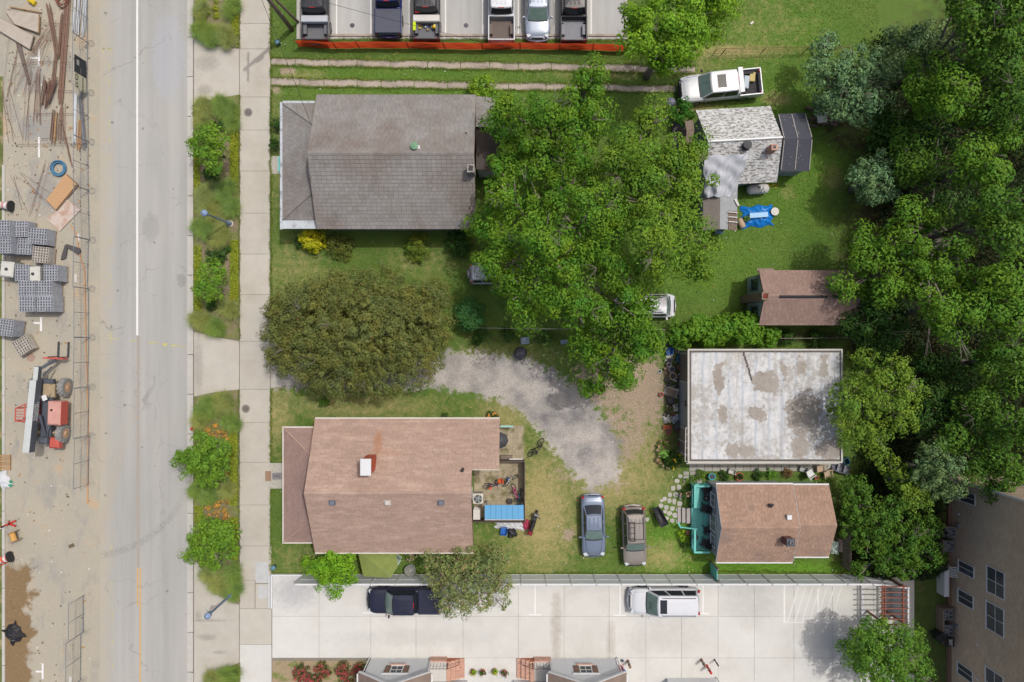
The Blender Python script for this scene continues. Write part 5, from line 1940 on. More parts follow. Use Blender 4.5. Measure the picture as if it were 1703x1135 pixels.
def suv(label, px, py, rz, paint, L_=4.9, W=1.9, Hh=1.78, rack=True, roofglass=None, boxy=False, hood=1.25, name='parked_suv', trim=None, lean=.35, zg=0):
 t = thing(name, label, 'car')
 hb = 1.02
 fx = L_ / 2
 th_ = 1 - hood / L_
 top = [(0, .9), (.015, hb), (th_, hb), (th_ + .02, hb + .0), (.93, hb - .1), (.975, hb - .22), (1, .6)]
 loft_body(L_, W, 0, 1, top, BOXPLAN if boxy else PLAN, zb=.32).build('body', paint, t, smooth=True)
 cabin(t, -fx + .1, fx - hood + .08, -fx + (.12 if boxy else .35), fx - hood - (.3 if boxy else .62), W / 2 - .1, W / 2 - .24, hb, Hh, paint, rack=rack, side_split=(.33, .66), roofglass=roofglass)
 mirrors(t, fx - hood - .2, W / 2 - .02, 1.08, trim or paint)
 lights(t, L_, W, .82, 1.0)
 bumpers(t, L_, W, trim or paint, trim or paint)
 for x in (-L_ * .29, L_ * .3):
  for s in (-1, 1):
   wheel(t, x, s * (W / 2 - .11), .37, s, .25)
 lines(t, [[(fx - hood + .1, s * W * .4, hb + .01), (fx - .4, s * W * .37, hb - .1), (fx - .25, s * W * .3, hb - .16)] for s in (-1, 1)], M_GAP)
 MB().box((fx - .03, 0, .74), (.06, .9, .2)).build('grille', M_BLACK, t)
 place(t, px, py, rz, .6, zg)
 return t


def pickup(label, px, py, rz, paint, L_=5.8, W=1.98, Hh=1.9, bed=1.75, crew=True, liner=None, cover=None, toolbox=None, bar=None, rear_trim=None, front_trim=None, roofglass=None, glassm=None):
 t = thing('pickup_truck', label, 'pickup truck')
 fx = L_ / 2
 hb = 1.12
 hood = 1.35
 xc = -fx + bed + .12            # rear of the cab
 tc = (xc + fx) / L_
 th_ = 1 - hood / L_
 top = [(0, hb), (th_, hb), (.93, hb - .05), (.975, hb - .14), (1, .75)]
 loft_body(L_, W, tc - .02, 1, top, BOXPLAN, zb=.42).build('body', paint, t, smooth=True)
 cabin(t, xc, fx - hood + .05, xc + .18, fx - hood - .62, W / 2 - .1, W / 2 - .22, hb, Hh, paint, side_split=(.45,) if crew else (), roofglass=roofglass)
 # open bed
 wl = .09
 zt = 1.2
 bx0, bx1 = -fx + .02, xc - .03
 for s in (-1, 1):
  MB().bbox(((bx0 + bx1) / 2, s * (W / 2 - wl / 2), .85), (bx1 - bx0, wl, .7), .025).build('bed_side', paint, t)
  MB().box(((bx0 + bx1) / 2, s * (W / 2 - wl - .13), .82), (.75, .24, .34)).build('wheel_arch', liner or M_BEDFLOOR, t)
 MB().bbox((bx0 + .05, 0, .85), (.09, W - 2 * wl, .7), .025).build('tailgate', rear_trim or paint, t)
 MB().bbox((bx1 - .03, 0, .85), (.06, W - 2 * wl, .7), .015).build('bed_front', paint, t)
 fl = MB()
 fl.box(((bx0 + bx1) / 2, 0, .62), (bx1 - bx0 - .16, W - 2 * wl, .06))
 nrib = 11
 for i in range(nrib):
  fl.box(((bx0 + bx1) / 2, -W / 2 + wl + .08 + i * (W - 2 * wl - .16) / (nrib - 1), .66), (bx1 - bx0 - .2, .07, .03))
 fl.build('bed_floor', liner or M_BEDFLOOR, t)
 MB().box(((bx0 + bx1) / 2, 0, .5), (bx1 - bx0, W * .92, .18)).build('bed_underside', M_BLACK, t)
 if cover:
  MB().bbox(((bx0 + bx1) / 2, 0, 1.22), (bx1 - bx0 - .06, W - .12, .05), .02).build('bed_cover', cover, t)
 if toolbox:
  MB().bbox((bx1 - .3, 0, 1.16), (.5, W - .02, .34), .04).build('toolbox', toolbox, t)
 if bar:
  MB().bbox((bx1 - .02, 0, Hh - .1), (.35, W - .15, .08), .02).build('rack_bar', bar, t)
  for s in (-1, 1):
   MB().box((bx1 - .02, s * (W / 2 - .1), 1.5), (.1, .06, .65)).build('rack_post', bar, t)
 mirrors(t, fx - hood - .25, W / 2 + .02, 1.2, M_BLACK if paint not in (M_WHITE,) else paint)
 lights(t, L_, W, .9, 1.0, True)
 bumpers(t, L_, W, front_trim or M_CHROME, rear_trim or M_CHROME, .58)
 MB().box((fx - .04, 0, .85), (.06, 1.0, .3)).build('grille', M_BLACK, t)
 MB().box((xc + .22, 0, Hh - .02), (.06, .42, .04)).build('brake_light', M_TAIL, t)
 for x in (-L_ * .28, L_ * .31):
  for s in (-1, 1):
   wheel(t, x, s * (W / 2 - .12), .4, s, .26)
 lines(t, [[(fx - hood + .1, s * W * .42, hb + .012), (fx - .4, s * W * .39, hb - .05), (fx - .2, s * W * .3, hb - .1)] for s in (-1, 1)], M_GAP)
 place(t, px, py, rz, .9)
 return t


PI = math.pi
BLACKP = paintm('black', (.02, .02, .023))
WHITEP = paintm('white', L(233, 236, 240))
SILVP = paintm('silver', L(186, 198, 214), .3)
NAVYP = paintm('navy', L(40, 42, 62))
BLUEP = paintm('blue', L(28, 44, 110))
SEDP = paintm('steel_blue', L(138, 152, 174), .3)
BEIGEP = paintm('beige', L(164, 156, 147), .25)
GREYP = paintm('graphite', L(96, 98, 104), .3)
pickup('black pickup with silver toolbox and open ribbed bed, leftmost in the north lot', 525, 5, PI / 2, BLACKP, toolbox=plain('silver_box', L(205, 210, 216), .4, metal=.3), rear_trim=BLACKP)
pickup('dark blue pickup with flat grey cover over its bed', 646, -6, PI / 2, BLUEP, cover=plain('tonneau', L(86, 90, 104), .6), rear_trim=BLUEP)
tk = pickup('black pickup with white toolbox and bed full of bottles and clutter', 710, 4, PI / 2, BLACKP, toolbox=M_OFFWHITE, rear_trim=BLACKP)
pickup('white pickup with brown ribbed bed holding a blue ball, in the north lot', 834, 5, PI / 2, WHITEP, liner=plain('brown_liner', L(118, 106, 98), .7), rear_trim=WHITEP)
suv('silver blue suv facing down between two pickups in the north lot', 894, 15, -PI / 2, SILVP, L_=4.6, W=1.85, Hh=1.7)
pickup('black pickup with grey lined bed and red tail lights, rightmost in the north lot', 954, 6, PI / 2, BLACKP, liner=plain('pale_liner', L(150, 152, 158), .7), rear_trim=BLACKP)
pickup('white pickup parked askew on the grass beside the weathered cottage', 1199, 143, math.radians(185.8), WHITEP, L_=6.0, bed=1.7, liner=M_BEDBLACK, bar=M_WHITE, rear_trim=WHITEP, front_trim=M_BLACK, roofglass=(-.1, .55, .95))
sedan('steel blue sedan parked on the dry lawn', 986, 874, math.radians(-88.5), SEDP)
bs = suv('beige suv with roof rack and roof rails beside the blue sedan', 1054, 891, math.radians(-88), BEIGEP, L_=4.4, W=1.76, Hh=1.66)
rk = MB()
for x in (-1.3, -.9, -.5, -.1, .1):
 rk.box((x, -.28, 1.76), (.03, .34, .03))
for y in (-.45, -.11):
 rk.box((-.6, y, 1.77), (1.45, .035, .035))
for x in (-1.2, .0):
 rk.box((x, .05, 1.73), (.04, 1.1, .03))
rk.build('roof_rack', M_BLACK, bs)
pickup('dark navy pickup parked under the pink blossom tree', 672, 999, PI, NAVYP, L_=5.35, W=1.9, bed=1.5, front_trim=NAVYP, rear_trim=NAVYP, liner=M_BEDBLACK, cover=NAVYP)
ws_ = suv('white suv with black sunroof parked along the white fence', 1104, 998.5, PI, WHITEP, L_=5.2, W=1.98, Hh=1.88, roofglass=(.05, .55, 1.0), zg=.05)
text_mesh('windshield_lettering', 'GMC', .28, M_BLACK, ws_, frame((1.2, 0, 1.5), (0, -1, 0), (-.62, 0, .78)))
suv('boxy silver off-roader with spare wheel half hidden under the big tree', 826, 455.5, 0.02, plain('jeep_silver', L(200, 204, 208), .35), L_=3.9, W=1.55, Hh=1.75, boxy=True, rack=False, name='parked_jeep')
jp = bpy.data.objects['parked_jeep']
MB().lathe([(.1, -.1), (.33, -.1), (.36, 0), (.33, .1), (.1, .1)], c=(-2.05, 0, .95), n=18, M=Matrix.Rotation(PI / 2, 3, 'Y')).build('spare_wheel', M_GREY, jp)
suv('white box-backed van poking out from under the big tree', 1074, 509, 0.0, WHITEP, L_=4.3, W=1.75, Hh=1.75, boxy=True, rack=True, hood=.5, name='parked_van')

# loads in pickup beds
mr = P(710, 38, 1.0)
cl = thing('bed_clutter', 'jumble of bottles, bags and tools in the black pickup bed', 'clutter', (mr.x, mr.y, .68))
for i in range(46):
 x, y = RN.uniform(-.72, .72), RN.uniform(-.45, .75)
 m = RN.choice([M_OFFWHITE, M_YEL, M_TAN, M_GREY, M_BLUE, M_WOOD, M_STEEL])
 mb = MB()
 a = RN.uniform(0, PI)
 if i % 3:
  mb.cyl((x, y, .05), (x + math.cos(a) * .16, y + math.sin(a) * .16, .09), .035, n=7)
 else:
  mb.bbox((x, y, .07), (RN.uniform(.08, .22), RN.uniform(.08, .2), .12), .02, rz=a)
 mb.build('item', m, cl)
for (px_, py_, m, lab, r_) in ((722, 45, M_YEL, 'yellow', .16), (723, 42, M_OFFWHITE, 'white', .1)):
 p = P(px_, py_, .95)
 b = MB().lathe([(.02, -r_), (r_ * .7, -r_ * .7), (r_, 0), (r_ * .7, r_ * .7), (.02, r_)], c=(p.x, p.y, .95), n=12).build('hard_hat', m, smooth=True)
 tag(b, lab + ' helmet lying in the cluttered pickup bed', 'helmet')
p = P(689, 40, 1.25)
b = MB().bbox((p.x, p.y, 1.24), (.22, .95, .06), .02).build('safety_vest', plain('hi_vis', L(215, 240, 40), .8))
tag(b, 'bright yellow safety vest hung over the black pickup side', 'vest')
p = P(694, 19, 1.35)
b = MB().bbox((p.x, p.y, 1.36), (.36, .24, .05), .02).build('red_rag', M_RED)
tag(b, 'red cloth lying on the white truck toolbox', 'cloth')
p = P(845, 26, 1.0)
b = MB().lathe([(.0, -.2), (.14, -.14), (.2, 0), (.14, .14), (0.0, .2)], c=(p.x, p.y, .9), n=14).build('ball', M_BLUE, smooth=True)
tag(b, 'blue ball in the brown bed of the white pickup', 'ball')
sp_ = P(1228, 137, .9)
tw = thing('spare_wheel', 'spare wheel with black rim lying in the white pickup bed', 'wheel', (sp_.x, sp_.y, .72))
MB().ring((0, 0, .1), .27, .11, n=22, m=8).build('tyre', M_RUBBER, tw, smooth=True)
rm = MB()
for k in range(8):
 a = k * PI / 4
 rm.box((math.cos(a) * .1, math.sin(a) * .1, .14), (.16, .04, .03), rz=a)
rm.build('rim', M_RIM, tw)
p = P(1241, 137, 1.0)
b = MB().bbox((p.x, p.y, .9), (.4, .95, .4), .05, rz=-.1).build('cooler_box', plain('pale_blue_box', L(198, 212, 222), .6))
tag(b, 'pale blue chest in the white pickup bed next to the spare wheel', 'box')
p = P(1252, 127, 1.0)
b = MB()
b.bbox((p.x, p.y, .85), (.42, .7, .2), .03, rz=-.1)
b = b.build('wicker_tray', plain('straw', L(214, 196, 130), .8, var=.2, sc=8))
tag(b, 'straw yellow tray at the tail of the white pickup bed', 'tray')

# ---------------------------------------------------------------- fences
vf = thing('white_vinyl_fence', 'tall white vinyl privacy fence along the concrete lot', 'fence')
fy = P(0, 955.5).y
hF = 2.2
M_VPANEL = plain('vinyl_panel', L(232, 237, 240), .5, var=.03)
def fence_bay(t, a, b, h=hF):
 a, b = Vector((*a, 0)), Vector((*b, 0))
 d = b - a
 ang = math.atan2(d.y, d.x)
 c = (a + b) / 2
 MB().box((c.x, c.y, h / 2 + .02), (d.length - .1, .035, h - .2), rz=ang).build('panel', M_VPANEL, t)
 for z in (.12, h * .55, h - .06):
  MB().bbox((c.x, c.y, z), (d.length - .08, .07 if z < h - .2 else .13, .1 if z < h - .2 else .13), .01, rz=ang).build('rail', M_WHITE, t)
def fence_post(t, p, h=hF):
 mb = MB()
 mb.box((p[0], p[1], h / 2), (.12, .12, h + .04))
 mb.lathe([(.1, h + .02), (.1, h + .05), (.01, h + .11)], c=(p[0], p[1], 0), n=4)
 mb.build('post', M_WHITE, t)
xsf = [gx(507 + i * 40.0) for i in range(25)]
pts = [(x, fy) for x in xsf if x < gx(1450)]
pts += [(gx(1452), fy - .1), (gx(1483), fy - .25)]
for a, b in zip(pts[:-1], pts[1:]):
 fence_bay(vf, a, b)
for p in pts:
 fence_post(vf, p)
ep = [(gx(1483), fy - .25 - i * 1.4) for i in range(3)]
for a, b in zip(ep[:-1], ep[1:]):
 fence_bay(vf, a, b)
for p in ep[1:]:
 fence_post(vf, p)
anchor(vf, (0, fy))
lw = thing('low_white_wall', 'low white kerb wall at the entrance of the concrete lot', 'wall')
MB().bbox(((gx(453) + gx(507)) / 2, fy, .15), (gx(507) - gx(453), .14, .3), .02).build('coping', M_WHITE, lw)
MB().bbox((gx(453), gy(983), .12), (.14, 2.5, .24), .02).build('coping', M_WHITE, lw)
MB().bbox((gx(449), gy(983), .12), (.1, 2.5, .2), .02).build('coping', M_WHITE, lw)
anchor(lw, (gx(453), fy))
# pergola
M_PERG = plain('red_brown_timber', L(152, 100, 84), .8, var=.12, sc=3)
pg = thing('pergola', 'red-brown slatted pergola in the corner of the white fence', 'pergola')
zpg = 2.3
for y in (976, 985, 994, 1003, 1012, 1021, 1030, 1039):
 a, b = P(1463, y, zpg), P(1510, y, zpg)
 MB().box(((a.x + b.x) / 2, a.y, zpg), (b.x - a.x, .07, .12)).build('slat', M_PERG, pg)
for x in (1467.5, 1471.5, 1502):
 a, b = P(x, 973, zpg - .14), P(x, 1042, zpg - .14)
 MB().box((a.x, (a.y + b.y) / 2, zpg - .14), (.08 if x < 1500 else .13, a.y - b.y, .14)).build('beam', M_PERG, pg)
for (x, y) in ((1469, 976), (1469, 1037), (1502, 976), (1502, 1037)):
 a = P(x, y, zpg)
 MB().box((a.x, a.y, zpg / 2 - .1), (.11, .11, zpg - .2)).build('post', M_PERG, pg)
anchor(pg, (P(1485, 0, zpg).x, P(0, 1005, zpg).y))
MB().box((gx(1433), gy(1003), .06), (.18, 3.0, .1)).build('wheel_stop', M_WHITE)
tag(bpy.data.objects['wheel_stop'], 'long white wheel stop on the concrete beside the pergola', 'wheel stop')

# orange mesh barrier along the north lot
of = thing('orange_barrier_fence', 'orange plastic mesh barrier fence below the parked pickups', 'fence')
M_OMESH = leafmat('orange_mesh', L(236, 92, 58), .06, .5, .05)
fpts = [(498, 68.5), (560, 72), (598, 71), (680, 71.5), (740, 72.5), (803, 73.5), (865, 72.5), (930, 74), (985, 74.5), (1042, 76)]
hO = 1.25
W_ = [Vector((gx(a), gy(b + 10), 0)) for a, b in fpts]
for a, b in zip(W_[:-1], W_[1:]):
 d = b - a
 nrm = Vector((-d.y, d.x, 0)).normalized()
 mb = MB()
 nn = max(3, int(d.length / .12))
 def fn(u, v):
  sag = .05 * math.sin(u * PI) * v
  return a.lerp(b, u) + nrm * (.02 * math.sin(u * 9 + v * 4)) + Vector((0, 0, .05 + v * (hO - .05) - sag))
 mb.grid(fn, nn, 6)
 mb.build('mesh_panel', M_OMESH, of)
 for zz in (.35, .8):
  MB().tube([a + Vector((0, .02, zz)), (a + b) / 2 + Vector((0, .02, zz - .02)), b + Vector((0, .02, zz))], .012, 4).build('strap', plain('orange_dark', L(190, 60, 38), .6), of)
for p in W_:
 MB().cyl(p + Vector((0, 0, -.1)), p + Vector((0, .03, hO + .12)), .025, n=6).build('stake', M_DKSTEEL, of)
anchor(of, (W_[0].x, W_[0].y))
# wire fences
def wire_fence(label, pts_px, h, m, wires=4, group=None):
 t = thing('wire_fence', label, 'fence')
 w = [Vector((gx(a), gy(b), 0)) for a, b in pts_px]
 for p in w:
  MB().cyl(p, p + Vector((0, 0, h)), .03, n=6).build('post', m, t)
 for k in range(wires):
  z = h * (k + 1) / wires
  MB().tube([p + Vector((0, 0, z - .02)) for p in w], .012 if k < wires - 1 else .02, 5).build('wire', m, t)
 anchor(t, (w[0].x, w[0].y))
wire_fence('rusty wire fence across the north lawn', [(1185, 92), (1200, 91), (1265, 90), (1335, 89), (1400, 88)], 1.1, plain('rusty_post', L(140, 106, 82), .8))
wire_fence('pale wire fence behind the gravel drive under the big tree', [(790, 546), (850, 547), (930, 548), (1010, 549), (1100, 549)], 1.2, plain('pale_rail', L(176, 170, 160), .7), 3)
wire_fence('wire fence behind the brown outbuilding', [(1290, 563), (1340, 563), (1400, 562)], 1.0, plain('pale_rail', L(176, 170, 160), .7), 3)
bf = thing('board_fence', 'brown board fence between the cottage and the shrubs', 'fence')
for i in range(14):
 MB().box((gx(1399), gy(868 + i * 5.4), .75), (.03, .2, 1.5 + RN.uniform(-.05, .05)), rz=RN.uniform(-.04, .04)).build('board', M_OLDWOOD, bf)
for z in (.35, 1.2):
 MB().box((gx(1399) + .05, gy(904), z), (.05, 3.3, .09)).build('rail', M_OLDWOOD, bf)
anchor(bf, (gx(1399), gy(904)))

# patio enclosure behind the tan house
M_PFENCE = mat('grey_brown_boards', L(118, 106, 98), .9, var=.2, orand=.12)
pf = thing('patio_fence', 'low brown board fence around the tan house patio', 'fence')
def board_run(x0, y0, x1, y1, h, t, step=.15):
 a, b = Vector((gx(x0), gy(y0), 0)), Vector((gx(x1), gy(y1), 0))
 d = b - a
 n = max(2, int(d.length / step))
 ang = math.atan2(d.y, d.x)
 for i in range(n):
  p = a.lerp(b, (i + .5) / n)
  MB().box((p.x, p.y, h / 2), (step - .01, .025, h + RN.uniform(-.03, .03)), rz=ang).build('board', M_PFENCE, t)
 c = (a + b) / 2
 MB().box((c.x, c.y, h - .1), (d.length, .07, .08), rz=ang).build('rail', M_PFENCE, t)
board_run(872, 764, 872, 862, 1.4, pf)
board_run(832, 764, 872, 764, 1.2, pf)
board_run(788, 862, 872, 862, 1.2, pf)
anchor(pf, (gx(872), gy(764)))

# ---------------------------------------------------------------- construction site on the left
def site_panel(x, y0, y1, label, banner=False):
 t = thing('site_fence_panel', label, 'fence panel', group='temporary steel fence panels along the building site')
 a, b = Vector((gx(x), gy(y0), 0)), Vector((gx(x + RN.uniform(-2, 2)), gy(y1), 0))
 hp = 1.85
 fr = MB()
 Z = Vector((0, 0, 1))
 r = .022
 for z in (.15, hp):
  fr.cyl(a + Z * z, b + Z * z, r if z < 1 else .026, n=6)
 for p in (a, b, (a + b) / 2):
  fr.cyl(p + Z * .02, p + Z * hp, r, n=6)
 fr.build('frame', plain('fence_tube', L(150, 156, 162), .5, metal=.4), t)
 me_ = MB()
 n = int((b - a).length / .22)
 for i in range(1, n):
  p = a.lerp(b, i / n)
  me_.cyl(p + Z * .15, p + Z * hp, .0035, n=3, caps=False)
 for k in range(1, 9):
  z = .15 + (hp - .15) * k / 9
  me_.cyl(a + Z * z, b + Z * z, .0035, n=3, caps=False)
 me_.build('wire_mesh', plain('fence_tube', L(150, 156, 162), .5, metal=.4), t, kind='stuff')
 for p in (a, b):
  MB().ring(p + Vector((.22, 0, .01)), .22, .009, n=16, m=4).build('foot_loop', plain('fence_foot', L(176, 176, 170), .7), t)
  MB().tube([p + Vector((0, 0, .9)), p + Vector((.42, .1, .03))], .009, 5).build('brace', plain('fence_foot', L(176, 176, 170), .7), t)
 anchor(t, (a.x, a.y))
 return t


yy = [-8, 73, 155, 237, 318, 400, 481, 562, 644, 725, 806]
where = ['above the tyre marks at the top', 'beside the white pipes', 'beside the rebar and banner', 'beside the blue hose', 'beside the plywood boards', 'beside the concrete block stacks', 'beside the lowest block stack', 'beside the telehandler forks', 'beside the telehandler engine', 'below the telehandler']
for i in range(10):
 site_panel(147 + .3 * i, yy[i], yy[i + 1] - 1, 'temporary steel site fence panel ' + where[i])
for i, (a, b) in enumerate(((990, 1050), (1053, 1130), (1133, 1210))):
 site_panel(140 - 4 * i, a, b, 'temporary steel site fence panel ' + ('below the tyre tracks', 'second from the tyre tracks at the bottom', 'leaving the picture at the bottom')[i])
# advertising banner hanging on the fence
bt = thing('fence_banner', 'black and cream advertising banner tied on the site fence', 'banner')
bx = gx(147) + .05
def bz(name, y0, y1, z0, z1, m, dx=0.0):
 return MB().box((bx + dx, (gy(y0) + gy(y1)) / 2, (z0 + z1) / 2), (.012, abs(gy(y0) - gy(y1)), z1 - z0)).build(name, m, bt)
bz('black_field', 106, 134, .35, 1.75, plain('banner_black', L(58, 62, 66), .8))
bz('cream_field', 134.3, 158, .35, 1.75, plain('banner_cream', L(206, 204, 178), .8))
Mt = lambda y, z: frame((bx + .012, gy(y), z), (0, -1, 0), (0, 0, 1))
text_mesh('lettering', 'C7.12', .42, M_BLACK, bt, Mt(146.5, 1.45), .012)
text_mesh('lettering', 'CONCRETE', .19, M_DKGREY, bt, Mt(146.5, .75), .006)
for i in range(4):
 MB().box((bx + .012, gy(113 + i * 2.2), 1.35), (.006, .05, .3)).build('logo_bar', M_OFFWHITE, bt)
MB().box((bx + .012, gy(128), 1.0), (.006, .5, .03)).build('logo_line', M_GREY, bt)
anchor(bt, (bx, gy(132)))

# rebar, pipes, boards
M_RUST = mat('rusty_steel', L(150, 120, 104), .9, var=.2, sc=5, isl=.2)
M_PLYO_ = plain('orange_timber', L(206, 160, 116), .9)
M_RUSTR = mat('red_rust', L(150, 88, 68), .9, var=.2, sc=5, isl=.2)
def rods(name, label, cat, a, b, n, spread, m, r=.018, z=.06, jit=.3, wz=.12):
 t = thing(name, label, cat)
 A, B = Vector((gx(a[0]), gy(a[1]), 0)), Vector((gx(b[0]), gy(b[1]), 0))
 d = (B - A).normalized()
 s = Vector((-d.y, d.x, 0))
 for i in range(n):
  o = s * RN.uniform(-spread, spread)
  o2 = o + s * RN.uniform(-jit, jit) * spread
  zz = z + RN.uniform(0, wz)
  e0, e1 = RN.uniform(-.3, .3), RN.uniform(-.3, .3)
  MB().tube([A + o + d * e0 + Vector((0, 0, zz)), (A + B) / 2 + (o + o2) / 2 + Vector((0, 0, zz + RN.uniform(-.02, .02))), B + o2 + d * e1 + Vector((0, 0, zz))], r * RN.uniform(.8, 1.2), 5).build('rod', m, t)
 anchor(t, (A.x, A.y))
 return t
rods('rebar_bundle', 'thick bundle of rusty rebar along the fence top', 'rebar', (116, -20), (103, 170), 22, .22, M_RUST)
rods('rebar_bundle', 'slanting bundle of rusty rebar left of the main bundle', 'rebar', (84, 12), (98, 92), 16, .16, M_RUST, z=.2)
rods('rebar_bundle', 'short rusty rebar between the two long bundles', 'rebar', (105, 25), (99, 95), 10, .12, M_RUST, z=.1)
rods('rebar_bundle', 'rusty rebar bundle running down to the stake bundle', 'rebar', (95, 92), (89, 150), 12, .14, M_RUST)
rods('rebar_bundle', 'rusty rebar lengths above the blue hose', 'rebar', (90, 188), (86, 236), 9, .14, M_RUST)
rods('rebar_bundle', 'rusty rods fanning toward the hose beside the fence', 'rebar', (104, 215), (118, 275), 6, .2, M_RUST, r=.014)
rods('stake_bundle', 'bundle of brown steel stakes lying by the banner', 'stakes', (82, 135), (78, 176), 13, .3, mat('brown_stake', L(120, 92, 80), .9, isl=.2), r=.035, jit=-.4, wz=.25)
rods('stake_bundle', 'brown steel stakes crossed over the stake bundle', 'stakes', (99, 135), (86, 170), 6, .12, mat('brown_stake', L(120, 92, 80), .9, isl=.2), r=.035, z=.3)
rods('pipe_bundle', 'fan of white conduit pipes at the top by the road', 'pipes', (137, -20), (133, 56), 15, .42, plain('white_conduit', L(214, 220, 226), .4), r=.028, jit=.5)
rods('pipe_bundle', 'white pipes below the banner', 'pipes', (127, 160), (124, 240), 5, .12, plain('white_conduit', L(214, 220, 226), .4), r=.03)
rods('pipe_bundle', 'grey pipes below the banner by the fence foot', 'pipes', (135, 158), (143, 248), 6, .2, plain('grey_conduit', L(130, 132, 138), .5), r=.03)
rods('loose_rods', 'thin rusty rods scattered left of the rebar', 'rods', (75, 60), (38, 155), 7, .7, M_RUST, r=.011, jit=1.6)
rods('loose_rods', 'thin rusty rods scattered below the plywood boards', 'rods', (26, 60), (15, 160), 4, .45, M_RUST, r=.011, jit=1.2)
rods('loose_rods', 'long thin rods lying left of the hose', 'rods', (48, 120), (43, 240), 3, .25, M_RUST, r=.011, jit=1.2)
rods('loose_rods', 'thin dark rods reaching from the hose to the block stacks', 'rods', (78, 270), (55, 360), 3, .4, M_RUST, r=.012, jit=1.2)
for i, (a, b, w) in enumerate((((20, 110), (86, 103), 'below the plywood'), ((33, 242), (148, 241), 'above the hose'), ((72, 40), (120, 42), 'across the upper rebar'), ((62, 190), (120, 191), 'above the lower rebar'), ((62, 152), (122, 153), 'across the stakes'), ((88, 105), (122, 106), 'beside the banner'), ((60, 50), (90, 53), 'beside the plywood edge'), ((70, 232), (120, 230), 'over the lower rebar'))):
 rods('cross_bar', 'single rusty bar lying crosswise ' + w, 'bar', a, b, 1, .01, M_RUST, r=.018, z=.16)
rods('rebar_bundle', 'rusty bars crossing below the formwork boards', 'rebar', (60, 90), (92, 40), 6, .3, M_RUST, r=.014, z=.2, jit=1.2)
rods('rebar_bundle', 'rusty bars lying left of the stake bundle', 'rebar', (62, 120), (58, 205), 7, .35, M_RUST, r=.014, jit=.9)
rods('rebar_bundle', 'short brown offcuts between stakes and fence', 'rebar', (108, 175), (104, 235), 8, .25, M_RUST, r=.02, jit=.9)
rods('timber_lengths', 'pale timber lengths beside the lower rebar', 'timber', (95, 190), (91, 238), 4, .12, M_WOOD, r=.035)
rods('timber_lengths', 'orange timber lengths at the fence foot above the hose', 'timber', (133, 205), (131, 252), 4, .2, M_PLYO_, r=.04)
rods('loose_rods', 'thin rods scattered across the sand above the block stacks', 'rods', (30, 285), (60, 345), 5, .8, M_RUST, r=.01, jit=1.8)
rods('loose_rods', 'thin rods along the left edge beside the formwork', 'rods', (8, 150), (30, 235), 5, .5, M_RUST, r=.01, jit=1.6)
rc = MB()
for i in range(5):
 p = P(106 + RN.uniform(-4, 4), 2 + RN.uniform(-4, 4))
 rc.ring((p.x, p.y, .1 + i * .06), .45 + RN.uniform(-.1, .08), .025, axis=(RN.uniform(-.2, .2), RN.uniform(-.2, .2), 1), n=20, m=5)
tag(rc.build('wire_hoops', M_RUSTR, smooth=True), 'coil of red rusty steel hoops at the top edge', 'coil')
def board(name, label, poly, z0, z1, m, frame_m=None):
 t = thing(name, label, 'board')
 w = [Vector((P(a, b, z1).x, P(a, b, z1).y, 0)) for a, b in poly]
 MB().prism([(p.x, p.y) for p in w], z0, z1).build('sheet', m, t)
 if frame_m:
  for a, b in zip(w, w[1:] + w[:1]):
   c = (a + b) / 2
   d = b - a
   MB().box((c.x, c.y, z0 - .06), (d.length, .06, .12), rz=math.atan2(d.y, d.x)).build('edge_timber', frame_m, t)
 c = sum(w, Vector()) / len(w)
 anchor(t, (c.x, c.y))
 return t
M_PLYG = mat('grey_plywood', L(196, 186, 172), .9, var=.12, sc=2, fine=.08)
M_PLYO = mat('tan_plywood', L(206, 166, 124), .9, var=.12, sc=3, fine=.08, stretch=(1, 3, 1))
M_PLYP = mat('pink_plywood', L(216, 200, 188), .9, var=.12, sc=2, fine=.1, c2=L(196, 164, 144), c2s=1.2)
board('formwork_panel', 'grey formwork panel with timber edge at the top left', [(8, 17), (64, 24), (63, 54), (24, 40)], .3, .33, M_PLYG, M_WOOD)
board('formwork_panel', 'long grey formwork board crossing the picture edge at the top left', [(-10, 24), (55, 60), (49, 82), (-10, 46)], .2, .24, M_PLYG, M_OLDWOOD)
board('plywood_stack', 'tan plywood stack beside the blue hose', [(76.5, 333), (108.5, 290), (127, 307), (92.5, 349)], .12, .3, M_PLYO, M_OLDWOOD)
board('plywood_sheet', 'pale pinkish plywood sheet below the tan stack', [(78, 365), (112, 332), (134, 349), (99, 385)], .03, .06, M_PLYP)
board('dark_plank', 'dark weathered plank below the formwork boards', [(25, 68), (33, 68), (50, 138), (47, 141)], .02, .08, plain('dark_plank', L(122, 110, 104), .9))
board('rubber_mat', 'dark rubber mat strip by the fence beside the block stacks, left half', [(108, 407), (113, 409), (109, 430), (101, 433), (102, 426)], .03, .1, plain('dark_mat', L(92, 88, 88), .9))
board('rubber_mat', 'dark rubber mat strip by the fence beside the block stacks, right half', [(110, 406), (132, 413), (134, 418), (130, 424), (111, 412)], .06, .14, plain('dark_mat', L(92, 88, 88), .9))
ts = rods('timber_strip', 'short timber strip with dark notches above the grey formwork panel', 'timber', (17, 12.5), (70, 22), 1, .01, M_WOOD, r=.04)
p = P(52, 2, .2)
tag(MB().bbox((p.x, p.y, .16), (.55, .35, .3), .1, rz=-.6).build('yellow_bag', M_YEL), 'yellow plastic bag at the top edge of the site', 'bag')
hc = MB()
for i in range(9):
 hc.ring((P(98.5, 281).x + RN.uniform(-.03, .03), P(98.5, 281).y + RN.uniform(-.03, .03), .04 + .02 * i), .44 + RN.uniform(-.07, .16), .025, axis=(RN.uniform(-.06, .06), RN.uniform(-.06, .06), 1), n=28, m=5)
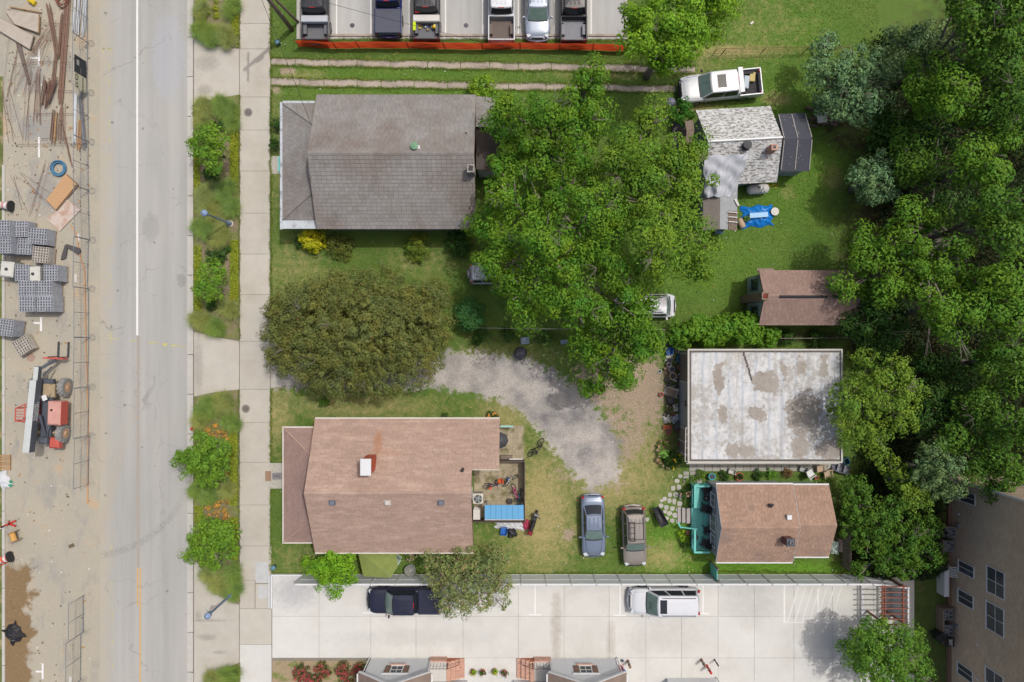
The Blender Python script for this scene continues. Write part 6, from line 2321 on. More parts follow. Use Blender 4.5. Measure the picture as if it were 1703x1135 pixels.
tag(hc.build('blue_hose', plain('blue_hose', L(92, 150, 186), .5), smooth=True), 'coiled blue hose lying on the sand', 'hose')

# concrete blocks on pallets
M_CMU = mat('concrete_block', L(176, 180, 188), .95, var=.07, fine=.06, orand=.08)
M_CMUT = mat('tan_concrete_block', L(196, 190, 180), .95, var=.07, fine=.06, orand=.08)
def block_mesh(name, m):
 """hollow block with two cores, 0.39 x 0.19 x 0.19"""
 lx, ly, lz = .392, .192, .19
 mb = MB()
 xs_ = [-lx / 2, -lx / 2 + .035, -.018, .018, lx / 2 - .035, lx / 2]
 ys_ = [-ly / 2, -ly / 2 + .035, ly / 2 - .035, ly / 2]
 idx_ = {}
 vs = []
 for k, z in enumerate((0, lz)):
  for i, x in enumerate(xs_):
   for j, y in enumerate(ys_):
    idx_[(i, j, k)] = len(vs)
    vs.append((x, y, z))
 fs = []
 for i in range(5):
  for j in range(3):
   if j == 1 and i in (1, 3):
    continue
   fs.append((idx_[i, j, 1], idx_[i + 1, j, 1], idx_[i + 1, j + 1, 1], idx_[i, j + 1, 1]))
 for i in (1, 3):
  a, b, c, d = (i, 1), (i + 1, 1), (i + 1, 2), (i, 2)
  for p, q_ in ((a, b), (b, c), (c, d), (d, a)):
   fs.append((idx_[(*q_, 1)], idx_[(*p, 1)], idx_[(*p, 0)], idx_[(*q_, 0)]))
 cs = [(0, 0), (5, 0), (5, 3), (0, 3)]
 for p, q_ in zip(cs, cs[1:] + cs[:1]):
  fs.append((idx_[(*p, 0)], idx_[(*q_, 0)], idx_[(*q_, 1)], idx_[(*p, 1)]))
 me_ = bpy.data.meshes.new(name)
 me_.from_pydata(vs, [], fs)
 me_.materials.append(m)
 return me_
BLK, BLKT = block_mesh('block', M_CMU), block_mesh('tan_block', M_CMUT)
def pallet(label, px, py, nxb, nyb, nl, rz=0.0, me_=BLK, wrap=False):
 h = .12 + nl * .195
 p = P(px, py, h)
 t = thing('block_pallet', label, 'block stack', (p.x, p.y, 0), rz, group='pallets of hollow concrete blocks')
 W_, D_ = nxb * .2, nyb * .4
 for i in range(5):
  MB().box((-W_ / 2 + .05 + i * (W_ - .1) / 4, 0, .1), (.1, D_, .03)).build('pallet_board', M_WOOD, t)
 for s in (-1, 0, 1):
  MB().box((0, s * (D_ / 2 - .06), .04), (W_, .08, .08)).build('pallet_runner', M_WOOD, t)
 for l in range(nl):
  for i in range(nxb):
   for j in range(nyb):
    if l < nl - 1 and 0 < i < nxb - 1 and 0 < j < nyb - 1:
     continue
    o = link('block', me_, t)
    o.location = (-W_ / 2 + (i + .5) * .2 + RN.uniform(-.008, .008), -D_ / 2 + (j + .5) * .4 + RN.uniform(-.008, .008), .12 + l * .195)
    o.rotation_euler = (0, 0, PI / 2 + RN.uniform(-.03, .03))
 return t
pallet('tall pallet of grey blocks at the picture edge above the others', 2, 380, 6, 3, 8)
pallet('pallet of grey blocks behind the topmost tall pallet', 34, 381, 5, 3, 5)
pallet('pallet of grey blocks standing alone nearest the plywood sheet', 62, 393, 7, 3, 5, -.08)
pallet('tall pallet of grey blocks at the picture edge, second row', 4, 408, 6, 3, 8)
pallet('pallet of grey blocks behind the second row pallet', 40, 410, 5, 3, 5, -.05)
pallet('pallet of tan split blocks above the white tote', 67, 424, 6, 3, 4, -.1, BLKT)
pallet('pallet of grey blocks left of the white tote', 36, 454, 5, 3, 6)
pallet('pallet of grey blocks right of the white tote', 84, 454, 5, 3, 6)
pallet('pallet of grey blocks left below the white tote', 44, 481, 6, 3, 6)
pallet('pallet of grey blocks right below the white tote', 73, 481, 6, 3, 6)
pallet('pallet of grey blocks at the left end of the lowest row', 45, 505, 6, 3, 6)
pallet('pallet of grey blocks at the right end of the lowest row', 75, 505, 6, 3, 6)
pallet('pallet of grey blocks cut by the picture edge above the telehandler', 6, 545, 7, 3, 6, -.15)
pallet('low tilted pallet of white blocks beside the telehandler forks', 37, 575, 6, 3, 3, .55, BLKT)
def tote(label, px, py, rz):
 p = P(px, py, 1.1)
 t = thing('liquid_tote', label, 'tote', (p.x, p.y, 0), rz)
 mb = MB()
 mb.bbox((0, 0, .65), (1.0, 1.15, .95), .1)
 for s in (-.2, .2):
  mb.box((0, s * 1.4, 1.128), (.9, .06, .02))
 mb.build('tank', plain('tote_plastic', L(222, 222, 212), .5), t)
 MB().lathe([(.12, 0), (.12, .04), (0.02, .05)], c=(0, 0, 1.125), n=14).build('lid', M_DKGREY, t)
 cg = MB()
 for z in (.25, .45, .65, .85, 1.05):
  for s in (-1, 1):
   cg.box((s * .52, 0, z), (.02, 1.2, .02))
   cg.box((0, s * .6, z), (1.06, .02, .02))
 for k in range(7):
  for s in (-1, 1):
   cg.box((s * .535, -.6 + k * .2, .65), (.018, .02, .95))
   cg.box((-.5 + k * .167, s * .615, .65), (.02, .018, .95))
 cg.build('cage', M_STEEL, t)
 for k in range(5):
  MB().box((-.5 + k * .25, 0, .13), (.12, 1.2, .04)).build('pallet_board', M_WOOD, t)
 for s in (-1, 0, 1):
  MB().box((0, s * .5, .06), (1.1, .1, .1)).build('pallet_runner', M_WOOD, t)
tote('white caged liquid tote among the block pallets', 55, 456, .02)
tote('white caged liquid tote at the left picture edge', 11, 448, -.1)

# telehandler
tl = thing('telehandler', 'red and white telehandler with raised boom and forks pointing up the picture', 'telehandler')
M_TRED = plain('machine_red', L(208, 100, 88), .6, var=.12, sc=3)
M_TPINK = plain('faded_machine_red', L(220, 166, 154), .6, var=.12, sc=2)
M_TWHITE = plain('boom_white', L(208, 214, 212), .6, var=.08, sc=3)
M_TGREY = plain('machine_grey', L(92, 98, 108), .55)
M_TAN2 = plain('dusty_steel', L(178, 160, 128), .85, var=.15, sc=4)
MB().bbox((0, 0, .85), (4.6, .8, .35), .04).build('chassis', M_TGREY, tl)
MB().bbox((1.45, -.2, 1.05), (1.0, .9, .25), .05).build('front_frame', M_TAN2, tl)
eng = MB()
eng.bbox((-.15, -.95, 1.2), (1.75, .95, .95), .12)
eng.build('engine_hood', M_TPINK, tl)
MB().box((-.15, -1.44, 1.15), (1.7, .03, .8)).build('engine_side', M_TRED, tl)
MB().lathe([(.07, 0), (.07, .1), (.02, .11)], c=(.1, -.85, 1.675), n=10).build('exhaust', M_BLACK, tl)
for x in (-1.72, 1.72):
 MB().cyl((x, -1.0, .68), (x, 1.0, .68), .12, n=10).build('axle', M_TAN2, tl)
 for s in (-1, 1):
  mb = MB()
  o = Matrix.Rotation(PI / 2, 3, 'X')
  mb.lathe([(.36, -.2), (.58, -.2), (.66, -.14), (.66, .14), (.58, .2), (.36, .2)], c=(x, s * 1.08, .68), n=28, M=o)
  for k in range(26):
   a = k * 2 * PI / 26
   mb.box((x + math.cos(a) * .67, s * 1.08 + (.08 if k % 2 else -.08), .68 + math.sin(a) * .67), (.07, .22, .09), M=Matrix.Rotation(-a, 3, 'Y'))
  w_ = mb.build('wheel', plain('dusty_tyre', L(158, 158, 156), .9, var=.15, sc=4), tl)
  MB().lathe([(.02, s * .3), (.15, s * .29), (.18, s * .22), (.3, s * .215), (.38, s * .23)], c=(x, s * 1.08, .68), n=20, M=Matrix.Rotation(-PI / 2, 3, 'X')).build('rim', plain('dusty_rim', L(206, 172, 140), .8), w_)
cabm = MB()
for (x, y) in ((-.75, .6), (.55, .6), (-.75, 1.3), (.2, 1.3)):
 cabm.cyl((x, y, .8), (x * .95, y * .98, 2.4), .04, n=6)
for (a, b) in (((-.72, .6), (.53, .6)), ((-.72, 1.28), (.2, 1.28)), ((-.72, .6), (-.72, 1.28)), ((.53, .6), (.2, 1.28))):
 cabm.cyl((*a, 2.4), (*b, 2.4), .045, n=6)
for k in range(5):
 cabm.box((-.6 + k * .2, .94, 2.42), (.05, .64, .03))
cabm.build('cab_cage', M_TRED, tl)
MB().bbox((-.35, .95, 1.15), (.55, .5, .3), .06).build('seat', M_BLACK, tl)
MB().bbox((-.6, .95, 1.5), (.12, .5, .5), .05).build('backrest', M_BLACK, tl)
MB().bbox((-.1, .95, .8), (1.5, .75, .25), .05).build('cab_floor', M_TRED, tl)
MB().bbox((.65, .9, 1.05), (.25, .6, .6), .05).build('dashboard', M_TGREY, tl)
bz0, bz1 = 2.35, 1.75
bm = MB()
RB = Matrix.Rotation(math.atan2(.5, 5.6), 3, 'Y')
bm.box((-.35, .28, 2.05), (5.2, .46, .6), M=RB)
boom = bm.build('boom', M_TGREY, tl)
MB().box((-.35 + .02, .28, 2.37), (5.2, .47, .03), M=RB).build('boom_top', M_TWHITE, boom)
MB().box((2.6, .28, 1.7), (1.3, .32, .38), M=RB).build('inner_boom', M_TGREY, tl)
MB().box((2.62, .28, 1.9), (1.2, .33, .03), M=RB).build('inner_boom_top', M_TWHITE, tl)
hd = MB()
hd.tube([(3.0, .28, 1.6), (3.4, -.1, 1.2), (3.7, -.4, .7)], .12, 8)
hd.tube([(2.6, .0, 1.5), (3.2, -.2, .9)], .06, 6)
hd.build('boom_head', M_TGREY, tl)
cg = MB()
cg.box((3.85, -.35, .55), (.12, 1.5, .12))
cg.box((3.85, -.35, 1.0), (.12, 1.5, .12))
for y in (-1.0, -.6, -.1, .35):
 cg.box((3.85, y, .75), (.1, .1, .5))
cg.build('fork_carriage', M_TRED, tl)
for y in (-.85, -.1):
 fk = MB()
 fk.box((3.95, y, .6), (.06, .12, 1.1))
 fk.box((4.5, y, .08), (1.15, .12, .05))
 fk.build('fork', M_DKSTEEL, tl)
rear = MB()
rear.bbox((-2.4, -.75, .95), (.8, .75, .55), .12)
rear.build('counterweight', M_TRED, tl)
cyl_ = MB()
cyl_.tube([(-1.9, -.1, 1.1), (-.3, -.02, 1.75)], .09, 8)
cyl_.tube([(-2.1, -.3, 1.2), (-1.5, -.35, 1.3), (-1.0, -.5, 1.1)], .04, 6)
cyl_.tube([(1.0, -.3, 1.2), (1.8, -.6, 1.0), (2.1, -.3, 1.3)], .04, 6)
cyl_.build('hydraulics', M_TGREY, tl)
MB().bbox((-2.2, -.2, 1.45), (.5, .6, .45), .15).build('hydraulic_tank', M_TGREY, tl)
MB().bbox((.95, -.15, 1.5), (.4, .35, .02), .005, rz=.4).build('white_rag', M_WHITE, tl)
Rm = RB.to_4x4()
for (s_, dz, dx) in (('VALCON', .12, .05), ('MASONRY', -.14, .1)):
 mtx = frame((-.1 + dx, .045, 2.02 + dz), RB @ Vector((1, 0, 0)), RB @ Vector((0, 0, 1)))
 text_mesh('lettering', s_, .3, M_TWHITE, boom, mtx, .01)
p = P(92, 680)
tl.location = (p.x, p.y, 0)
tl.rotation_euler = (0, 0, PI / 2 - .04)
# site odds and ends
p = P(53, 595)
tag(MB().lathe([(0, .02), (.3, .02), (.32, 0)], c=(p.x - .1, p.y, -.02), n=20).build('sand_disc', plain('brown_disc', L(182, 156, 138), .9)), 'round brown lid lying below the white blocks', 'lid')
wp = thing('wood_pallet', 'empty wooden pallet at the left edge below the telehandler', 'pallet', P(6, 769))
for i in range(6):
 MB().box((0, -.5 + i * .2, .12), (1.2, .12, .03)).build('pallet_board', M_WOOD, wp)
for s in (-1, 0, 1):
 MB().box((s * .5, 0, .05), (.1, 1.15, .1)).build('pallet_runner', M_WOOD, wp)
def sheet_lump(name, label, cat, px, py, sx, sy, h, m, rz=0, seed=1, folds=9):
 r = random.Random(seed)
 ph_ = [(r.uniform(2, folds), r.uniform(2, folds), r.uniform(0, 6)) for _ in range(6)]
 p = P(px, py, h * .6)
 R_ = Matrix.Rotation(rz, 3, 'Z')
 def fn(u, v):
  a, b = u * 2 - 1, v * 2 - 1
  e = max(0, 1 - max(abs(a), abs(b)) ** 3)
  w = sum(math.sin(a * f + b * g + q_) for f, g, q_ in ph_) / 6
  q3 = R_ @ Vector((a * sx / 2 * (1 + .1 * math.sin(b * 7 + ph_[0][2])), b * sy / 2 * (1 + .1 * math.sin(a * 6 + ph_[1][2])), 0))
  return Vector((p.x, p.y, 0)) + q3 + Vector((0, 0, .02 + h * e * (.65 + .35 * w) + .03 * abs(w)))
 o = MB().grid(fn, 26, 26).build(name, m, smooth=True)
 tag(o, label, cat)
 return o
sheet_lump('white_sheet', 'folded white sheet at the left edge below the wooden pallet', 'tarp', 3, 800, .9, 1.3, .4, plain('white_sheet', L(222, 226, 230), .6), .5, 3)
sheet_lump('green_sheet', 'green sack under the white sheet at the left edge', 'sack', 14, 805, .5, .5, .2, plain('green_sack', L(70, 160, 120), .6), .2, 5)
sheet_lump('black_bag', 'crumpled black bag on the damp earth', 'bag', 19, 1056, 1.2, 1.4, .5, M_BLACK, .6, 8, 14)
def drum_barrel(label, px, py, lying, m_main, rz):
 p = P(px, py, .4)
 t = thing('traffic_barrel', label, 'barrel', (p.x, p.y, .32 if lying else 0), rz)
 o = Matrix.Rotation(PI / 2, 3, 'Y') if lying else None
 z = 0
 for i, m in enumerate((m_main, M_WHITE, m_main, M_WHITE, m_main)):
  r0, r1 = .3 - i * .016, .29 - i * .016
  MB().lathe([(r0, z), (r1, z + .19), (r1 - .01, z + .2)], n=18, M=o, c=(-.4, 0, 0) if lying else (0, 0, 0)).build('band', m, t)
  z += .2
 MB().lathe([(.42, -.04), (.42, .03), (.3, .05), (.3, .0)], n=18, M=o, c=(-.4, 0, 0) if lying else (0, 0, .03)).build('base_ring', M_RUBBER, t)
drum_barrel('orange and white traffic barrel lying at the lower left edge', 7, 930, True, M_ORANGE, PI + .35)
drum_barrel('faded pink and white barrel lying at the left edge above the block stacks', 8, 342, True, plain('faded_orange', L(214, 160, 150), .6), PI - .1)
p = P(21, 893, .5)
csp = thing('cable_spool', 'wooden cable spool tipped on its side at the lower left', 'spool', (p.x, p.y, .46), .35)
RS = Matrix.Rotation(PI / 2, 3, 'X')
MB().lathe([(.05, -.36), (.46, -.36), (.46, -.31), (.05, -.31)], n=22, M=RS).build('flange', M_WOOD, csp)
MB().lathe([(.05, .31), (.46, .31), (.46, .36), (.05, .36)], n=22, M=RS).build('flange', M_WOOD, csp)
MB().lathe([(.2, -.31), (.2, .31)], n=18, M=RS).build('core', plain('spool_core', L(226, 176, 100), .8), csp)
bar = thing('site_barricade', 'red and white folding barricade lying at the left edge', 'barricade', P(16, 872))
for (a, b, m) in (((-.6, -.25), (.55, .3), M_RED), ((.0, .05), (.55, -.12), M_RED), ((-.65, -.3), (-.2, -.1), M_WHITE), ((0, .3), (.05, 0), plain('dull_red', L(170, 100, 96), .7))):
 d = Vector((b[0] - a[0], b[1] - a[1], 0))
 MB().box(((a[0] + b[0]) / 2, (a[1] + b[1]) / 2, .12), (d.length, .13, .05), rz=math.atan2(d.y, d.x)).build('bar', m, bar)
rods('red_poles', 'red and white striped poles lying under the orange barrel', 'poles', (-3, 942), (27, 927), 2, .06, M_RED, r=.035)
p = P(27, 938)
tag(MB().ring((p.x, p.y, .03), .32, .03, n=22, m=6).build('steel_ring', plain('pale_ring', L(190, 186, 172), .7)), 'pale ring lying on the sand below the orange barrel', 'ring')
p = P(119, 908)
tag(MB().bbox((p.x, p.y, .02), (.4, .25, .1), .04, rz=.4).build('clod', plain('earth_clod', L(120, 106, 84), .95)), 'small dark clod of earth on the tyre tracks', 'clod')
orc = MB()
orc.tube([P(118, 375) + Vector((0, 0, .02)), P(128, 390) + Vector((0, 0, .03)), P(132, 420) + Vector((0, 0, .02)), P(141, 450) + Vector((0, 0, .03)), P(143, 560) + Vector((0, 0, .02)), P(147, 700) + Vector((0, 0, .02)), P(146, 838) + Vector((0, 0, .02))], .035, 5)
tag(orc.build('webbing_strip', plain('orange_webbing', L(226, 160, 100), .7)), 'orange webbing strip lying along the foot of the site fence', 'webbing')
for (px_, py_, w) in ((130, 396, 'above the rubber mat'), (126, 463, 'below the rubber mat'), (117, 1132, 'at the lower fence panels')):
 p = P(px_, py_)
 tag(MB().bbox((p.x, p.y, .0), (.2, .62, .04), .01).build('white_plank', M_OFFWHITE), 'small white plank on the sand ' + w, 'plank')

# crumbs of timber, paper and concrete strewn over the site
for nm, m, n_ in (('site_litter', M_OFFWHITE, 170), ('timber_offcuts', M_WOOD, 120), ('earth_crumbs', plain('earth_crumb', L(128, 116, 98), .95), 260)):
 mb = MB()
 for i in range(n_):
  x, y = RN.uniform(8, 150), RN.choice((RN.uniform(0, 360), RN.uniform(0, 1135)))
  p = P(x, y)
  k = RN.uniform(.04, .13)
  mb.box((p.x, p.y, -.01), (k, k * RN.uniform(.3, 1) * (3 if nm == 'timber_offcuts' and i % 4 == 0 else 1), .05), rz=RN.uniform(0, 3))
 mb.build(nm, m, kind='stuff')
for (x, y, rx, ry, c_, s_) in ((925, 1045, 9, 55, L(176, 164, 146), .55), (1016, 1070, 8, 35, L(184, 172, 154), .5), (487, 985, 38, 26, L(176, 178, 182), .6), (1100, 1060, 60, 25, L(204, 202, 196), .5), (680, 1060, 120, 14, L(204, 204, 199), .5), (1250, 1000, 40, 40, L(196, 196, 192), .5)):
 stain(M_LOT, x, y, 0, rx, ry, c_, s_)
for (x, y, rx, ry) in ((350, 1032, 30, 2.5), (345, 1060, 16, 5), (365, 1085, 12, 3), (330, 1025, 5, 8), (345, 105, 20, 14), (340, 150, 12, 8), (330, 610, 8, 50)):
 stain(M_CONC, x, y, 0, rx, ry, L(150, 146, 138), .5, 5)
for (x, y, rx, ry) in ((70, 210, 30, 30), (55, 130, 20, 25), (75, 320, 25, 35), (45, 215, 16, 18)):
 stain(bpy.data.materials['sandy_ground'], x, y, 0, rx, ry, L(160, 160, 158), .7, 1.5)

# ---------------------------------------------------------------- street furniture
def street_lamp(label, bx_, by_, hx, hy, hgt=4.3):
 b = P(bx_, by_)
 t = thing('street_lamp', label, 'street lamp', (b.x, b.y, .07))
 m = plain('lamp_blue_grey', L(124, 148, 178), .45)
 MB().lathe([(.26, 0), (.26, .1), (.2, .15)], n=16).build('footing', plain('lamp_footing', L(206, 200, 190), .8), t)
 MB().lathe([(.17, .1), (.17, .5), (.1, .62), (.075, .8), (.06, hgt - .5), (.09, hgt - .45), (.09, hgt - .38), (.05, hgt - .35)], n=14).build('pole', m, t, smooth=True)
 h_ = MB()
 h_.lathe([(.06, -.35), (.13, -.3), (.2, -.1), (.21, .1), (.24, .14), (.22, .2), (.1, .3), (.02, .4)], c=(0, 0, hgt), n=16)
 h_.build('lantern', plain('lantern_blue', L(150, 172, 206), .35), t, smooth=True)
 MB().tube([(0, 0, hgt - .7), (-.3, .02, hgt - .66), (-.45, .02, hgt - .75)], .025, 6).build('banner_arm', m, t)
street_lamp('blue-grey street lamp in the upper planting bed', 384, 373, 343, 355)
street_lamp('blue-grey street lamp at the lower end of the planting beds', 387, 987, 350, 1022, 4.1)
def utility_pole():
 b = P(486, 50)
 t = thing('utility_pole', 'tall wooden utility pole on the grass corner by the sidewalk', 'pole', (b.x, b.y, 0))
 MB().tube([(0, 0, -.2), (-.05, -.15, 5), (-.1, -.3, 10)], .17, 10, .12).build('shaft', M_OLDWOOD, t, smooth=True)
 MB().tube([(.5, .55, -.1), (.1, .1, 5.5)], .1, 8, .08).build('push_brace', M_OLDWOOD, t)
 MB().box((-.1, -.3, 9.2), (.1, 2.2, .12)).build('crossarm', M_OLDWOOD, t)
 for y in (-1.2, -.6, .4):
  MB().lathe([(.04, 0), (.07, .05), (.04, .1), (.06, .15), (.02, .2)], c=(-.1, y, 9.27), n=10).build('insulator', M_GREY, t)
 MB().cyl((.18, -.1, 7.2), (.18, -.1, 8.1), .2, n=12).build('transformer', M_GREY, t)
 return b
ub = utility_pole()
def cable(label, a, b, sag, r=.012):
 a, b = Vector(a), Vector(b)
 pts = []
 for i in range(17):
  f = i / 16
  p = a.lerp(b, f)
  p.z -= sag * 4 * f * (1 - f)
  pts.append(p)
 tag(MB().tube(pts, r, 4).build('power_cable', M_BLACK), label, 'cable')
cable('thin black cable from the pole over the parked pickups', (ub.x, ub.y - 1, 9.2), (P(1000, 110, 6).x, P(1000, 110, 6).y, 6), .8)
cable('thin cable from the pole to the grey house roof', (ub.x, ub.y, 8.6), (P(520, 215, 4.2).x, P(520, 215, 4.2).y, 4.2), .3, .015)
for (px_, py_, w) in ((462, 71, 'near the utility pole'), (455, 944, 'at the corner of the concrete lot')):
 p = P(px_, py_, .3)
 t = thing('blue_bin', 'small round blue-green bin on the grass ' + w, 'bin', (p.x, p.y, 0))
 MB().lathe([(.14, 0), (.17, .42), (.16, .42), (.14, .05)], n=16).build('shell', plain('teal_bin', L(70, 110, 126), .5), t)
 MB().lathe([(.18, .42), (.17, .48), (.02, .53)], n=16).build('lid', plain('teal_lid', L(100, 142, 160), .5), t)

# ---------------------------------------------------------------- yard things
pt = setting('patio')
M_PAVER = mat('mossy_paver', L(180, 168, 142), .95, var=.18, sc=1.5, fine=.12, orand=.1, c2=L(132, 126, 92), c2s=1.0)
MB().prism([(gx(788), gy(708)), (gx(871), gy(708)), (gx(871), gy(862)), (gx(788), gy(862))], -.05, .03).build('patio_base', M_PAVER, pt)
for i in range(9):
 for j in range(16):
  x, y = 789 + i * 9.1, 710 + j * 9.5
  if y > 850 or (x > 862 and y < 760):
   continue
  slab([(x, y), (x + 9, y), (x + 9, y + 9.3), (x, y + 9.3)], .05 + RN.uniform(-.006, .006), M_PAVER, pt, shrink=.015, name='paver')
gw = setting('garage_walk')
for i in range(20):
 x = 1146 + i * 12.8
 slab([(x, 767), (x + 12.6, 767), (x + 12.6, 784), (x, 784)], .05, mat('grey_paver', L(186, 184, 174), .95, var=.15, orand=.1, fine=.1), gw, shrink=.015, name='paver')
for i in range(3):
 for j in range(3):
  slab([(1136 + i * 11, 784 + j * 7), (1146 + i * 11, 784 + j * 7), (1146 + i * 11, 790.5 + j * 7), (1136 + i * 11, 790.5 + j * 7)], .05, MATS['grey_paver'], gw, shrink=.02, name='paver')
fs_ = setting('flagstone_path')
M_FLAG = mat('flagstone', L(196, 194, 184), .95, var=.12, sc=3, fine=.1, orand=.08)
stones = [(1119, 812, 8, 9), (1129, 811, 8, 11), (1114, 823, 8, 8), (1124, 823, 10, 9), (1132, 826, 6, 12), (1105, 830, 8, 8), (1113, 833, 8, 9), (1121, 834, 7, 11), (1130, 838, 9, 9), (1099, 841, 9, 8), (1108, 844, 9, 9), (1118, 846, 9, 8), (1128, 848, 9, 9), (1113, 854, 10, 8), (1123, 857, 11, 9), (1132, 858, 6, 8), (1108, 862, 9, 7), (1118, 866, 9, 8), (1128, 867, 8, 8), (1106, 851, 7, 6), (1126, 800, 9, 8), (1131, 792, 8, 7), (1076, 864, 8, 7), (1100, 833, 6, 5)]
for (x, y, w, h) in stones:
 n = 7
 poly = []
 for k in range(n):
  a = 2 * PI * k / n + .3
  e = (abs(math.cos(a)) ** 4 + abs(math.sin(a)) ** 4) ** -.25
  poly.append((x + math.cos(a) * w / 2 * e * RN.uniform(.85, 1.0), y + math.sin(a) * h / 2 * e * RN.uniform(.85, 1.0)))
 slab(poly, .05 + RN.uniform(-.01, .01), M_FLAG, fs_, shrink=.0, name='flagstone')

# blue-topped storage box on the patio
bt_ = thing('blue_canopy', 'long light blue canopy roof over the patio corner', 'canopy')
a, b = P(806, 840, 1.9), P(871, 864, 1.9)
w, d = b.x - a.x, a.y - b.y
for i in range(7):
 MB().bbox((a.x + (i + .5) * w / 7, (a.y + b.y) / 2, 1.92 + .02 * (i % 2)), (w / 7 - .008, d, .05), .01).build('roof_panel', plain('light_blue_sheet', L(108, 178, 226), .45, var=.06), bt_)
for x in (a.x + .1, b.x - .1):
 for y in (a.y - .1, b.y + .1):
  MB().box((x, y, .95), (.07, .07, 1.9)).build('leg', M_GREY, bt_)
MB().box(((a.x + b.x) / 2, b.y - .03, 1.9), (w, .05, .1)).build('edge_bar', M_OFFWHITE, bt_)
anchor(bt_, ((a.x + b.x) / 2, (a.y + b.y) / 2))


def ac_unit(label, px, py, m, rz=0, s=.85, group=None):
 p = P(px, py, .75)
 t = thing('air_conditioner', label, 'air conditioner', (p.x, p.y, 0), rz, group)
 MB().bbox((0, 0, .42), (s, s, .72), .06).build('case', m, t)
 sl_ = MB()
 for k in range(6):
  for q in (0, 1):
   sl_.box((0, 0, .16 + k * .1), (s + .02, s * .8, .02) if q else (s * .8, s + .02, .02))
 sl_.build('louvres', M_DKGREY, t)
 MB().lathe([(s * .38, .0), (s * .38, .015), (.02, .012)], c=(0, 0, .785), n=22).build('fan_well', M_BLACK, t)
 fn = MB()
 for k in range(5):
  a = k * 2 * PI / 5
  fn.box((math.cos(a) * s * .2, math.sin(a) * s * .2, .81), (s * .3, .15, .012), rz=a)
 fn.lathe([(.08, 0), (.06, .05), (.01, .06)], c=(0, 0, .8), n=12)
 fn.build('fan', M_STEEL, t)
 gr = MB()
 for k in range(1, 5):
  gr.ring((0, 0, .84), s * .09 * k, .008, n=20, m=3)
 gr.build('grille', M_STEEL, t)
 return t


M_ACW = plain('ac_cream', L(226, 222, 208), .5)
M_ACG = plain('ac_grey', L(140, 146, 154), .5)
ac_unit('cream air conditioner on the patio beside the tan house', 795, 830, M_ACW, 0, .8)
G_ = 'air conditioners along the brick townhouse'
ac_unit('grey air conditioner by the brick townhouse, topmost', 1581, 886, M_ACG, 0, .8, G_)
ac_unit('grey air conditioner by the brick townhouse, second from the top', 1578, 909, M_ACG, 0, .8, G_)
ac_unit('grey air conditioner by the brick townhouse, third from the top', 1576, 1023, M_ACG, 0, .85, G_)
ac_unit('grey air conditioner by the brick townhouse, just above the black bins', 1576, 1050, M_ACG, 0, .85, G_)
for i, (y0, y1) in enumerate(((872, 916), (1006, 1062))):
 t = thing('timber_screen', 'low brown timber screen around the ' + ('upper' if i == 0 else 'lower') + ' pair of air conditioners', 'screen')
 MB().box((gx(1557), (gy(y0) + gy(y1)) / 2, .45), (.12, gy(y0) - gy(y1), .9)).build('screen_side', M_OLDWOOD, t)
 MB().box(((gx(1557) + gx(1577)) / 2, gy(y0), .45), (.9, .1, .9)).build('screen_end', M_OLDWOOD, t)
 anchor(t, (gx(1557), gy(y0)))
def wheelie(label, px, py, rz, num=None):
 p = P(px, py, .9)
 t = thing('wheelie_bin', label, 'bin', (p.x, p.y, .05), rz)
 MB().box((0, 0, .5), (.46, .5, .9), taper=1.15).build('body', M_BLACK, t)
 MB().bbox((0, 0, 1.0), (.62, .64, .1), .04).build('lid', plain('bin_lid', L(50, 50, 52), .5), t)
 for s in (-1, 1):
  MB().cyl((-.25, s * .2, .1), (-.25, s * .28, .1), .1, n=12).build('wheel', M_RUBBER, t)
 MB().tube([(-.34, -.25, .98), (-.38, 0, 1.0), (-.34, .25, .98)], .02, 6).build('handle', M_BLACK, t)
 if num:
  text_mesh('number', num, .34, M_OFFWHITE, t, frame((.0, 0, 1.056), (0, -1, 0), (1, 0, 0)), .008)
wheelie('black wheelie bin with white number beside the brick townhouse', 1578, 1067, 0, '207')
wheelie('plain black wheelie bin left of the numbered bin', 1565, 1060, .5)
sr = thing('stair_landing', 'white stair landing with slatted rail at the brick townhouse', 'stairs')
MB().bbox((gx(1561), gy(962), .5), (.35, 2.1, 1.0), .02).build('side_wall', M_WHITE, sr)
for i in range(7):
 p = P(1568 + i * 0, 941 + i * 2.6, 1.0)
 MB().box((gx(1572), gy(937 + i * 2.6), .95 - i * .0), (.8, .05, .05), M=Matrix.Rotation(-.35, 3, 'Y')).build('slat', M_WHITE, sr)
MB().box((gx(1580), gy(945), 1.1), (.07, 1.0, .07)).build('rail', M_WHITE, sr)
MB().box((gx(1566), gy(945), .75), (.07, 1.0, .07)).build('rail', M_WHITE, sr)
anchor(sr, (gx(1565), gy(955)))


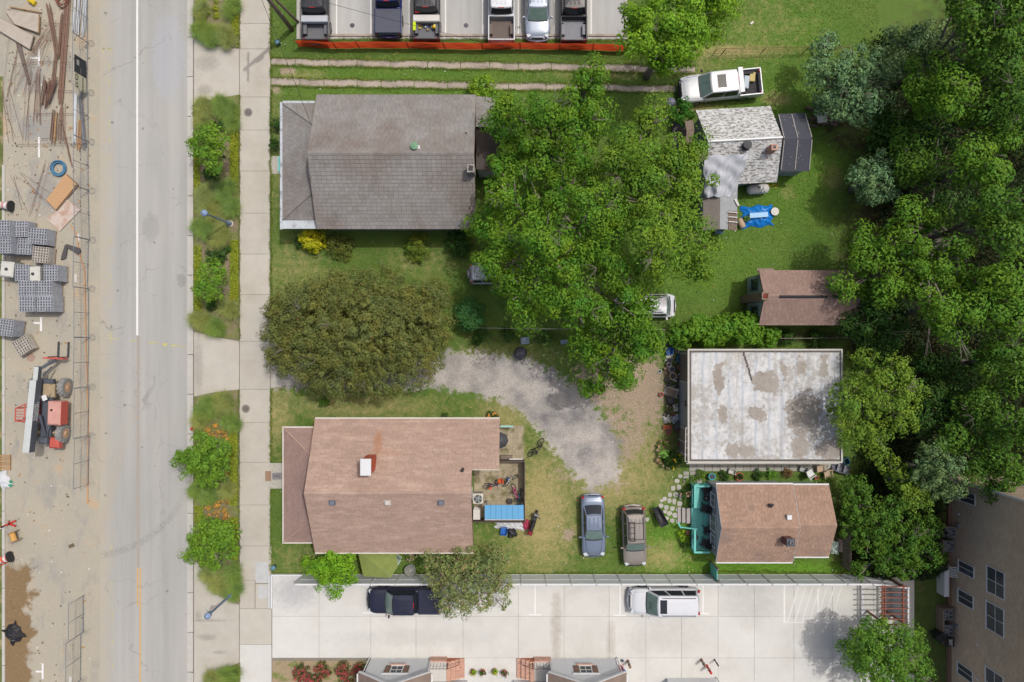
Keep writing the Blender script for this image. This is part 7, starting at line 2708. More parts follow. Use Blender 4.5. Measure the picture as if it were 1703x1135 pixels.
# small shapes ------------------------------------------------------------
def pot(name, label, cat, px, py, r, h, m, z=.05, plant=None, pr=1.2, ph_=.3, fl=None):
 p = P(px, py, h)
 t = thing(name, label, cat, (p.x, p.y, z))
 MB().lathe([(r * .7, 0), (r, h * .85), (r * 1.1, h * .86), (r * 1.1, h), (r * .9, h), (r * .86, h * .8)], n=16).build('vessel', m, t)
 MB().lathe([(r * .86, h * .8), (.01, h * .82)], n=14).build('soil', plain('potting_soil', L(92, 76, 62), .95) if plant else M_DKGREY, t)
 if plant:
  C, N = lobes_points([(0, 0, h + ph_ * .4, r * pr)], .1, 16, 1.2, .9, low=-.2)
  leaf_object('foliage', C, N, NR.uniform(.07, .14, len(C)), plant, t)
  if fl:
   C2, N2 = lobes_points([(0, 0, h + ph_ * .5, r * pr)], .06, 5, .3, .9, low=.1)
   leaf_object('blossom', C2 + np.array([0, 0, .04]), N2, NR.uniform(.06, .1, len(C2)), fl, t, wid=.8)
 return t


def tub(name, label, cat, px, py, sx, sy, h, m, rz=0.0, z=.03, fill=None):
 p = P(px, py, h)
 t = thing(name, label, cat, (p.x, p.y, z), rz)
 for s in (-1, 1):
  MB().box((s * (sx / 2 - .015), 0, h / 2), (.03, sy, h)).build('side', m, t)
  MB().box((0, s * (sy / 2 - .015), h / 2), (sx - .06, .03, h)).build('side', m, t)
 MB().box((0, 0, .02), (sx - .06, sy - .06, .03)).build('bottom', fill or m, t)
 return t


def chair(label, px, py, rz, m, zb=0.0, lounge=False, group=None):
 p = P(px, py, zb + .5)
 t = thing('garden_chair', label, 'chair', (p.x, p.y, zb), rz, group)
 MB().bbox((0, 0, .42), (.52, .52, .05), .015).build('seat', m, t)
 mb = MB()
 mb.box((-.3, 0, .72), (.05, .52, .6), M=Matrix.Rotation(-.25, 3, 'Y'))
 mb.build('backrest', m, t)
 for s in (-1, 1):
  MB().bbox((.02, s * .29, .63), (.5, .06, .03), .01).build('armrest', M_DKGREY if m is M_BLACK else m, t)
  for x in (-.22, .24):
   MB().box((x, s * .28, .31), (.04, .04, .62)).build('leg', M_DKGREY if m is M_BLACK else m, t)
 return t


zdk = .56
GC = 'black chairs on the turquoise deck'
chair('black deck chair nearest the north corner of the turquoise deck', 1175, 816, PI + .5, M_BLACK, zdk, group=GC)
chair('black deck chair south of the round black table', 1173, 846, PI - .3, M_BLACK, zdk, group=GC)
chair('black deck chair below the middle cottage window', 1177, 882, PI + .15, M_BLACK, zdk, group=GC)
chair('black deck chair nearest the south corner of the turquoise deck', 1173, 904, PI - .4, M_BLACK, zdk, group=GC)
def round_table(label, px, py, r, h, z, m):
 p = P(px, py, z + h)
 t = thing('side_table', label, 'table', (p.x, p.y, z))
 MB().lathe([(r, h - .03), (r, h), (.02, h + .005)], n=20).build('tabletop', m, t)
 for k in range(3):
  a = k * 2.1
  MB().cyl((math.cos(a) * r * .8, math.sin(a) * r * .8, 0), (math.cos(a) * r * .4, math.sin(a) * r * .4, h - .03), .02, n=6).build('leg', m, t)
 MB().lathe([(r * .3, h), (r * .3, h + .06), (.02, h + .07)], n=12).build('dish', M_GREY, t)
round_table('small round black table between two deck chairs', 1174.5, 829, .24, .45, zdk, M_BLACK)
round_table('small round grey table by the deck rail', 1157, 894, .2, .4, zdk, M_DKGREY)
pot('deck_pot', 'small terracotta pot beside the deck stairs', 'pot', 1143.5, 886, .14, .25, M_TERRA, .05)
tag(MB().bbox((P(1154, 811, 1).x, P(1154, 811, 1).y, 1.02), (.15, .2, .05), .01).build('tin', M_DKGREY), 'small dark tin on the turquoise bench plank', 'tin')

# cart behind the beige suv
p = P(1097, 858, .5)
ca = thing('garden_cart', 'black tipped garden cart on the flagstones beside the beige suv', 'cart', (p.x, p.y, .05), .45 + PI / 2)
def cart_fn(u, v):
 a = (u - .5) * 2
 w = .32 * (1 - .45 * max(0, v - .4))
 return (-.75 + v * 1.5, a * w, .75 - .35 * (1 - a * a) * (math.sin(v * PI) ** .6) - .1 * v)
MB().grid(cart_fn, 10, 14).build('tray', plain('cart_black', L(58, 58, 62), .5), ca, smooth=True)
MB().tube([(-.75, -.33, .76), (.6, -.22, .68), (.76, 0, .66), (.6, .22, .68), (-.75, .33, .76), (-.75, -.33, .76)], .025, 6).build('rim', M_BLACK, ca)
for s in (-1, 1):
 MB().cyl((.1, s * .3, .2), (.1, s * .36, .2), .2, n=14).build('wheel', M_RUBBER, ca)
 MB().tube([(-.7, s * .3, .7), (-.3, s * .28, .05)], .025, 6).build('leg', M_BLACK, ca)

# bicycles and scooter
def bicycle(label, px, py, rz, m, s=1.0, lean=.25, seat=M_BLACK, zb=.05):
 p = P(px, py, .5)
 t = thing('bicycle', label, 'bicycle', (p.x, p.y, zb), rz)
 RL = Matrix.Rotation(lean, 3, 'X')
 q = lambda x, y, z: RL @ Vector((x * s, y * s, z * s))
 ax = RL @ Vector((0, 1, 0))
 for x in (-.52, .52):
  w = MB().ring(q(x, 0, .33), .31 * s, .03 * s, axis=ax, n=22, m=6).build('wheel', M_RUBBER, t, smooth=True)
  sp = MB()
  for k in range(8):
   a = k * PI / 4
   sp.cyl(q(x, 0, .33), q(x + math.cos(a) * .3, 0, .33 + math.sin(a) * .3), .005, n=3)
  sp.build('spokes', M_STEEL, w, kind='stuff')
 fr = MB()
 for a, b in (((-.52, 0, .33), (-.1, 0, .3)), ((-.1, 0, .3), (.38, 0, .75)), ((-.1, 0, .3), (-.22, 0, .82)), ((-.2, 0, .74), (.36, 0, .78)), ((-.52, 0, .33), (-.2, 0, .72)), ((.52, 0, .33), (.36, 0, .92))):
  fr.cyl(q(*a), q(*b), .03 * s, n=6)
 fr.build('frame', m, t)
 MB().tube([q(.3, -.3, 1.0), q(.38, -.12, .96), q(.38, .12, .96), q(.3, .3, 1.0)], .022 * s, 6).build('handlebar', M_BLACK, t)
 MB().bbox(q(-.24, 0, .88), (.28 * s, .15 * s, .07), .03).build('saddle', seat, t)
 MB().cyl(q(-.1, -.12, .2), q(-.1, .12, .4), .03 * s, n=6).build('pedals', M_DKGREY, t)
bicycle('black bicycle leaning on the grass beside the patio', 889, 743, .85, M_BLACK, 1.05, .45, zb=0.0)
bicycle('purple bicycle with orange child seat on the patio', 818, 803, .35, plain('purple', L(90, 60, 110), .4), .9, .4, M_ORANGE)
p = P(832, 801, .8)
bicycle('white bicycle leaning at the patio fence', 851, 803, .7, M_OFFWHITE, .85, -.5)
bicycle('pink bicycle leaning at the patio fence', 862, 818, -1.0, plain('pink', L(228, 90, 150), .4), .85, .5)
bicycle('teal bicycle against the patio fence corner', 866, 828, 1.4, plain('teal', L(70, 130, 140), .4), .8, -.3)
cs_ = MB()
cs_.bbox((p.x, p.y, .75), (.36, .32, .1), .04)
cs_.box((p.x + .2, p.y + .05, .95), (.07, .32, .4), rz=.2)
tag(cs_.build('child_seat', M_ORANGE), 'orange child seat on the purple bicycle', 'seat')
p = P(888, 868, .6)
sc_ = thing('motor_scooter', 'black and red motor scooter parked beside the patio fence', 'scooter', (p.x, p.y, 0), PI / 2 - .35)
for x in (-.6, .6):
 MB().ring((x, 0, .24), .17, .07, axis=(0, 1, 0), n=18, m=8).build('wheel', M_RUBBER, sc_, smooth=True)
MB().bbox((-.35, 0, .62), (.85, .3, .36), .1).build('seat', M_BLACK, sc_)
MB().bbox((.05, 0, .3), (.6, .34, .1), .03).build('footboard', M_DKGREY, sc_)
MB().bbox((.5, 0, .6), (.18, .4, .6), .06).build('front_shield', M_GREY, sc_)
MB().tube([(.42, -.35, 1.0), (.52, 0, 1.02), (.42, .35, 1.0)], .03, 6).build('handlebar', M_BLACK, sc_)
MB().bbox((-.85, 0, .8), (.3, .34, .28), .06).build('top_box', plain('scooter_red', L(140, 40, 50), .4), sc_)
sheet_lump('pink_bundle', 'pink and red clothes bundle beside the scooter', 'bundle', 875, 874, .55, .75, .35, plain('pink_cloth', L(186, 70, 96), .9, var=.4, sc=9), .2, 21, 12)
sheet_lump('white_tarp', 'crumpled white plastic sheet below the blue canopy', 'tarp', 848, 874, 2.2, .7, .3, plain('white_film', L(214, 216, 220), .4), -.1, 22, 16)
sheet_lump('black_sack', 'black rubbish sack beside the blue crate', 'sack', 851, 887, .7, .8, .45, M_BLACK, .3, 23, 12)
tub('blue_crate', 'blue plastic crate on the grass below the patio', 'crate', 838, 884, .5, .62, .3, M_BLUE, -.15)
p = P(793, 855, .9)
st = thing('metal_shelf', 'small white wire shelf beside the cream air conditioner', 'shelf', (p.x, p.y, 0))
for z in (.3, .7, 1.1):
 MB().box((0, 0, z), (.5, .75, .03)).build('shelf', M_OFFWHITE, st)
for x in (-.24, .24):
 for y in (-.36, .36):
  MB().box((x, y, .56), (.03, .03, 1.12)).build('leg', M_OFFWHITE, st)
pot('brown_bucket', 'brown bucket inside the patio fence', 'bucket', 848, 834, .2, .3, plain('brown_pl', L(104, 74, 56), .7))
tag(MB().lathe([(.0, .12), (.12, .1), (.15, 0), (.02, -.1)], c=(P(845, 797, .2).x, P(845, 797, .2).y, .2), n=14).build('blue_ball', plain('ball_blue', L(76, 108, 160), .5), smooth=True), 'small blue ball beside the white bicycle', 'ball')
gp = thing('picnic_umbrella', 'grey half-hidden parasol at the rear door of the tan house', 'parasol', P(832, 733, 2.0))
gp.location.z = 0
MB().lathe([(.6, 1.9), (.3, 2.1), (.01, 2.2)], n=8).build('canopy', M_DKGREY, gp)
MB().cyl((0, 0, 0), (0, 0, 2.25), .03).build('pole', M_GREY, gp)
gb = thing('green_rail', 'pale green bar beside the rear door of the tan house', 'rail')
a, b = P(832, 709.5, 1.0), P(853, 709.5, 1.0)
MB().bbox(((a.x + b.x) / 2, a.y, 1.0), (b.x - a.x, .16, .07), .02).build('rail', plain('mint_rail', L(170, 214, 200), .6), gb)
for x in (a.x + .05, b.x - .05):
 MB().box((x, a.y, .5), (.07, .07, 1.0)).build('post', plain('mint_rail', L(170, 214, 200), .6), gb)
anchor(gb, (a.x, a.y))
wr = thing('wooden_step', 'dark wooden step at the patio entrance', 'step')
MB().bbox((gx(842), gy(760), .15), (.9, .3, .3), .02).build('tread', M_OLDWOOD, wr)
MB().box((gx(858), gy(762), .5), (1.0, .08, .06)).build('white_bar', M_WHITE, wr)
anchor(wr, (gx(842), gy(760)))

# things on the south side of the tan house
p = P(622, 937, 2.0)
gs = thing('lime_sunshade', 'lime green square sunshade beside the tan house', 'parasol', (p.x, p.y, 0))
MB().add([(1.55, .9, 1.95), (1.75, -.2, 1.95), (1.2, -1.1, 1.9), (-.8, -1.0, 1.9), (-1.2, .9, 1.95), (0.2, 0, 2.3)], [(0, 1, 5)[::-1], (1, 2, 5)[::-1], (2, 3, 5)[::-1], (3, 4, 5)[::-1], (4, 0, 5)[::-1]]).build('canopy', mat('lime_cloth', L(140, 154, 82), .9, var=.14, sc=2, fine=.08), gs)
MB().cyl((.2, 0, 0), (.2, 0, 2.3), .03).build('pole', M_GREY, gs)
for (x, y) in ((1.55, .9), (1.75, -.2), (1.2, -1.1)):
 MB().cyl((.2, 0, 2.2), (x, y, 1.93), .015, n=5).build('rib', M_GREY, gs)
p = P(656, 933, .5)
lc = thing('slatted_lounger', 'pale mint slatted plastic lawn chair beside the lime sunshade', 'chair', (p.x, p.y, 0), -2.15)
M_MINT = plain('mint_plastic', L(206, 228, 220), .5)
for k in range(6):
 MB().bbox((0.02, -.25 + k * .1, .42), (.55, .06, .03), .008).build('seat_slat', M_MINT, lc)
for k in range(6):
 MB().box((-.45, (-.25 + k * .1) * 1.15, .68), (.05, .07, .62), M=Matrix.Rotation(-.7, 3, 'Y')).build('back_slat', M_MINT, lc)
for s in (-1, 1):
 MB().bbox((-.02, s * .36, .58), (.62, .09, .03), .01).build('armrest', M_MINT, lc)
 for x in (-.25, .28):
  MB().box((x, s * .33, .29), (.05, .05, .58)).build('leg', M_MINT, lc)
p = P(682, 949, .6)
fb = thing('bird_bath', 'round grey stone bird bath below the tan house', 'bird bath', (p.x, p.y, 0))
MB().lathe([(.3, 0), (.22, .06), (.12, .15), (.1, .5), (.2, .56), (.42, .64), (.43, .68), (.38, .68), (.25, .6), (.02, .58)], n=22).build('bowl', plain('stone_grey', L(140, 142, 136), .9, var=.2, sc=6), fb)
MB().lathe([(.07, .58), (.05, .75), (.01, .8)], n=10).build('finial', M_OFFWHITE, fb)
pot('blossom_planter', 'round planter with pink flowers at the tan house eave', 'planter', 684, 923, .4, .35, M_TAN, .02, M_PLANT, 1.0, .2, plain('pink_petals', L(226, 176, 170), .7))

# things round the weathered cottage
p = P(1261, 314.5, .7)
pt_ = thing('propane_tank', 'white propane tank on legs beside the flaking white cottage', 'tank', (p.x, p.y, 0), .06)
M_PROP = mat('tank_white', L(212, 212, 208), .5, var=.12, sc=3)
MB().lathe([(.02, -.82), (.2, -.8), (.34, -.66), (.36, -.55), (.36, .55), (.34, .66), (.2, .8), (.02, .82)], c=(0, 0, .6), n=22, M=Matrix.Rotation(PI / 2, 3, 'Y')).build('vessel', M_PROP, pt_, smooth=True)
for x in (-.45, .45):
 MB().box((x, 0, .15), (.1, .5, .3)).build('leg', M_DKGREY, pt_)
MB().tube([(.15, -.34, .8), (.2, -.1, 1.0), (.3, .05, .98), (.38, -.3, .85)], .025, 6).build('pipe', M_BLACK, pt_)
MB().lathe([(.09, .0), (.09, .1), (.02, .12)], c=(0, .05, .94), n=10).build('valve', M_GREY, pt_)
hs = MB()
hs.tube([P(1275, 306) + Vector((0, 0, .05)), P(1281, 311) + Vector((0, 0, .05)), P(1286, 307) + Vector((0, 0, .05)), P(1293, 311) + Vector((0, 0, .05)), P(1288, 313) + Vector((0, 0, .04))], .03, 6)
tag(hs.build('yellow_hose', M_YEL), 'yellow hose snaking from the propane tank', 'hose')
sheet_lump('blue_tarp', 'bright blue crumpled tarp on the grass by the cottage', 'tarp', 1261, 359, 2.3, 1.6, .55, mat('blue_tarp', L(28, 132, 222), .35, var=.15, sc=3), .08, 31, 20)
tag(MB().bbox((P(1262, 358, .6).x, P(1262, 358, .6).y, .6), (1.4, .4, .1), .03, rz=.07).build('pale_board', plain('pale_blue_board', L(140, 196, 240), .4)), 'pale blue board lying on the blue tarp', 'board')
pot('cable_reel', 'round white lid on a bucket at the end of the blue tarp', 'bucket', 1289, 352, .28, .3, M_OFFWHITE, 0)
p = P(1289, 352, .34)
tag(MB().lathe([(.3, 0), (.3, .03), (.02, .04)], c=(p.x, p.y, .32), n=20).build('white_disc', M_OFFWHITE), 'round white disc resting on the bucket by the blue tarp', 'disc')
p = P(1234, 371, .4)
tag(MB().lathe([(.02, -.38), (.22, -.36), (.24, 0), (.22, .36), (.02, .38)], c=(p.x, p.y, .25), n=16, M=Matrix.Rotation(PI / 2, 3, 'X') @ Matrix.Rotation(.35, 3, 'Y')).build('tan_barrel', plain('barrel_tan', L(206, 180, 150), .7), smooth=True), 'tan barrel lying beside the blue tarp', 'barrel')
pot('green_pot', 'small plant pot between the barrel and the blue tarp', 'pot', 1241, 364, .2, .3, M_DKGREY, 0, M_PLANT)
tub('teal_tray', 'blue tray at the foot of the cottage wing', 'tray', 1196, 385, .6, .35, .15, plain('teal_tray', L(90, 140, 166), .5))
p = P(1116, 170, 1.0)
kg = thing('kettle_grill', 'round grey kettle grill beside the white pickup', 'grill', (p.x, p.y, 0))
MB().lathe([(.02, .55), (.25, .62), (.36, .85), (.37, .9), (.36, .96), (.25, 1.15), (.06, 1.22), (.02, 1.23)], n=20).build('kettle', plain('grill_grey', L(128, 128, 146), .35), kg, smooth=True)
for k in range(3):
 a = k * 2.1
 MB().cyl((math.cos(a) * .36, math.sin(a) * .36, 0), (math.cos(a) * .2, math.sin(a) * .2, .65), .02, n=6).build('leg', M_DKGREY, kg)
MB().tube([(.34, .06, .95), (.46, 0, .98), (.34, -.06, .95)], .02, 6).build('handle', M_BLACK, kg)
lgp = thing('wood_pile', 'pile of cut logs under the sage green tree', 'wood pile')
for i in range(26):
 p = P(RN.uniform(1348, 1400), RN.uniform(178, 208), .3)
 a = RN.uniform(-.5, .5) - .2
 L_ = RN.uniform(.5, 1.0)
 z = RN.uniform(.1, .55)
 MB().cyl((p.x - math.cos(a) * L_ / 2, p.y - math.sin(a) * L_ / 2, z), (p.x + math.cos(a) * L_ / 2, p.y + math.sin(a) * L_ / 2, z), RN.uniform(.07, .16), n=9).build('log', mat('log_bark', L(130, 110, 98), .95, var=.2, orand=.25, sc=6), lgp)
p = P(1367, 196, .7)
MB().bbox((p.x, p.y, .7), (.7, .75, .04), .01, rz=.1).build('board', M_OFFWHITE, lgp)
anchor(lgp, (P(1372, 193).x, P(1372, 193).y))

# junk heap beside the garage
JG = 'odds and ends along the garage wall'
junk = [('bin', 'blue storage bin at the upper end of the garage junk', 1114, 584, .5, .55, .4, M_BLUE, .05), ('bin', 'light blue storage bin next to the ribbed garage door', 1131, 597, .4, .45, .35, plain('sky_plastic', L(50, 140, 196), .5), -.1),
  ('bin', 'white tray below the blue storage bin', 1113, 594, .45, .3, .15, M_OFFWHITE, .1), ('bin', 'dark wooden crate above the blue storage bin', 1106, 576, .5, .4, .3, M_OLDWOOD, .2), ('bin', 'terracotta trough near the lower junk', 1110, 711, .6, .3, .25, M_TERRA, .05),
  ('bin', 'pale grey box in the middle of the junk', 1124, 679, .3, .5, .3, M_OFFWHITE, .2), ('bin', 'pale blue box beside the grey tub', 1122, 700, .3, .4, .3, plain('pale_box', L(190, 206, 214), .6), .3), ('bin', 'small grey tray at the top of the junk by the tree', 1104, 564, .3, .3, .12, M_GREY, .5)]
for (n_, lab, x, y, sx_, sy_, h, m, rz) in junk:
 tub('storage_bin', lab, 'bin', x, y, sx_, sy_, h, m, rz)
pots = [('white plastic bucket on the junk side path', 1112.5, 607, .17, .3, M_OFFWHITE), ('white round lid lying on the grass left of the junk', 1097, 618, .15, .06, M_OFFWHITE), ('grey bucket below the light blue bin', 1113, 600, .2, .3, M_GREY), ('enamel basin in the junk', 1117, 615, .22, .14, M_STEEL),
  ('round wire basket in the junk', 1119, 626, .26, .2, M_TAN), ('dark pail in the junk', 1110, 632, .16, .25, M_DKGREY), ('terracotta cone pot beside the ribbed door', 1131, 611, .17, .3, M_TERRA), ('orange terracotta pot at the left of the junk', 1100, 656, .16, .25, M_ORANGE),
  ('black round tub in the middle of the junk', 1116, 666, .28, .3, M_BLACK), ('grey round dustbin at the lower junk', 1128, 709, .3, .5, M_DKGREY), ('red bucket beside the grey dustbin', 1131, 716, .17, .3, M_RED), ('red bowl at the lower end of the junk', 1112, 718, .18, .1, M_RED),
  ('red bowl in the middle of the junk', 1120, 692, .15, .12, M_RED), ('red pot by the lower garage door', 1130, 738, .14, .25, M_RED), ('grey pan in the upper junk', 1126, 583, .16, .12, M_GREY)]
for (lab, x, y, r, h, m) in pots:
 pot('container', lab, 'container', x, y, r, h, m)
sheet_lump('grey_sack', 'pale grey sack at the lower left of the junk', 'sack', 1110, 698, .6, .6, .45, M_OFFWHITE, .3, 41)
sheet_lump('white_sheet', 'white plastic sheets under a brown board in the junk', 'sheet', 1117, 652, 1.1, .7, .25, M_OFFWHITE, -.3, 42)
p = P(1117, 654, .5)
tag(MB().bbox((p.x, p.y, .42), (.7, .55, .03), .01, rz=-.35).build('brown_board', plain('brown_board', L(130, 118, 106), .9)), 'square brown board on the white sheets', 'board')
sheet_lump('blue_bundle', 'pale blue bundle beside the red bowl in the junk', 'bundle', 1124, 696, .6, .5, .3, plain('pale_blue_cloth', L(186, 202, 216), .8), .4, 43)
scr = thing('scrap_heap', 'dark tangle of scrap pipes and sticks along the garage doors', 'scrap')
for i in range(60):
 p = P(RN.uniform(1104, 1133), RN.uniform(590, 716), .2)
 a = RN.uniform(0, PI)
 l = RN.uniform(.2, .6)
 z = RN.uniform(.05, .3)
 m = RN.choice([M_OLDWOOD, M_DKGREY, M_RUST, M_BLACK, M_STEEL, M_BLACK])
 if i % 2:
  MB().cyl((p.x - math.cos(a) * l / 2, p.y - math.sin(a) * l / 2, z), (p.x + math.cos(a) * l / 2, p.y + math.sin(a) * l / 2, z + RN.uniform(0, .2)), RN.uniform(.012, .03), n=6).build('scrap_piece', m, scr)
 else:
  MB().bbox((p.x, p.y, z), (l * .6, l * .35, .06), .01, rz=a).build('scrap_piece', m, scr)
anchor(scr, (gx(1118), gy(650)))
# walk between garage and cottage
pot('turquoise_stool', 'turquoise round stool by the cottage deck corner', 'stool', 1184, 793, .24, .4, plain('turq_bowl', L(70, 196, 214), .5))
tub('white_case', 'white open box on the bed north of the cottage', 'box', 1218, 785, .55, .35, .3, M_OFFWHITE, -.25)
pot('terracotta_bowl', 'terracotta bowl north of the cottage', 'bowl', 1230, 793, .3, .2, M_TERRA, .03, M_PLANT2, .8)
tub('grey_lid_box', 'grey plastic box near the white garden chair', 'box', 1337, 781, .6, .4, .3, plain('greenish_grey', L(186, 192, 188), .6), -.3)
chair('white plastic garden chair between garage and cottage', 1348, 788, .6, M_WHITE)
chair('tan garden chair nearest the grey boat', 1377, 789, -1.4, M_TAN, group='tan chairs behind the garage')
chair('tan garden chair nearest the garage wall', 1365, 780, -1.5, M_TAN, group='tan chairs behind the garage')
pot('orange_pot', 'orange pot between the white and tan chairs', 'pot', 1358, 795, .13, .25, M_ORANGE)
p = P(1401, 780, .4)
kb = thing('small_boat', 'small grey dinghy in the shade behind the garage', 'boat', (p.x, p.y, .05), -.3)
def boat_fn(u, v):
 a = (u - .5) * 2
 w = .36 * (math.sin(min(1, .25 + v * .75) * PI * .62 + .35) ** .8)
 return (-.7 + v * 1.35, a * w, .4 - .3 * (1 - a * a))
MB().grid(boat_fn, 10, 14).build('hull', plain('boat_grey', L(110, 112, 124), .5), kb, smooth=True)
for x in (-.3, .2):
 MB().box((x, 0, .33), (.16, .58, .03)).build('thwart', plain('boat_seat', L(150, 152, 160), .5), kb)
tub('teal_sheet_bin', 'teal bin at the garage corner by the woods', 'bin', 1408, 768, .45, .5, .5, plain('teal_bin2', L(60, 116, 130), .5), .4)
for (x, y, m, lab) in ((1389, 911, plain('mint_slab', L(196, 214, 200), .7), 'pale mint slab on the grass behind the cottage'), (1400, 908, plain('rose_slab', L(196, 172, 160), .8), 'rose coloured slab on the grass behind the cottage')):
 p = P(x, y, .2)
 tag(MB().bbox((p.x, p.y, .15), (.6, .95, .25), .03, rz=-.12).build('garden_slab', m), lab, 'slab')
# under the fence by the drive
p = P(866, 588, .5)
gt_ = thing('round_grill_cover', 'dark round covered grill on the grass above the gravel drive', 'grill', (p.x, p.y, 0))
MB().lathe([(.5, .05), (.46, .5), (.4, .75), (.2, .85), (.02, .88)], n=10).build('cover', plain('cover_grey', L(84, 84, 92), .7), gt_)
p = P(873, 567, .5)
tub('pale_tub', 'pale blue tub hidden under the big tree by the wire fence', 'tub', 873, 567, .6, .5, .4, plain('pale_tub', L(180, 200, 220), .5), .1)
tub('pale_tub', 'small pale blue tray under the branches right of the pale tub', 'tub', 938, 569, .5, .3, .2, plain('pale_tub', L(180, 200, 220), .5), .1)

# flower pots, jugs and posts at the bottom lot
for i, (x, y, m, fl, w) in enumerate(((787, 1118, plain('yel_petals', L(200, 190, 60), .7), None, 'leftmost of four'), (803, 1118, plain('pink_petals', L(226, 176, 170), .7), 1, 'second from the left of four'), (823, 1117, plain('yel_petals', L(200, 190, 60), .7), None, 'third from the left of four'), (839, 1119, plain('rose_petals', L(214, 120, 130), .7), 1, 'rightmost of four'))):
 pot('flower_pot', 'potted flowers at the bottom of the concrete lot, ' + w, 'flower pot', x, y, .2, .28, M_TERRA, .05, M_PLANT2 if fl else M_LIMELEAF, 1.1, .2, m)
for (x, y, m, lab) in ((1033, 1112, M_RED, 'red round jug beside the white townhouse'), (1037, 1117.5, M_BLUE, 'blue round jug beside the red jug'), (1035, 1099, plain('slate_blue', L(110, 124, 150), .6), 'small slate blue pot above the red jug')):
 pot('jug', lab, 'jug', x, y, .17 if y > 1105 else .1, .4 if y > 1105 else .15, m)
for (x, y, m, lab, hh) in ((1044, 1099, plain('brown_post', L(150, 118, 98), .7), 'short brown post right of the red jug', .95), (1166, 1097, plain('brown_post', L(150, 118, 98), .7), 'short brown post left of the red post', 1.0), (1175, 1107, M_RED, 'short red post beside the brown post', 1.1), (1188, 1097, M_BLACK, 'thin black post right of the red post', .9)):
 p = P(x, y)
 t = thing('bollard', lab, 'post', (p.x, p.y, .05))
 r = .05 if m is M_BLACK else .09
 MB().lathe([(r * 1.3, 0), (r * 1.3, .05), (r, .08), (r, hh), (r * 1.15, hh), (r * 1.15, hh + .06), (.01, hh + .1)], n=12).build('shaft', m, t)
 MB().box((0, 0, hh * .6), (r * 2.2, r * 2.2, .04)).build('band', M_GREY, t)
# little debris on ground
for (x, y, s_, lab) in ((468, 25, .12, 'white scrap of paper on the grass by the utility pole'), (386, 257, .1, 'white scrap in the planting bed by the first street tree'), (389, 479, .1, 'white scrap in the planting bed by the second street tree'), (1250, 39, .14, 'white scrap on the north lawn')):
 p = P(x, y)
 tag(MB().bbox((p.x, p.y, .08), (s_ * 2, s_, .02), .005, rz=.7).build('litter', M_OFFWHITE), lab, 'litter')
p = P(322, 712)
hy = thing('fire_hydrant', 'small red hydrant at the kerb among the orange flowers', 'hydrant', (p.x + .1, p.y, .07))
MB().lathe([(.12, 0), (.12, .04), (.08, .06), (.08, .45), (.11, .47), (.1, .52), (.06, .6), (.01, .63)], n=14).build('barrel', M_RED, hy)
for s in (-1, 1):
 MB().cyl((0, s * .06, .36), (0, s * .16, .36), .05, n=10).build('outlet', M_RED, hy)

# ---------------------------------------------------------------- trees and plants
LF_BIG = leafmat('oak_leaf', L(93, 130, 40), .42, .2, .3)
LF_BIG2 = leafmat('oak_leaf_pale', L(102, 134, 45), .3, .2, .3)
LF_MAPLE = leafmat('bronze_leaf', L(110, 116, 66), .2, .15, .28, alt=L(140, 96, 62), altf=.008)
LF_STREET = leafmat('street_tree_leaf', L(114, 150, 54), .2, .28, .38)
LF_LIME = leafmat('lime_tree_leaf', L(122, 166, 48), .2, .3, .35)
LF_SAGE = leafmat('sage_leaf', L(108, 138, 98), .12, .15, .4)
LF_YEL = leafmat('yellow_green_leaf', L(95, 131, 43), .25, .22, .3)
LF_MID = leafmat('mid_green_leaf', L(80, 114, 42), .25, .2, .4)
LF_DARK = leafmat('dark_green_leaf', L(60, 90, 40), .2, .2, .4)
LF_OLIVE = leafmat('feathery_leaf', L(112, 140, 54), .25, .25, .4)
LF_GREYG = leafmat('grey_green_leaf', L(110, 134, 90), .15, .2, .4)
LF_MYRT = leafmat('myrtle_leaf', L(128, 140, 90), .2, .25, .4, alt=L(214, 150, 140), altf=.035)
LF_TOP = leafmat('bright_leaf', L(120, 158, 48), .2, .3, .4)
LF_YSHRUB = leafmat('golden_leaf', L(196, 190, 46), .15, .3, .3)
LF_BSHRUB = leafmat('bronze_shrub_leaf', L(106, 116, 58), .2, .2, .35)
M_OPET = plain('orange_petals', L(232, 160, 84), .8, var=.25, sc=9)
M_RPET = plain('red_petals', L(196, 84, 90), .8, var=.25, sc=9)
M_PPET = plain('pale_pink_petals', L(222, 170, 164), .8, var=.2, sc=9)

# the great trees between the houses
tree('broad_tree', 'leafy green tree behind the grey house reaching over the driveway strips', [(848, 205, 42, 7), (905, 205, 52, 8), (972, 165, 48, 9.5), (985, 130, 26, 9.5), (960, 225, 50, 8.5), (860, 255, 44, 6.5), (905, 262, 40, 7), (835, 180, 26, 5.5)],
     LF_BIG, leaf=.19, sub_r=.78, per=190, shrink=.9, zj=2.2, trunk_r=.3, base=(P(920, 260).x, P(920, 260).y))
tree('broad_tree', 'huge spreading green tree in the middle, east half', [(1065, 225, 40, 10), (1080, 190, 22, 9.5), (1035, 275, 50, 11.5), (1100, 270, 48, 10), (1145, 300, 44, 9), (1075, 335, 52, 12), (1135, 365, 52, 10), (1165, 400, 30, 8), (1095, 410, 55, 11.5), (1150, 440, 36, 8.5), (1030, 345, 48, 11), (1085, 452, 36, 9.5), (1155, 250, 26, 7.5)],
     LF_BIG2, leaf=.19, sub_r=.78, per=190, shrink=.9, zj=2.2, trunk_r=.4, base=(P(1050, 370).x, P(1050, 370).y))
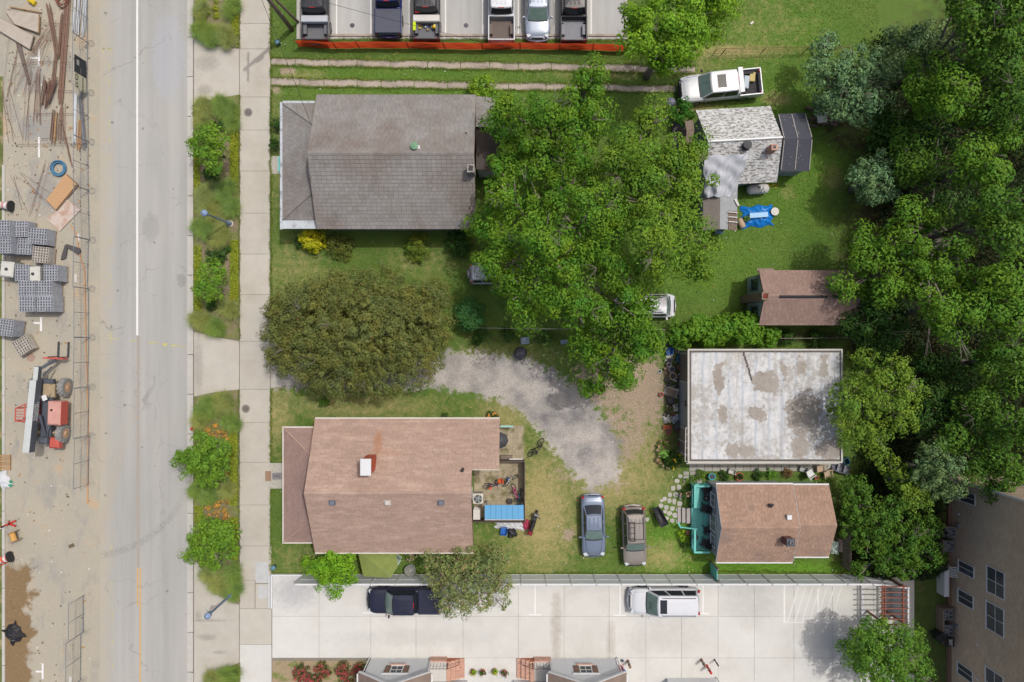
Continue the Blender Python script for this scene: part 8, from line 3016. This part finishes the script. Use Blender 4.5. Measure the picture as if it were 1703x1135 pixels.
tree('broad_tree', 'huge spreading green tree in the middle, west half', [(835, 310, 40, 7.5), (895, 325, 50, 9), (955, 295, 46, 10), (975, 360, 55, 12), (900, 385, 56, 10), (825, 385, 44, 7.5), (845, 445, 50, 8), (930, 445, 58, 11), (1010, 430, 52, 11), (880, 500, 44, 8.5), (955, 510, 50, 9.5), (1030, 505, 50, 9.5), (800, 365, 24, 6.5), (822, 440, 30, 6.8)],
     LF_BIG, leaf=.19, sub_r=.78, per=190, shrink=.9, zj=2.2, trunk_r=.45, base=(P(915, 430).x, P(915, 430).y))
tree('broad_tree', 'bright green tree hanging over the gravel drive', [(1050, 555, 48, 8), (985, 560, 40, 7.5), (1062, 528, 26, 7.5), (1010, 605, 44, 7), (985, 640, 18, 5.5), (1040, 620, 26, 6), (1072, 580, 26, 7), (1068, 505, 26, 8)],
     LF_BIG, leaf=.2, sub_r=.7, per=150, shrink=.9, zj=1.8, trunk_r=.25, base=(P(1020, 565).x, P(1020, 565).y))
# bronze maple: one broad even dome
dome = []
for (a, b, r, z) in ((600, 555, 75, 4.6), (540, 540, 66, 4.2), (660, 545, 66, 4.2), (510, 580, 52, 3.5), (490, 520, 42, 3.0), (470, 560, 34, 2.8), (570, 600, 56, 3.8), (630, 610, 48, 3.6), (690, 590, 46, 3.4), (570, 495, 46, 3.4), (640, 490, 46, 3.6), (700, 510, 40, 3.2), (725, 550, 30, 2.8), (530, 625, 28, 2.6), (600, 640, 20, 2.4), (460, 520, 22, 2.4), (520, 490, 26, 2.6), (725, 490, 24, 2.8), (470, 600, 26, 2.4)):
 dome.append((a, b, r, z))
tree('bronze_maple', 'wide bronze-green maple beside the sidewalk over the gravel drive', dome, LF_MAPLE, leaf=.13, sub_r=.36, per=70, cover=1.7, flat=.6, shrink=1.0, trunk_r=.25, inner=.05, base=(P(595, 570).x, P(595, 570).y))
tree('shade_tree', 'bright green tree beside the north parking lot', [(1060, 60, 38, 7), (1110, 25, 52, 8.5), (1160, 5, 46, 8.5), (1100, 80, 40, 7.5), (1140, 55, 42, 8), (1190, 15, 32, 7.5), (1180, 60, 22, 6.5), (1105, 112, 18, 5.5), (1140, 95, 22, 6.5), (1055, 25, 26, 6.5), (1200, -20, 40, 8)],
     LF_TOP, leaf=.2, sub_r=.7, per=150, shrink=.9, zj=1.8, trunk_r=.25, base=(P(1105, 60, 1).x * .9, P(1105, 70, 1).y * .9))

# street trees
tree('street_tree', 'young green street tree in the upper planting bed', [(345, 235, 24, 3.6), (335, 245, 18, 3.2), (360, 225, 18, 3.4), (350, 265, 18, 3.0), (322, 238, 12, 2.8)], LF_STREET, leaf=.15, sub_r=.34, per=60, shrink=1.1, trunk_r=.08)
tree('street_tree', 'small green street tree below the upper street lamp', [(347, 465, 18, 2.6), (355, 480, 16, 2.4), (340, 485, 15, 2.3), (362, 450, 12, 2.0), (345, 448, 12, 2.0)], LF_STREET, leaf=.14, sub_r=.3, per=55, shrink=1.1, trunk_r=.07)
tree('street_tree', 'round green street tree beside the orange flowers', [(338, 765, 30, 3.4), (318, 770, 24, 3.0), (360, 755, 22, 3.0), (345, 790, 20, 2.8), (335, 740, 18, 2.8), (303, 765, 12, 2.6), (365, 780, 14, 2.6)], LF_STREET, leaf=.15, sub_r=.34, per=60, shrink=1.1, trunk_r=.1)
tree('street_tree', 'spreading green street tree below the second orange flower patch', [(352, 900, 30, 3.2), (335, 912, 24, 2.9), (375, 890, 22, 2.9), (368, 915, 22, 2.7), (350, 930, 16, 2.4), (315, 920, 12, 2.3), (345, 880, 18, 2.8)], LF_STREET, leaf=.15, sub_r=.34, per=60, shrink=1.1, trunk_r=.1)
tree('lime_tree', 'lime green young tree at the corner of the tan house', [(548, 945, 26, 3.0), (530, 950, 18, 2.7), (570, 935, 20, 2.7), (550, 970, 18, 2.4), (555, 925, 16, 2.6), (580, 955, 14, 2.3), (560, 985, 10, 2.0), (515, 940, 12, 2.2)], LF_LIME, leaf=.14, sub_r=.32, per=60, shrink=1.1, trunk_r=.08)
tree('crape_myrtle', 'pale olive tree with pink blossoms over the dark navy pickup', [(770, 965, 40, 4.0), (730, 950, 30, 3.6), (815, 950, 34, 3.4), (760, 1000, 32, 3.6), (800, 995, 28, 3.2), (835, 975, 24, 3.0), (735, 985, 24, 3.2), (775, 930, 28, 3.4), (710, 925, 18, 2.8), (830, 925, 22, 2.8), (740, 1015, 14, 2.6), (840, 1005, 12, 2.4)],
     LF_MYRT, leaf=.14, sub_r=.26, per=30, cover=.85, trunk_r=.1, base=(P(775, 950).x, P(775, 950).y))
tree('lot_tree', 'round green tree at the lower right of the concrete lot', [(1470, 1080, 44, 4.6), (1440, 1075, 30, 4.0), (1500, 1070, 34, 4.2), (1455, 1110, 34, 4.0), (1500, 1110, 34, 4.0), (1520, 1095, 26, 3.6), (1425, 1095, 22, 3.4), (1450, 1050, 22, 3.8), (1480, 1135, 30, 3.6), (1405, 1078, 14, 3.0), (1535, 1115, 16, 3.2)],
     leafmat('lot_leaf', L(104, 142, 56), .2, .3, .4), leaf=.15, sub_r=.4, per=70, shrink=1.0, trunk_r=.12)

# the wood on the right
G = 'trees of the wood on the right'
def wood(label, lobes, m, leaf=.21, sub_r=.82, per=180, name='woodland_tree', tr=.25, cover=1.0, **kw):
 return tree(name, label, lobes, m, leaf=leaf, sub_r=sub_r, per=per, group=G, trunk_r=tr, cover=cover, **kw)
wood('large sage green tree over the wood pile', [(1370, 75, 26, 3.6), (1385, 130, 42, 4.6), (1425, 110, 40, 5), (1410, 165, 40, 4.6), (1455, 150, 40, 5), (1360, 110, 24, 3.4), (1375, 170, 26, 3.6), (1440, 190, 28, 4), (1465, 110, 30, 4.8)], LF_SAGE, .19, .45, 60)
wood('grey-green tree at the top edge of the wood', [(1500, 75, 34, 6), (1540, 60, 34, 6), (1490, 110, 30, 5.5), (1560, 85, 30, 6)], LF_GREYG, .19, .45, 60)
wood('yellow-green tree inside the upper wood', [(1540, 135, 38, 8), (1585, 120, 34, 8.5), (1545, 175, 30, 7), (1600, 160, 40, 8.5), (1620, 190, 28, 7.5), (1570, 155, 30, 8)], LF_YEL)
wood('tall green tree in the top right corner', [(1620, 15, 44, 11), (1670, 40, 44, 11), (1640, 60, 34, 10), (1700, 10, 50, 12), (1690, 90, 36, 10), (1600, -10, 30, 10)], LF_MID)
wood('green tree at the right edge of the upper wood', [(1650, 120, 36, 9), (1690, 150, 42, 10), (1650, 190, 34, 8), (1700, 200, 40, 9)], LF_MID)
wood('sage green bush-like tree at the lawn edge', [(1450, 300, 34, 4), (1430, 285, 22, 3.2), (1470, 290, 28, 3.8), (1445, 325, 22, 3.2), (1475, 320, 22, 3.4), (1465, 270, 22, 3.4)], LF_SAGE, .19, .42, 60)
wood('mid green tree below the sage green tree', [(1520, 255, 34, 5.5), (1545, 290, 34, 6), (1505, 225, 24, 4.5), (1500, 285, 26, 4.5)], LF_MID)
wood('dark green tree behind the mid green tree', [(1490, 205, 34, 3.6), (1530, 210, 34, 4.2), (1470, 225, 26, 3), (1460, 250, 22, 2.6)], LF_DARK)
wood('yellow-green tree in the middle of the right wood', [(1620, 260, 34, 9), (1655, 285, 34, 9.5), (1610, 295, 26, 8.5), (1665, 245, 26, 9)], LF_YEL)
wood('spreading yellow-green tree reaching over the brown outbuilding', [(1510, 375, 34, 7), (1545, 365, 24, 7), (1430, 402, 24, 5.6), (1460, 410, 26, 6), (1440, 440, 24, 5.6), (1500, 425, 34, 7), (1550, 425, 38, 8), (1590, 430, 28, 8), (1600, 470, 28, 8), (1480, 475, 30, 6.4), (1530, 475, 34, 7), (1430, 480, 24, 5.4), (1400, 480, 20, 5), (1460, 490, 26, 6)], LF_YEL, base=(P(1560, 400).x, P(1560, 400).y), tr=.3)
wood('tall green tree at the right edge below the yellow-green tree', [(1680, 335, 40, 10.5), (1660, 380, 34, 10), (1700, 390, 40, 10.5), (1640, 355, 28, 9)], LF_MID)
wood('tall yellow-green tree at the right edge in mid height', [(1640, 470, 36, 9.5), (1680, 470, 40, 10), (1610, 510, 34, 9), (1660, 520, 40, 9.5), (1700, 530, 40, 9.5), (1560, 520, 32, 8), (1580, 550, 28, 7.5)], LF_YEL)
wood('dark tree behind the brown outbuilding', [(1440, 530, 30, 4), (1470, 520, 28, 4.6), (1420, 545, 20, 3), (1450, 575, 26, 3.6), (1490, 555, 26, 4)], LF_DARK)
wood('feathery yellow-green tree leaning over the flat garage roof', [(1410, 660, 36, 6), (1440, 690, 42, 6), (1475, 650, 40, 6.4), (1500, 690, 36, 6), (1440, 630, 30, 5.4), (1490, 620, 34, 5.6), (1420, 720, 30, 5), (1460, 735, 30, 5), (1520, 650, 28, 5.4), (1440, 600, 24, 4.6), (1395, 690, 20, 5)], LF_OLIVE, .17, .34, 40, cover=.95)
wood('dark shaded tree right of the feathery tree', [(1560, 650, 34, 4), (1590, 690, 34, 4.6), (1545, 710, 30, 4), (1600, 640, 30, 4)], LF_DARK)
wood('green tree in the shade of the tall trees', [(1620, 680, 38, 6.5), (1650, 660, 30, 6.5), (1600, 720, 26, 6), (1580, 735, 20, 5.4)], LF_MID)
wood('green tree at the right edge above the townhouse', [(1660, 740, 36, 7.5), (1690, 700, 36, 8), (1690, 780, 34, 7.5), (1640, 775, 28, 6.5), (1660, 815, 22, 6)], LF_MID)
wood('tall tree at the right edge in the shade', [(1690, 590, 40, 9), (1650, 590, 30, 8), (1700, 640, 34, 8.5)], LF_MID)
wood('grey-green tree beside the brick townhouse', [(1555, 760, 34, 5.2), (1580, 785, 32, 5.2), (1540, 790, 28, 4.6), (1590, 810, 20, 4.6), (1565, 815, 22, 4.2)], LF_GREYG, .17, .32, 40)
wood('olive green tree beside the grey-green tree', [(1500, 800, 30, 3.6), (1520, 830, 26, 3.6), (1480, 775, 24, 3.2), (1540, 830, 22, 3.6)], LF_OLIVE, .17, .32, 36)
wood('bright green shrubby tree behind the cottage', [(1430, 840, 34, 3), (1460, 870, 34, 3.2), (1420, 810, 26, 2.6), (1445, 905, 30, 2.8), (1490, 850, 30, 3.2), (1415, 875, 22, 2.4)], LF_MID, .17, .3, 38)
wood('leafy shrubby tree above the end of the white fence', [(1500, 905, 36, 3.2), (1535, 920, 30, 3), (1545, 880, 26, 3), (1475, 935, 24, 2.6), (1510, 945, 24, 2.6), (1560, 930, 16, 2.4), (1430, 950, 16, 2.0)], LF_MID, .17, .3, 38)
wood('dark undergrowth tree in the middle of the wood', [(1580, 340, 30, 4), (1560, 230, 30, 3.5), (1610, 600, 30, 3), (1540, 600, 28, 3)], LF_DARK)

# undergrowth on the floor of the wood: dark leaf colour holds the gaps' shade
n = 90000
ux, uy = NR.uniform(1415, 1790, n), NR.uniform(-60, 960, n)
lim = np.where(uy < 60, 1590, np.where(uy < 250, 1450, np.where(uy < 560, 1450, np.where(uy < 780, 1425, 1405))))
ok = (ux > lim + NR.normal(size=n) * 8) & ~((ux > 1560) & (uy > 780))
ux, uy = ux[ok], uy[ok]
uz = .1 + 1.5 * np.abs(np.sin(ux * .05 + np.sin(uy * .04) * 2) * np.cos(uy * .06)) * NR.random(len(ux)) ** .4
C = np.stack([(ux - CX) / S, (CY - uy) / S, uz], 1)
leaf_object('undergrowth', C, np.array([0, 0, .9]) + NR.normal(size=C.shape) * .6, NR.uniform(.15, .34, len(C)), leafmat('gap_shade_leaf', L(36, 52, 26), .2, .1, .3), kind='stuff')

# shrubs
GS = 'shrubs beside the houses'
bush('golden_shrub', 'bright golden yellow shrub at the grey house porch', 519, 399, 22, 1.5, LF_YSHRUB, .1, .18, 30)
bush('bronze_shrub', 'olive bronze shrub beside the golden shrub', 563, 409, 24, 1.2, LF_BSHRUB, .1, .2, 26)
bush('round_shrub', 'round olive green shrub south of the grey house', 693, 411, 23, 1.3, leafmat('olive_shrub', L(112, 128, 50)), .1, .2, 28)
bush('dark_shrub', 'dark green shrub at the corner of the grey house under the tree', 762, 405, 22, 1.4, LF_DARK, .12, .2, 28)
bush('small_shrub', 'small dark shrub left of the golden shrub', 497, 405, 9, .7, LF_DARK, .09, .15, 20)
bush('leafy_shrub', 'bright leafy shrub at the driveway strip behind the grey house', 803, 148, 24, 1.6, leafmat('bright_shrub', L(120, 156, 50)), .12, .22, 30)
bush('round_shrub', 'dark teal green shrub right of the bronze maple', 783, 520, 28, 2.4, leafmat('teal_leaf', L(66, 108, 60), .15), .14, .26, 32, ry=34)
bush('leafy_shrub', 'dense green shrub between the kettle grill and the cottage', 1135, 188, 20, 2.0, leafmat('camellia', L(64, 112, 40), .15), .15, .24, 30)
bush('hedge_bush', 'green vine shrub along the wire fence above the drive', 800, 560, 26, 1.0, LF_DARK, .11, .2, 26, ry=14)
bush('hedge_bush', 'green vine shrub left of the round covered grill', 845, 558, 24, .9, LF_DARK, .11, .2, 26, ry=12)
bush('hedge_bush', 'green vine shrub right of the round covered grill', 905, 560, 26, .9, LF_DARK, .11, .2, 26, ry=12)
for i, (x, y, r, h, w) in enumerate(((1135, 556, 24, 2.2, 'leftmost, beside the garage junk'), (1168, 552, 26, 2.4, 'second from the garage junk'), (1205, 553, 26, 2.4, 'in the middle of the hedge'), (1238, 548, 26, 2.8, 'tallest, beside the outbuilding chimney'), (1275, 557, 20, 2.0, 'rightmost, below the outbuilding wall'))):
 bush('hedge_shrub', 'glossy green hedge shrub ' + w, x, y, r, h, leafmat('hedge_leaf', L(96, 136, 44), .25), .2, .26, 26, group='hedge shrubs above the flat-roofed garage', wid=.5)
for (x, y, r, h, lab) in ((1310, 560, 14, 1.0, 'low weedy shrub by the orange pipe behind the outbuilding'), (1360, 565, 18, 1.0, 'low weedy shrub near the garage corner and the wood')):
 bush('weed_shrub', lab, x, y, r, h, LF_DARK, .1, .2, 24)
for i, (x, y, ry, w) in enumerate(((458, 207, 18, 'upper'), (458, 240, 16, 'lower'))):
 bush('porch_shrub', 'dark porch shrub before the grey house, ' + w, x, y, 9, 1.0, LF_DARK, .1, .18, 26, ry=ry)
# planting bed growth
LF_GC = leafmat('bed_green', L(96, 124, 58), .25)
LF_GCY = leafmat('bed_yellow_green', L(140, 150, 52), .15)
for i, (x, y, rx, ry, h, lab) in enumerate(((350, 290, 22, 14, .9, 'dark low shrubs below the upper street tree'), (352, 430, 20, 16, .8, 'dark low shrubs above the small street tree'), (350, 505, 20, 12, .7, 'dark low shrubs below the small street tree'), (368, 420, 14, 14, .7, 'dark low shrubs beside the small street tree'), (366, 208, 12, 10, .8, 'dark low shrubs right of the upper street tree'))):
 bush('bed_shrub', lab, x, y, rx, h, LF_DARK, .1, .18, 26, ry=ry)
M_OG = leafmat('ornamental_grass', L(150, 158, 98), .12, .3, .3)
M_OG2 = leafmat('ornamental_grass_green', L(130, 154, 84), .12, .3, .3)
def grass_clump(label, px, py, rp, h, m, n=900):
 p = P(px, py, h * .5)
 t = thing('grass_clump', label, 'ornamental grass', (p.x, p.y, .06), 0, 'ornamental grasses in the planting beds')
 r = rp / S
 k = max(1, int((r / .3) ** 2))
 cs = [(0.0, 0.0)] + [(RN.uniform(-.7, .7) * r, RN.uniform(-.7, .7) * r) for _ in range(k)]
 ii = NR.integers(0, len(cs), n)
 c = np.array(cs)[ii]
 B = np.concatenate([c + NR.normal(size=(n, 2)) * .07, np.zeros((n, 1))], 1)
 blades_object('blades', B, h * NR.uniform(.6, 1.15, n), NR.uniform(.3, 1.1, n), NR.uniform(.012, .026, n), m, t)
clumps = [(350, 58, 20, 'below the yellow flowers in the top bed'), (380, 62, 16, 'at the lower right corner of the top bed'), (332, 50, 12, 'at the kerb side of the top bed'), (338, 15, 10, 'at the top edge of the top bed'), (385, 15, 12, 'right of the yellow flowers in the top bed'),
          (345, 185, 18, 'at the upper end of the long bed'), (375, 178, 18, 'at the upper right end of the long bed'), (335, 205, 12, 'at the kerb above the first street tree'), (388, 205, 10, 'right of the dark shrubs in the long bed'),
          (340, 325, 17, 'above the street lamp on the kerb side'), (372, 320, 16, 'above the street lamp on the walk side'), (345, 350, 15, 'level with the street lamp head'), (340, 385, 17, 'below the street lamp on the kerb side'), (370, 390, 17, 'below the street lamp on the walk side'), (388, 345, 12, 'just above the street lamp footing'),
          (335, 535, 15, 'at the lower kerb corner of the long bed'), (358, 540, 15, 'in the lower end of the long bed'), (380, 515, 12, 'at the lower walk side of the long bed'),
          (345, 680, 17, 'at the upper end of the lower bed'), (375, 672, 17, 'at the upper right of the lower bed'), (385, 700, 12, 'right of the orange flowers'), (330, 700, 10, 'above the red hydrant'),
          (350, 820, 16, 'between the round street tree and the second orange flowers'), (380, 812, 14, 'right of the round street tree'), (330, 815, 10, 'on the kerb side below the round street tree'),
          (365, 950, 18, 'below the spreading street tree'), (385, 955, 15, 'right below the spreading street tree'), (365, 975, 14, 'above the lower street lamp'), (388, 985, 13, 'around the lower street lamp'), (350, 955, 10, 'at the lower kerb curve'), (380, 1122, 17, 'in the bottom bed by the walk'), (360, 1133, 15, 'in the bottom bed by the kerb')]
for i, (x, y, r, w) in enumerate(clumps):
 grass_clump('soft ornamental grass ' + w, x, y, r, .75, M_OG if i % 2 else M_OG2, 3400 if r > 13 else 1800)
G2 = 'orange flowering plants in the planting beds'
for i, (x, y, r, w) in enumerate(((344, 716, 6, 'upper patch, left'), (358, 720, 7, 'upper patch, middle'), (373, 715, 6, 'upper patch, right'), (358, 708, 4, 'upper patch, top'), (374, 730, 6, 'upper patch, lower right'), (350, 726, 5, 'upper patch, lower left'), (375, 788, 5, 'right of the round street tree'),
                                  (345, 834, 5, 'lower patch, upper left'), (360, 840, 6, 'lower patch, centre'), (374, 833, 7, 'lower patch, upper right'), (345, 847, 5, 'lower patch, left'), (360, 856, 6, 'lower patch, bottom centre'), (373, 850, 6, 'lower patch, right'), (345, 860, 4, 'lower patch, bottom left'), (375, 861, 4, 'lower patch, bottom right'))):
 bush('flower_plant', 'orange flowering plant, ' + w, x, y, r, .35, leafmat('orange_fl', L(206, 152, 84), .2, .2, .3, alt=L(120, 130, 60), altf=.3), .08, .12, 30, group=G2, cat='flower')
for i, (x, y, r, w) in enumerate(((345, 18, 5, 'left'), (357, 13, 5, 'right'), (358, 26, 5, 'lower'), (360, 2, 4, 'top'), (345, 698, 4, 'above the orange flowers, left'), (372, 699, 4, 'above the orange flowers, right'))):
 bush('flower_plant', 'yellow-green low plant in the planting beds, ' + w, x, y, r, .3, LF_GCY, .08, .12, 26, cat='flower')
# red flower bed by the townhouse
for i, (x, y, rx, ry, w) in enumerate(((500, 1122, 22, 14, 'leftmost'), (535, 1117, 24, 14, 'second from the left'), (570, 1118, 24, 14, 'third from the left'), (598, 1117, 18, 14, 'beside the townhouse wall'), (520, 1135, 26, 12, 'lower left'), (575, 1138, 26, 12, 'lower right'))):
 bush('rose_bush', 'red flowering bush in the bottom bed, ' + w, x, y, rx, .8, leafmat('rose_leaf', L(92, 92, 54), .2), .09, .18, 26, ry=ry, flowers=M_RPET, fl_n=55, fl_size=.1)
# flowers beside the tan house and garage garden
bush('marigold_bush', 'orange flowering plants at the rear corner of the tan house', 820, 691, 20, .6, M_PLANT2, .09, .16, 26, ry=9, flowers=M_OPET, fl_n=9, fl_size=.13)
bush('low_plant', 'low plant at the north wall of the tan house', 738, 692, 9, .4, M_PLANT2, .08, .14, 22, ry=5)
bush('garden_plant', 'leafy garden plants with yellow flowers beside the garage', 1118, 765, 16, .9, M_PLANT2, .1, .18, 28, ry=20, flowers=plain('yellow_petals', L(240, 205, 40), .7), fl_n=7, fl_size=.14)
bush('garden_plant', 'pale green plant among the garage garden pots', 1105, 755, 7, .7, leafmat('pale_green', L(130, 176, 90)), .1, .16, 26, ry=12)
bush('deck_plant', 'dark planting along the turquoise deck north of the stairs', 1140, 822, 8, .8, M_PLANT2, .1, .17, 28, ry=18, flowers=M_PPET, fl_n=8)
bush('deck_plant', 'yellow-green plants south of the deck stairs', 1136, 892, 9, .6, M_LIMELEAF, .1, .16, 26, ry=9)
bush('deck_plant', 'dark plant at the south corner of the turquoise deck', 1138, 908, 8, .6, M_PLANT2, .1, .16, 26, ry=7)
for i, (x, y, rx, ry, m, w) in enumerate(((1165, 791, 18, 8, M_PLANT, 'nearest the deck corner'), (1205, 793, 20, 8, M_PLANT2, 'beside the white box'), (1260, 790, 16, 9, LF_DARK, 'beside the terracotta bowl'), (1283, 790, 16, 9, leafmat('fern', L(100, 150, 60)), 'bright fern in the middle'), (1310, 788, 16, 9, leafmat('rust_plant', L(130, 104, 72)), 'rust coloured near the white chair'), (1150, 800, 9, 9, M_PLANT, 'at the flagstone corner'))):
 bush('border_plant', 'border plant between garage and cottage, ' + w, x, y, rx, .5, m, .09, .16, 24, ry=ry)
for i in range(9):
 x, y = [(1094, 742), (1098, 735), (1093, 750), (1096, 757), (1092, 765), (1097, 770), (1108, 737), (1102, 776), (1110, 778)][i]
 pot('garden_pot', 'small flower pot around the garage garden, ' + ['upper left', 'top left', 'left, second', 'left, middle', 'left, lower middle', 'left, lower', 'top, large orange', 'bottom left', 'bottom'][i], 'pot', x, y, .2 if i == 6 else .12, .2, RN.choice([M_TERRA, M_TERRA, M_DKGREY, M_TAN]) if i != 6 else M_TERRA, .03, M_PLANT, 1.0, .15, M_PPET)
bush('low_plant', 'small green plant under the edge of the bronze maple', 536, 672, 9, .5, LF_MID, .1, .16, 22)
# grass that overgrows the paving edges, and rough lawn texture
def edge_tufts(segs, per_m, h=.09, spread=.1):
 out = []
 for (a, b) in segs:
  A, B = np.array([gx(a[0]), gy(a[1])]), np.array([gx(b[0]), gy(b[1])])
  n = int(np.linalg.norm(B - A) * per_m)
  f = NR.random(n)[:, None]
  clump = np.sin(f * 40) * .03 + np.sin(f * 97 + 1) * .03
  q = A + (B - A) * f + NR.normal(size=(n, 2)) * spread * .5 + clump
  out.append(q)
 return np.concatenate(out)
segs = [((451, -20), (451, 100)), ((451, 112), (451, 130)), ((451, 150), (451, 570)), ((451, 648), (451, 770)), ((451, 813), (451, 955)), ((451, 97), (1156, 110)), ((451, 109.5), (1156, 123)), ((451, 130), (1124, 143)), ((451, 143.5), (1124, 155)),
  ((398, 0), (398, 80)), ((398, 160), (398, 566)), ((397, 650), (397, 960)), ((323, 175), (323, 550)), ((323, 660), (323, 925)), ((500, 66), (1040, 68)), ((870, 868), (788, 868)), ((453, 954), (1180, 954)), ((1190, 950), (1440, 955))]
q = edge_tufts(segs, 150)
B = np.concatenate([q, np.full((len(q), 1), .02)], 1)
blades_object('edge_grass', B, NR.uniform(.06, .16, len(B)), NR.uniform(.3, 1.2, len(B)), NR.uniform(.012, .03, len(B)), leafmat('edge_grass', L(116, 132, 62), .2, .3, .4), kind='stuff')
# low ground cover bands in the beds
gc = []
for (x0, x1, y0, y1, n) in ((386, 398, -20, 60, 1500), (384, 397, 200, 310, 2600), (324, 334, 250, 320, 900), (384, 397, 400, 500, 2600), (324, 336, 410, 520, 1600), (383, 396, 700, 840, 3200), (383, 396, 860, 930, 1600), (325, 340, 840, 870, 500), (330, 345, 0, 40, 700)):
 k = n
 gc.append(np.stack([gx(NR.uniform(x0, x1, k)), gy(NR.uniform(y0, y1, k)), NR.uniform(.08, .25, k)], 1))
gc = np.concatenate(gc)
leaf_object('bed_ground_cover', gc, np.array([0, 0, 1.0]) + NR.normal(size=gc.shape) * .5, NR.uniform(.08, .16, len(gc)), LF_GCY, kind='stuff')
# fallen leaves and clover heads on the lawns
n = 1500
C = np.stack([gx(NR.uniform(452, 1420, n)), gy(NR.uniform(70, 955, n)), np.full(n, .09)], 1)
leaf_object('fallen_leaves', C, np.array([0, 0, 1.0]) + NR.normal(size=C.shape) * .3, NR.uniform(.06, .13, n), leafmat('fallen_leaf', L(176, 158, 112), .2, .1, .35, alt=L(226, 226, 214), altf=.3), kind='stuff', wid=.7)
# taller lawn blades: real relief over the grass near and far
n = 260000
lx, ly = NR.uniform(452, 1460, n), NR.uniform(-5, 955, n)
ok = np.ones(n, bool)
gi = np.clip(((lx - 447) / (2000 - 447) * (nx - 1)).astype(int), 0, nx - 1)
gj = np.clip(((ly + 280) / 1680 * (ny - 1)).astype(int), 0, ny - 1)
ok &= (grav[gj, gi] < .3) & (dirt[gj, gi] < .5) & (litter[gj, gi] < .6)
ok &= NR.random(n) > dry[gj, gi] * .8
for (x0, x1, y0, y1) in ((494, 1044, -10, 70), (548, 792, 183, 392), (490, 550, 190, 385), (548, 800, 690, 905), (785, 875, 705, 865), (1125, 1385, 590, 760), (1180, 1360, 795, 918), (1140, 1190, 790, 915), (1090, 1140, 805, 875), (1140, 1420, 765, 790)):
 ok &= ~((lx > x0) & (lx < x1) & (ly > y0) & (ly < y1))
f = (lx - 450) / 700
for (a, b, xe_) in ((97, 109.5, 1156), (130, 143.5, 1124)):
 yt = a + 13 * f
 ok &= ~((ly > yt - 1) & (ly < yt + 14) & (lx < xe_ + 2))
lx, ly = lx[ok], ly[ok]
B = np.stack([(lx - CX) / S, (CY - ly) / S, np.zeros(len(lx))], 1)
blades_object('lawn_grass', B, NR.uniform(.05, .12, len(B)), NR.uniform(.3, 1.0, len(B)), NR.uniform(.018, .035, len(B)), leafmat('lawn_blade', L(112, 136, 58), .22, .35, .4), kind='stuff')
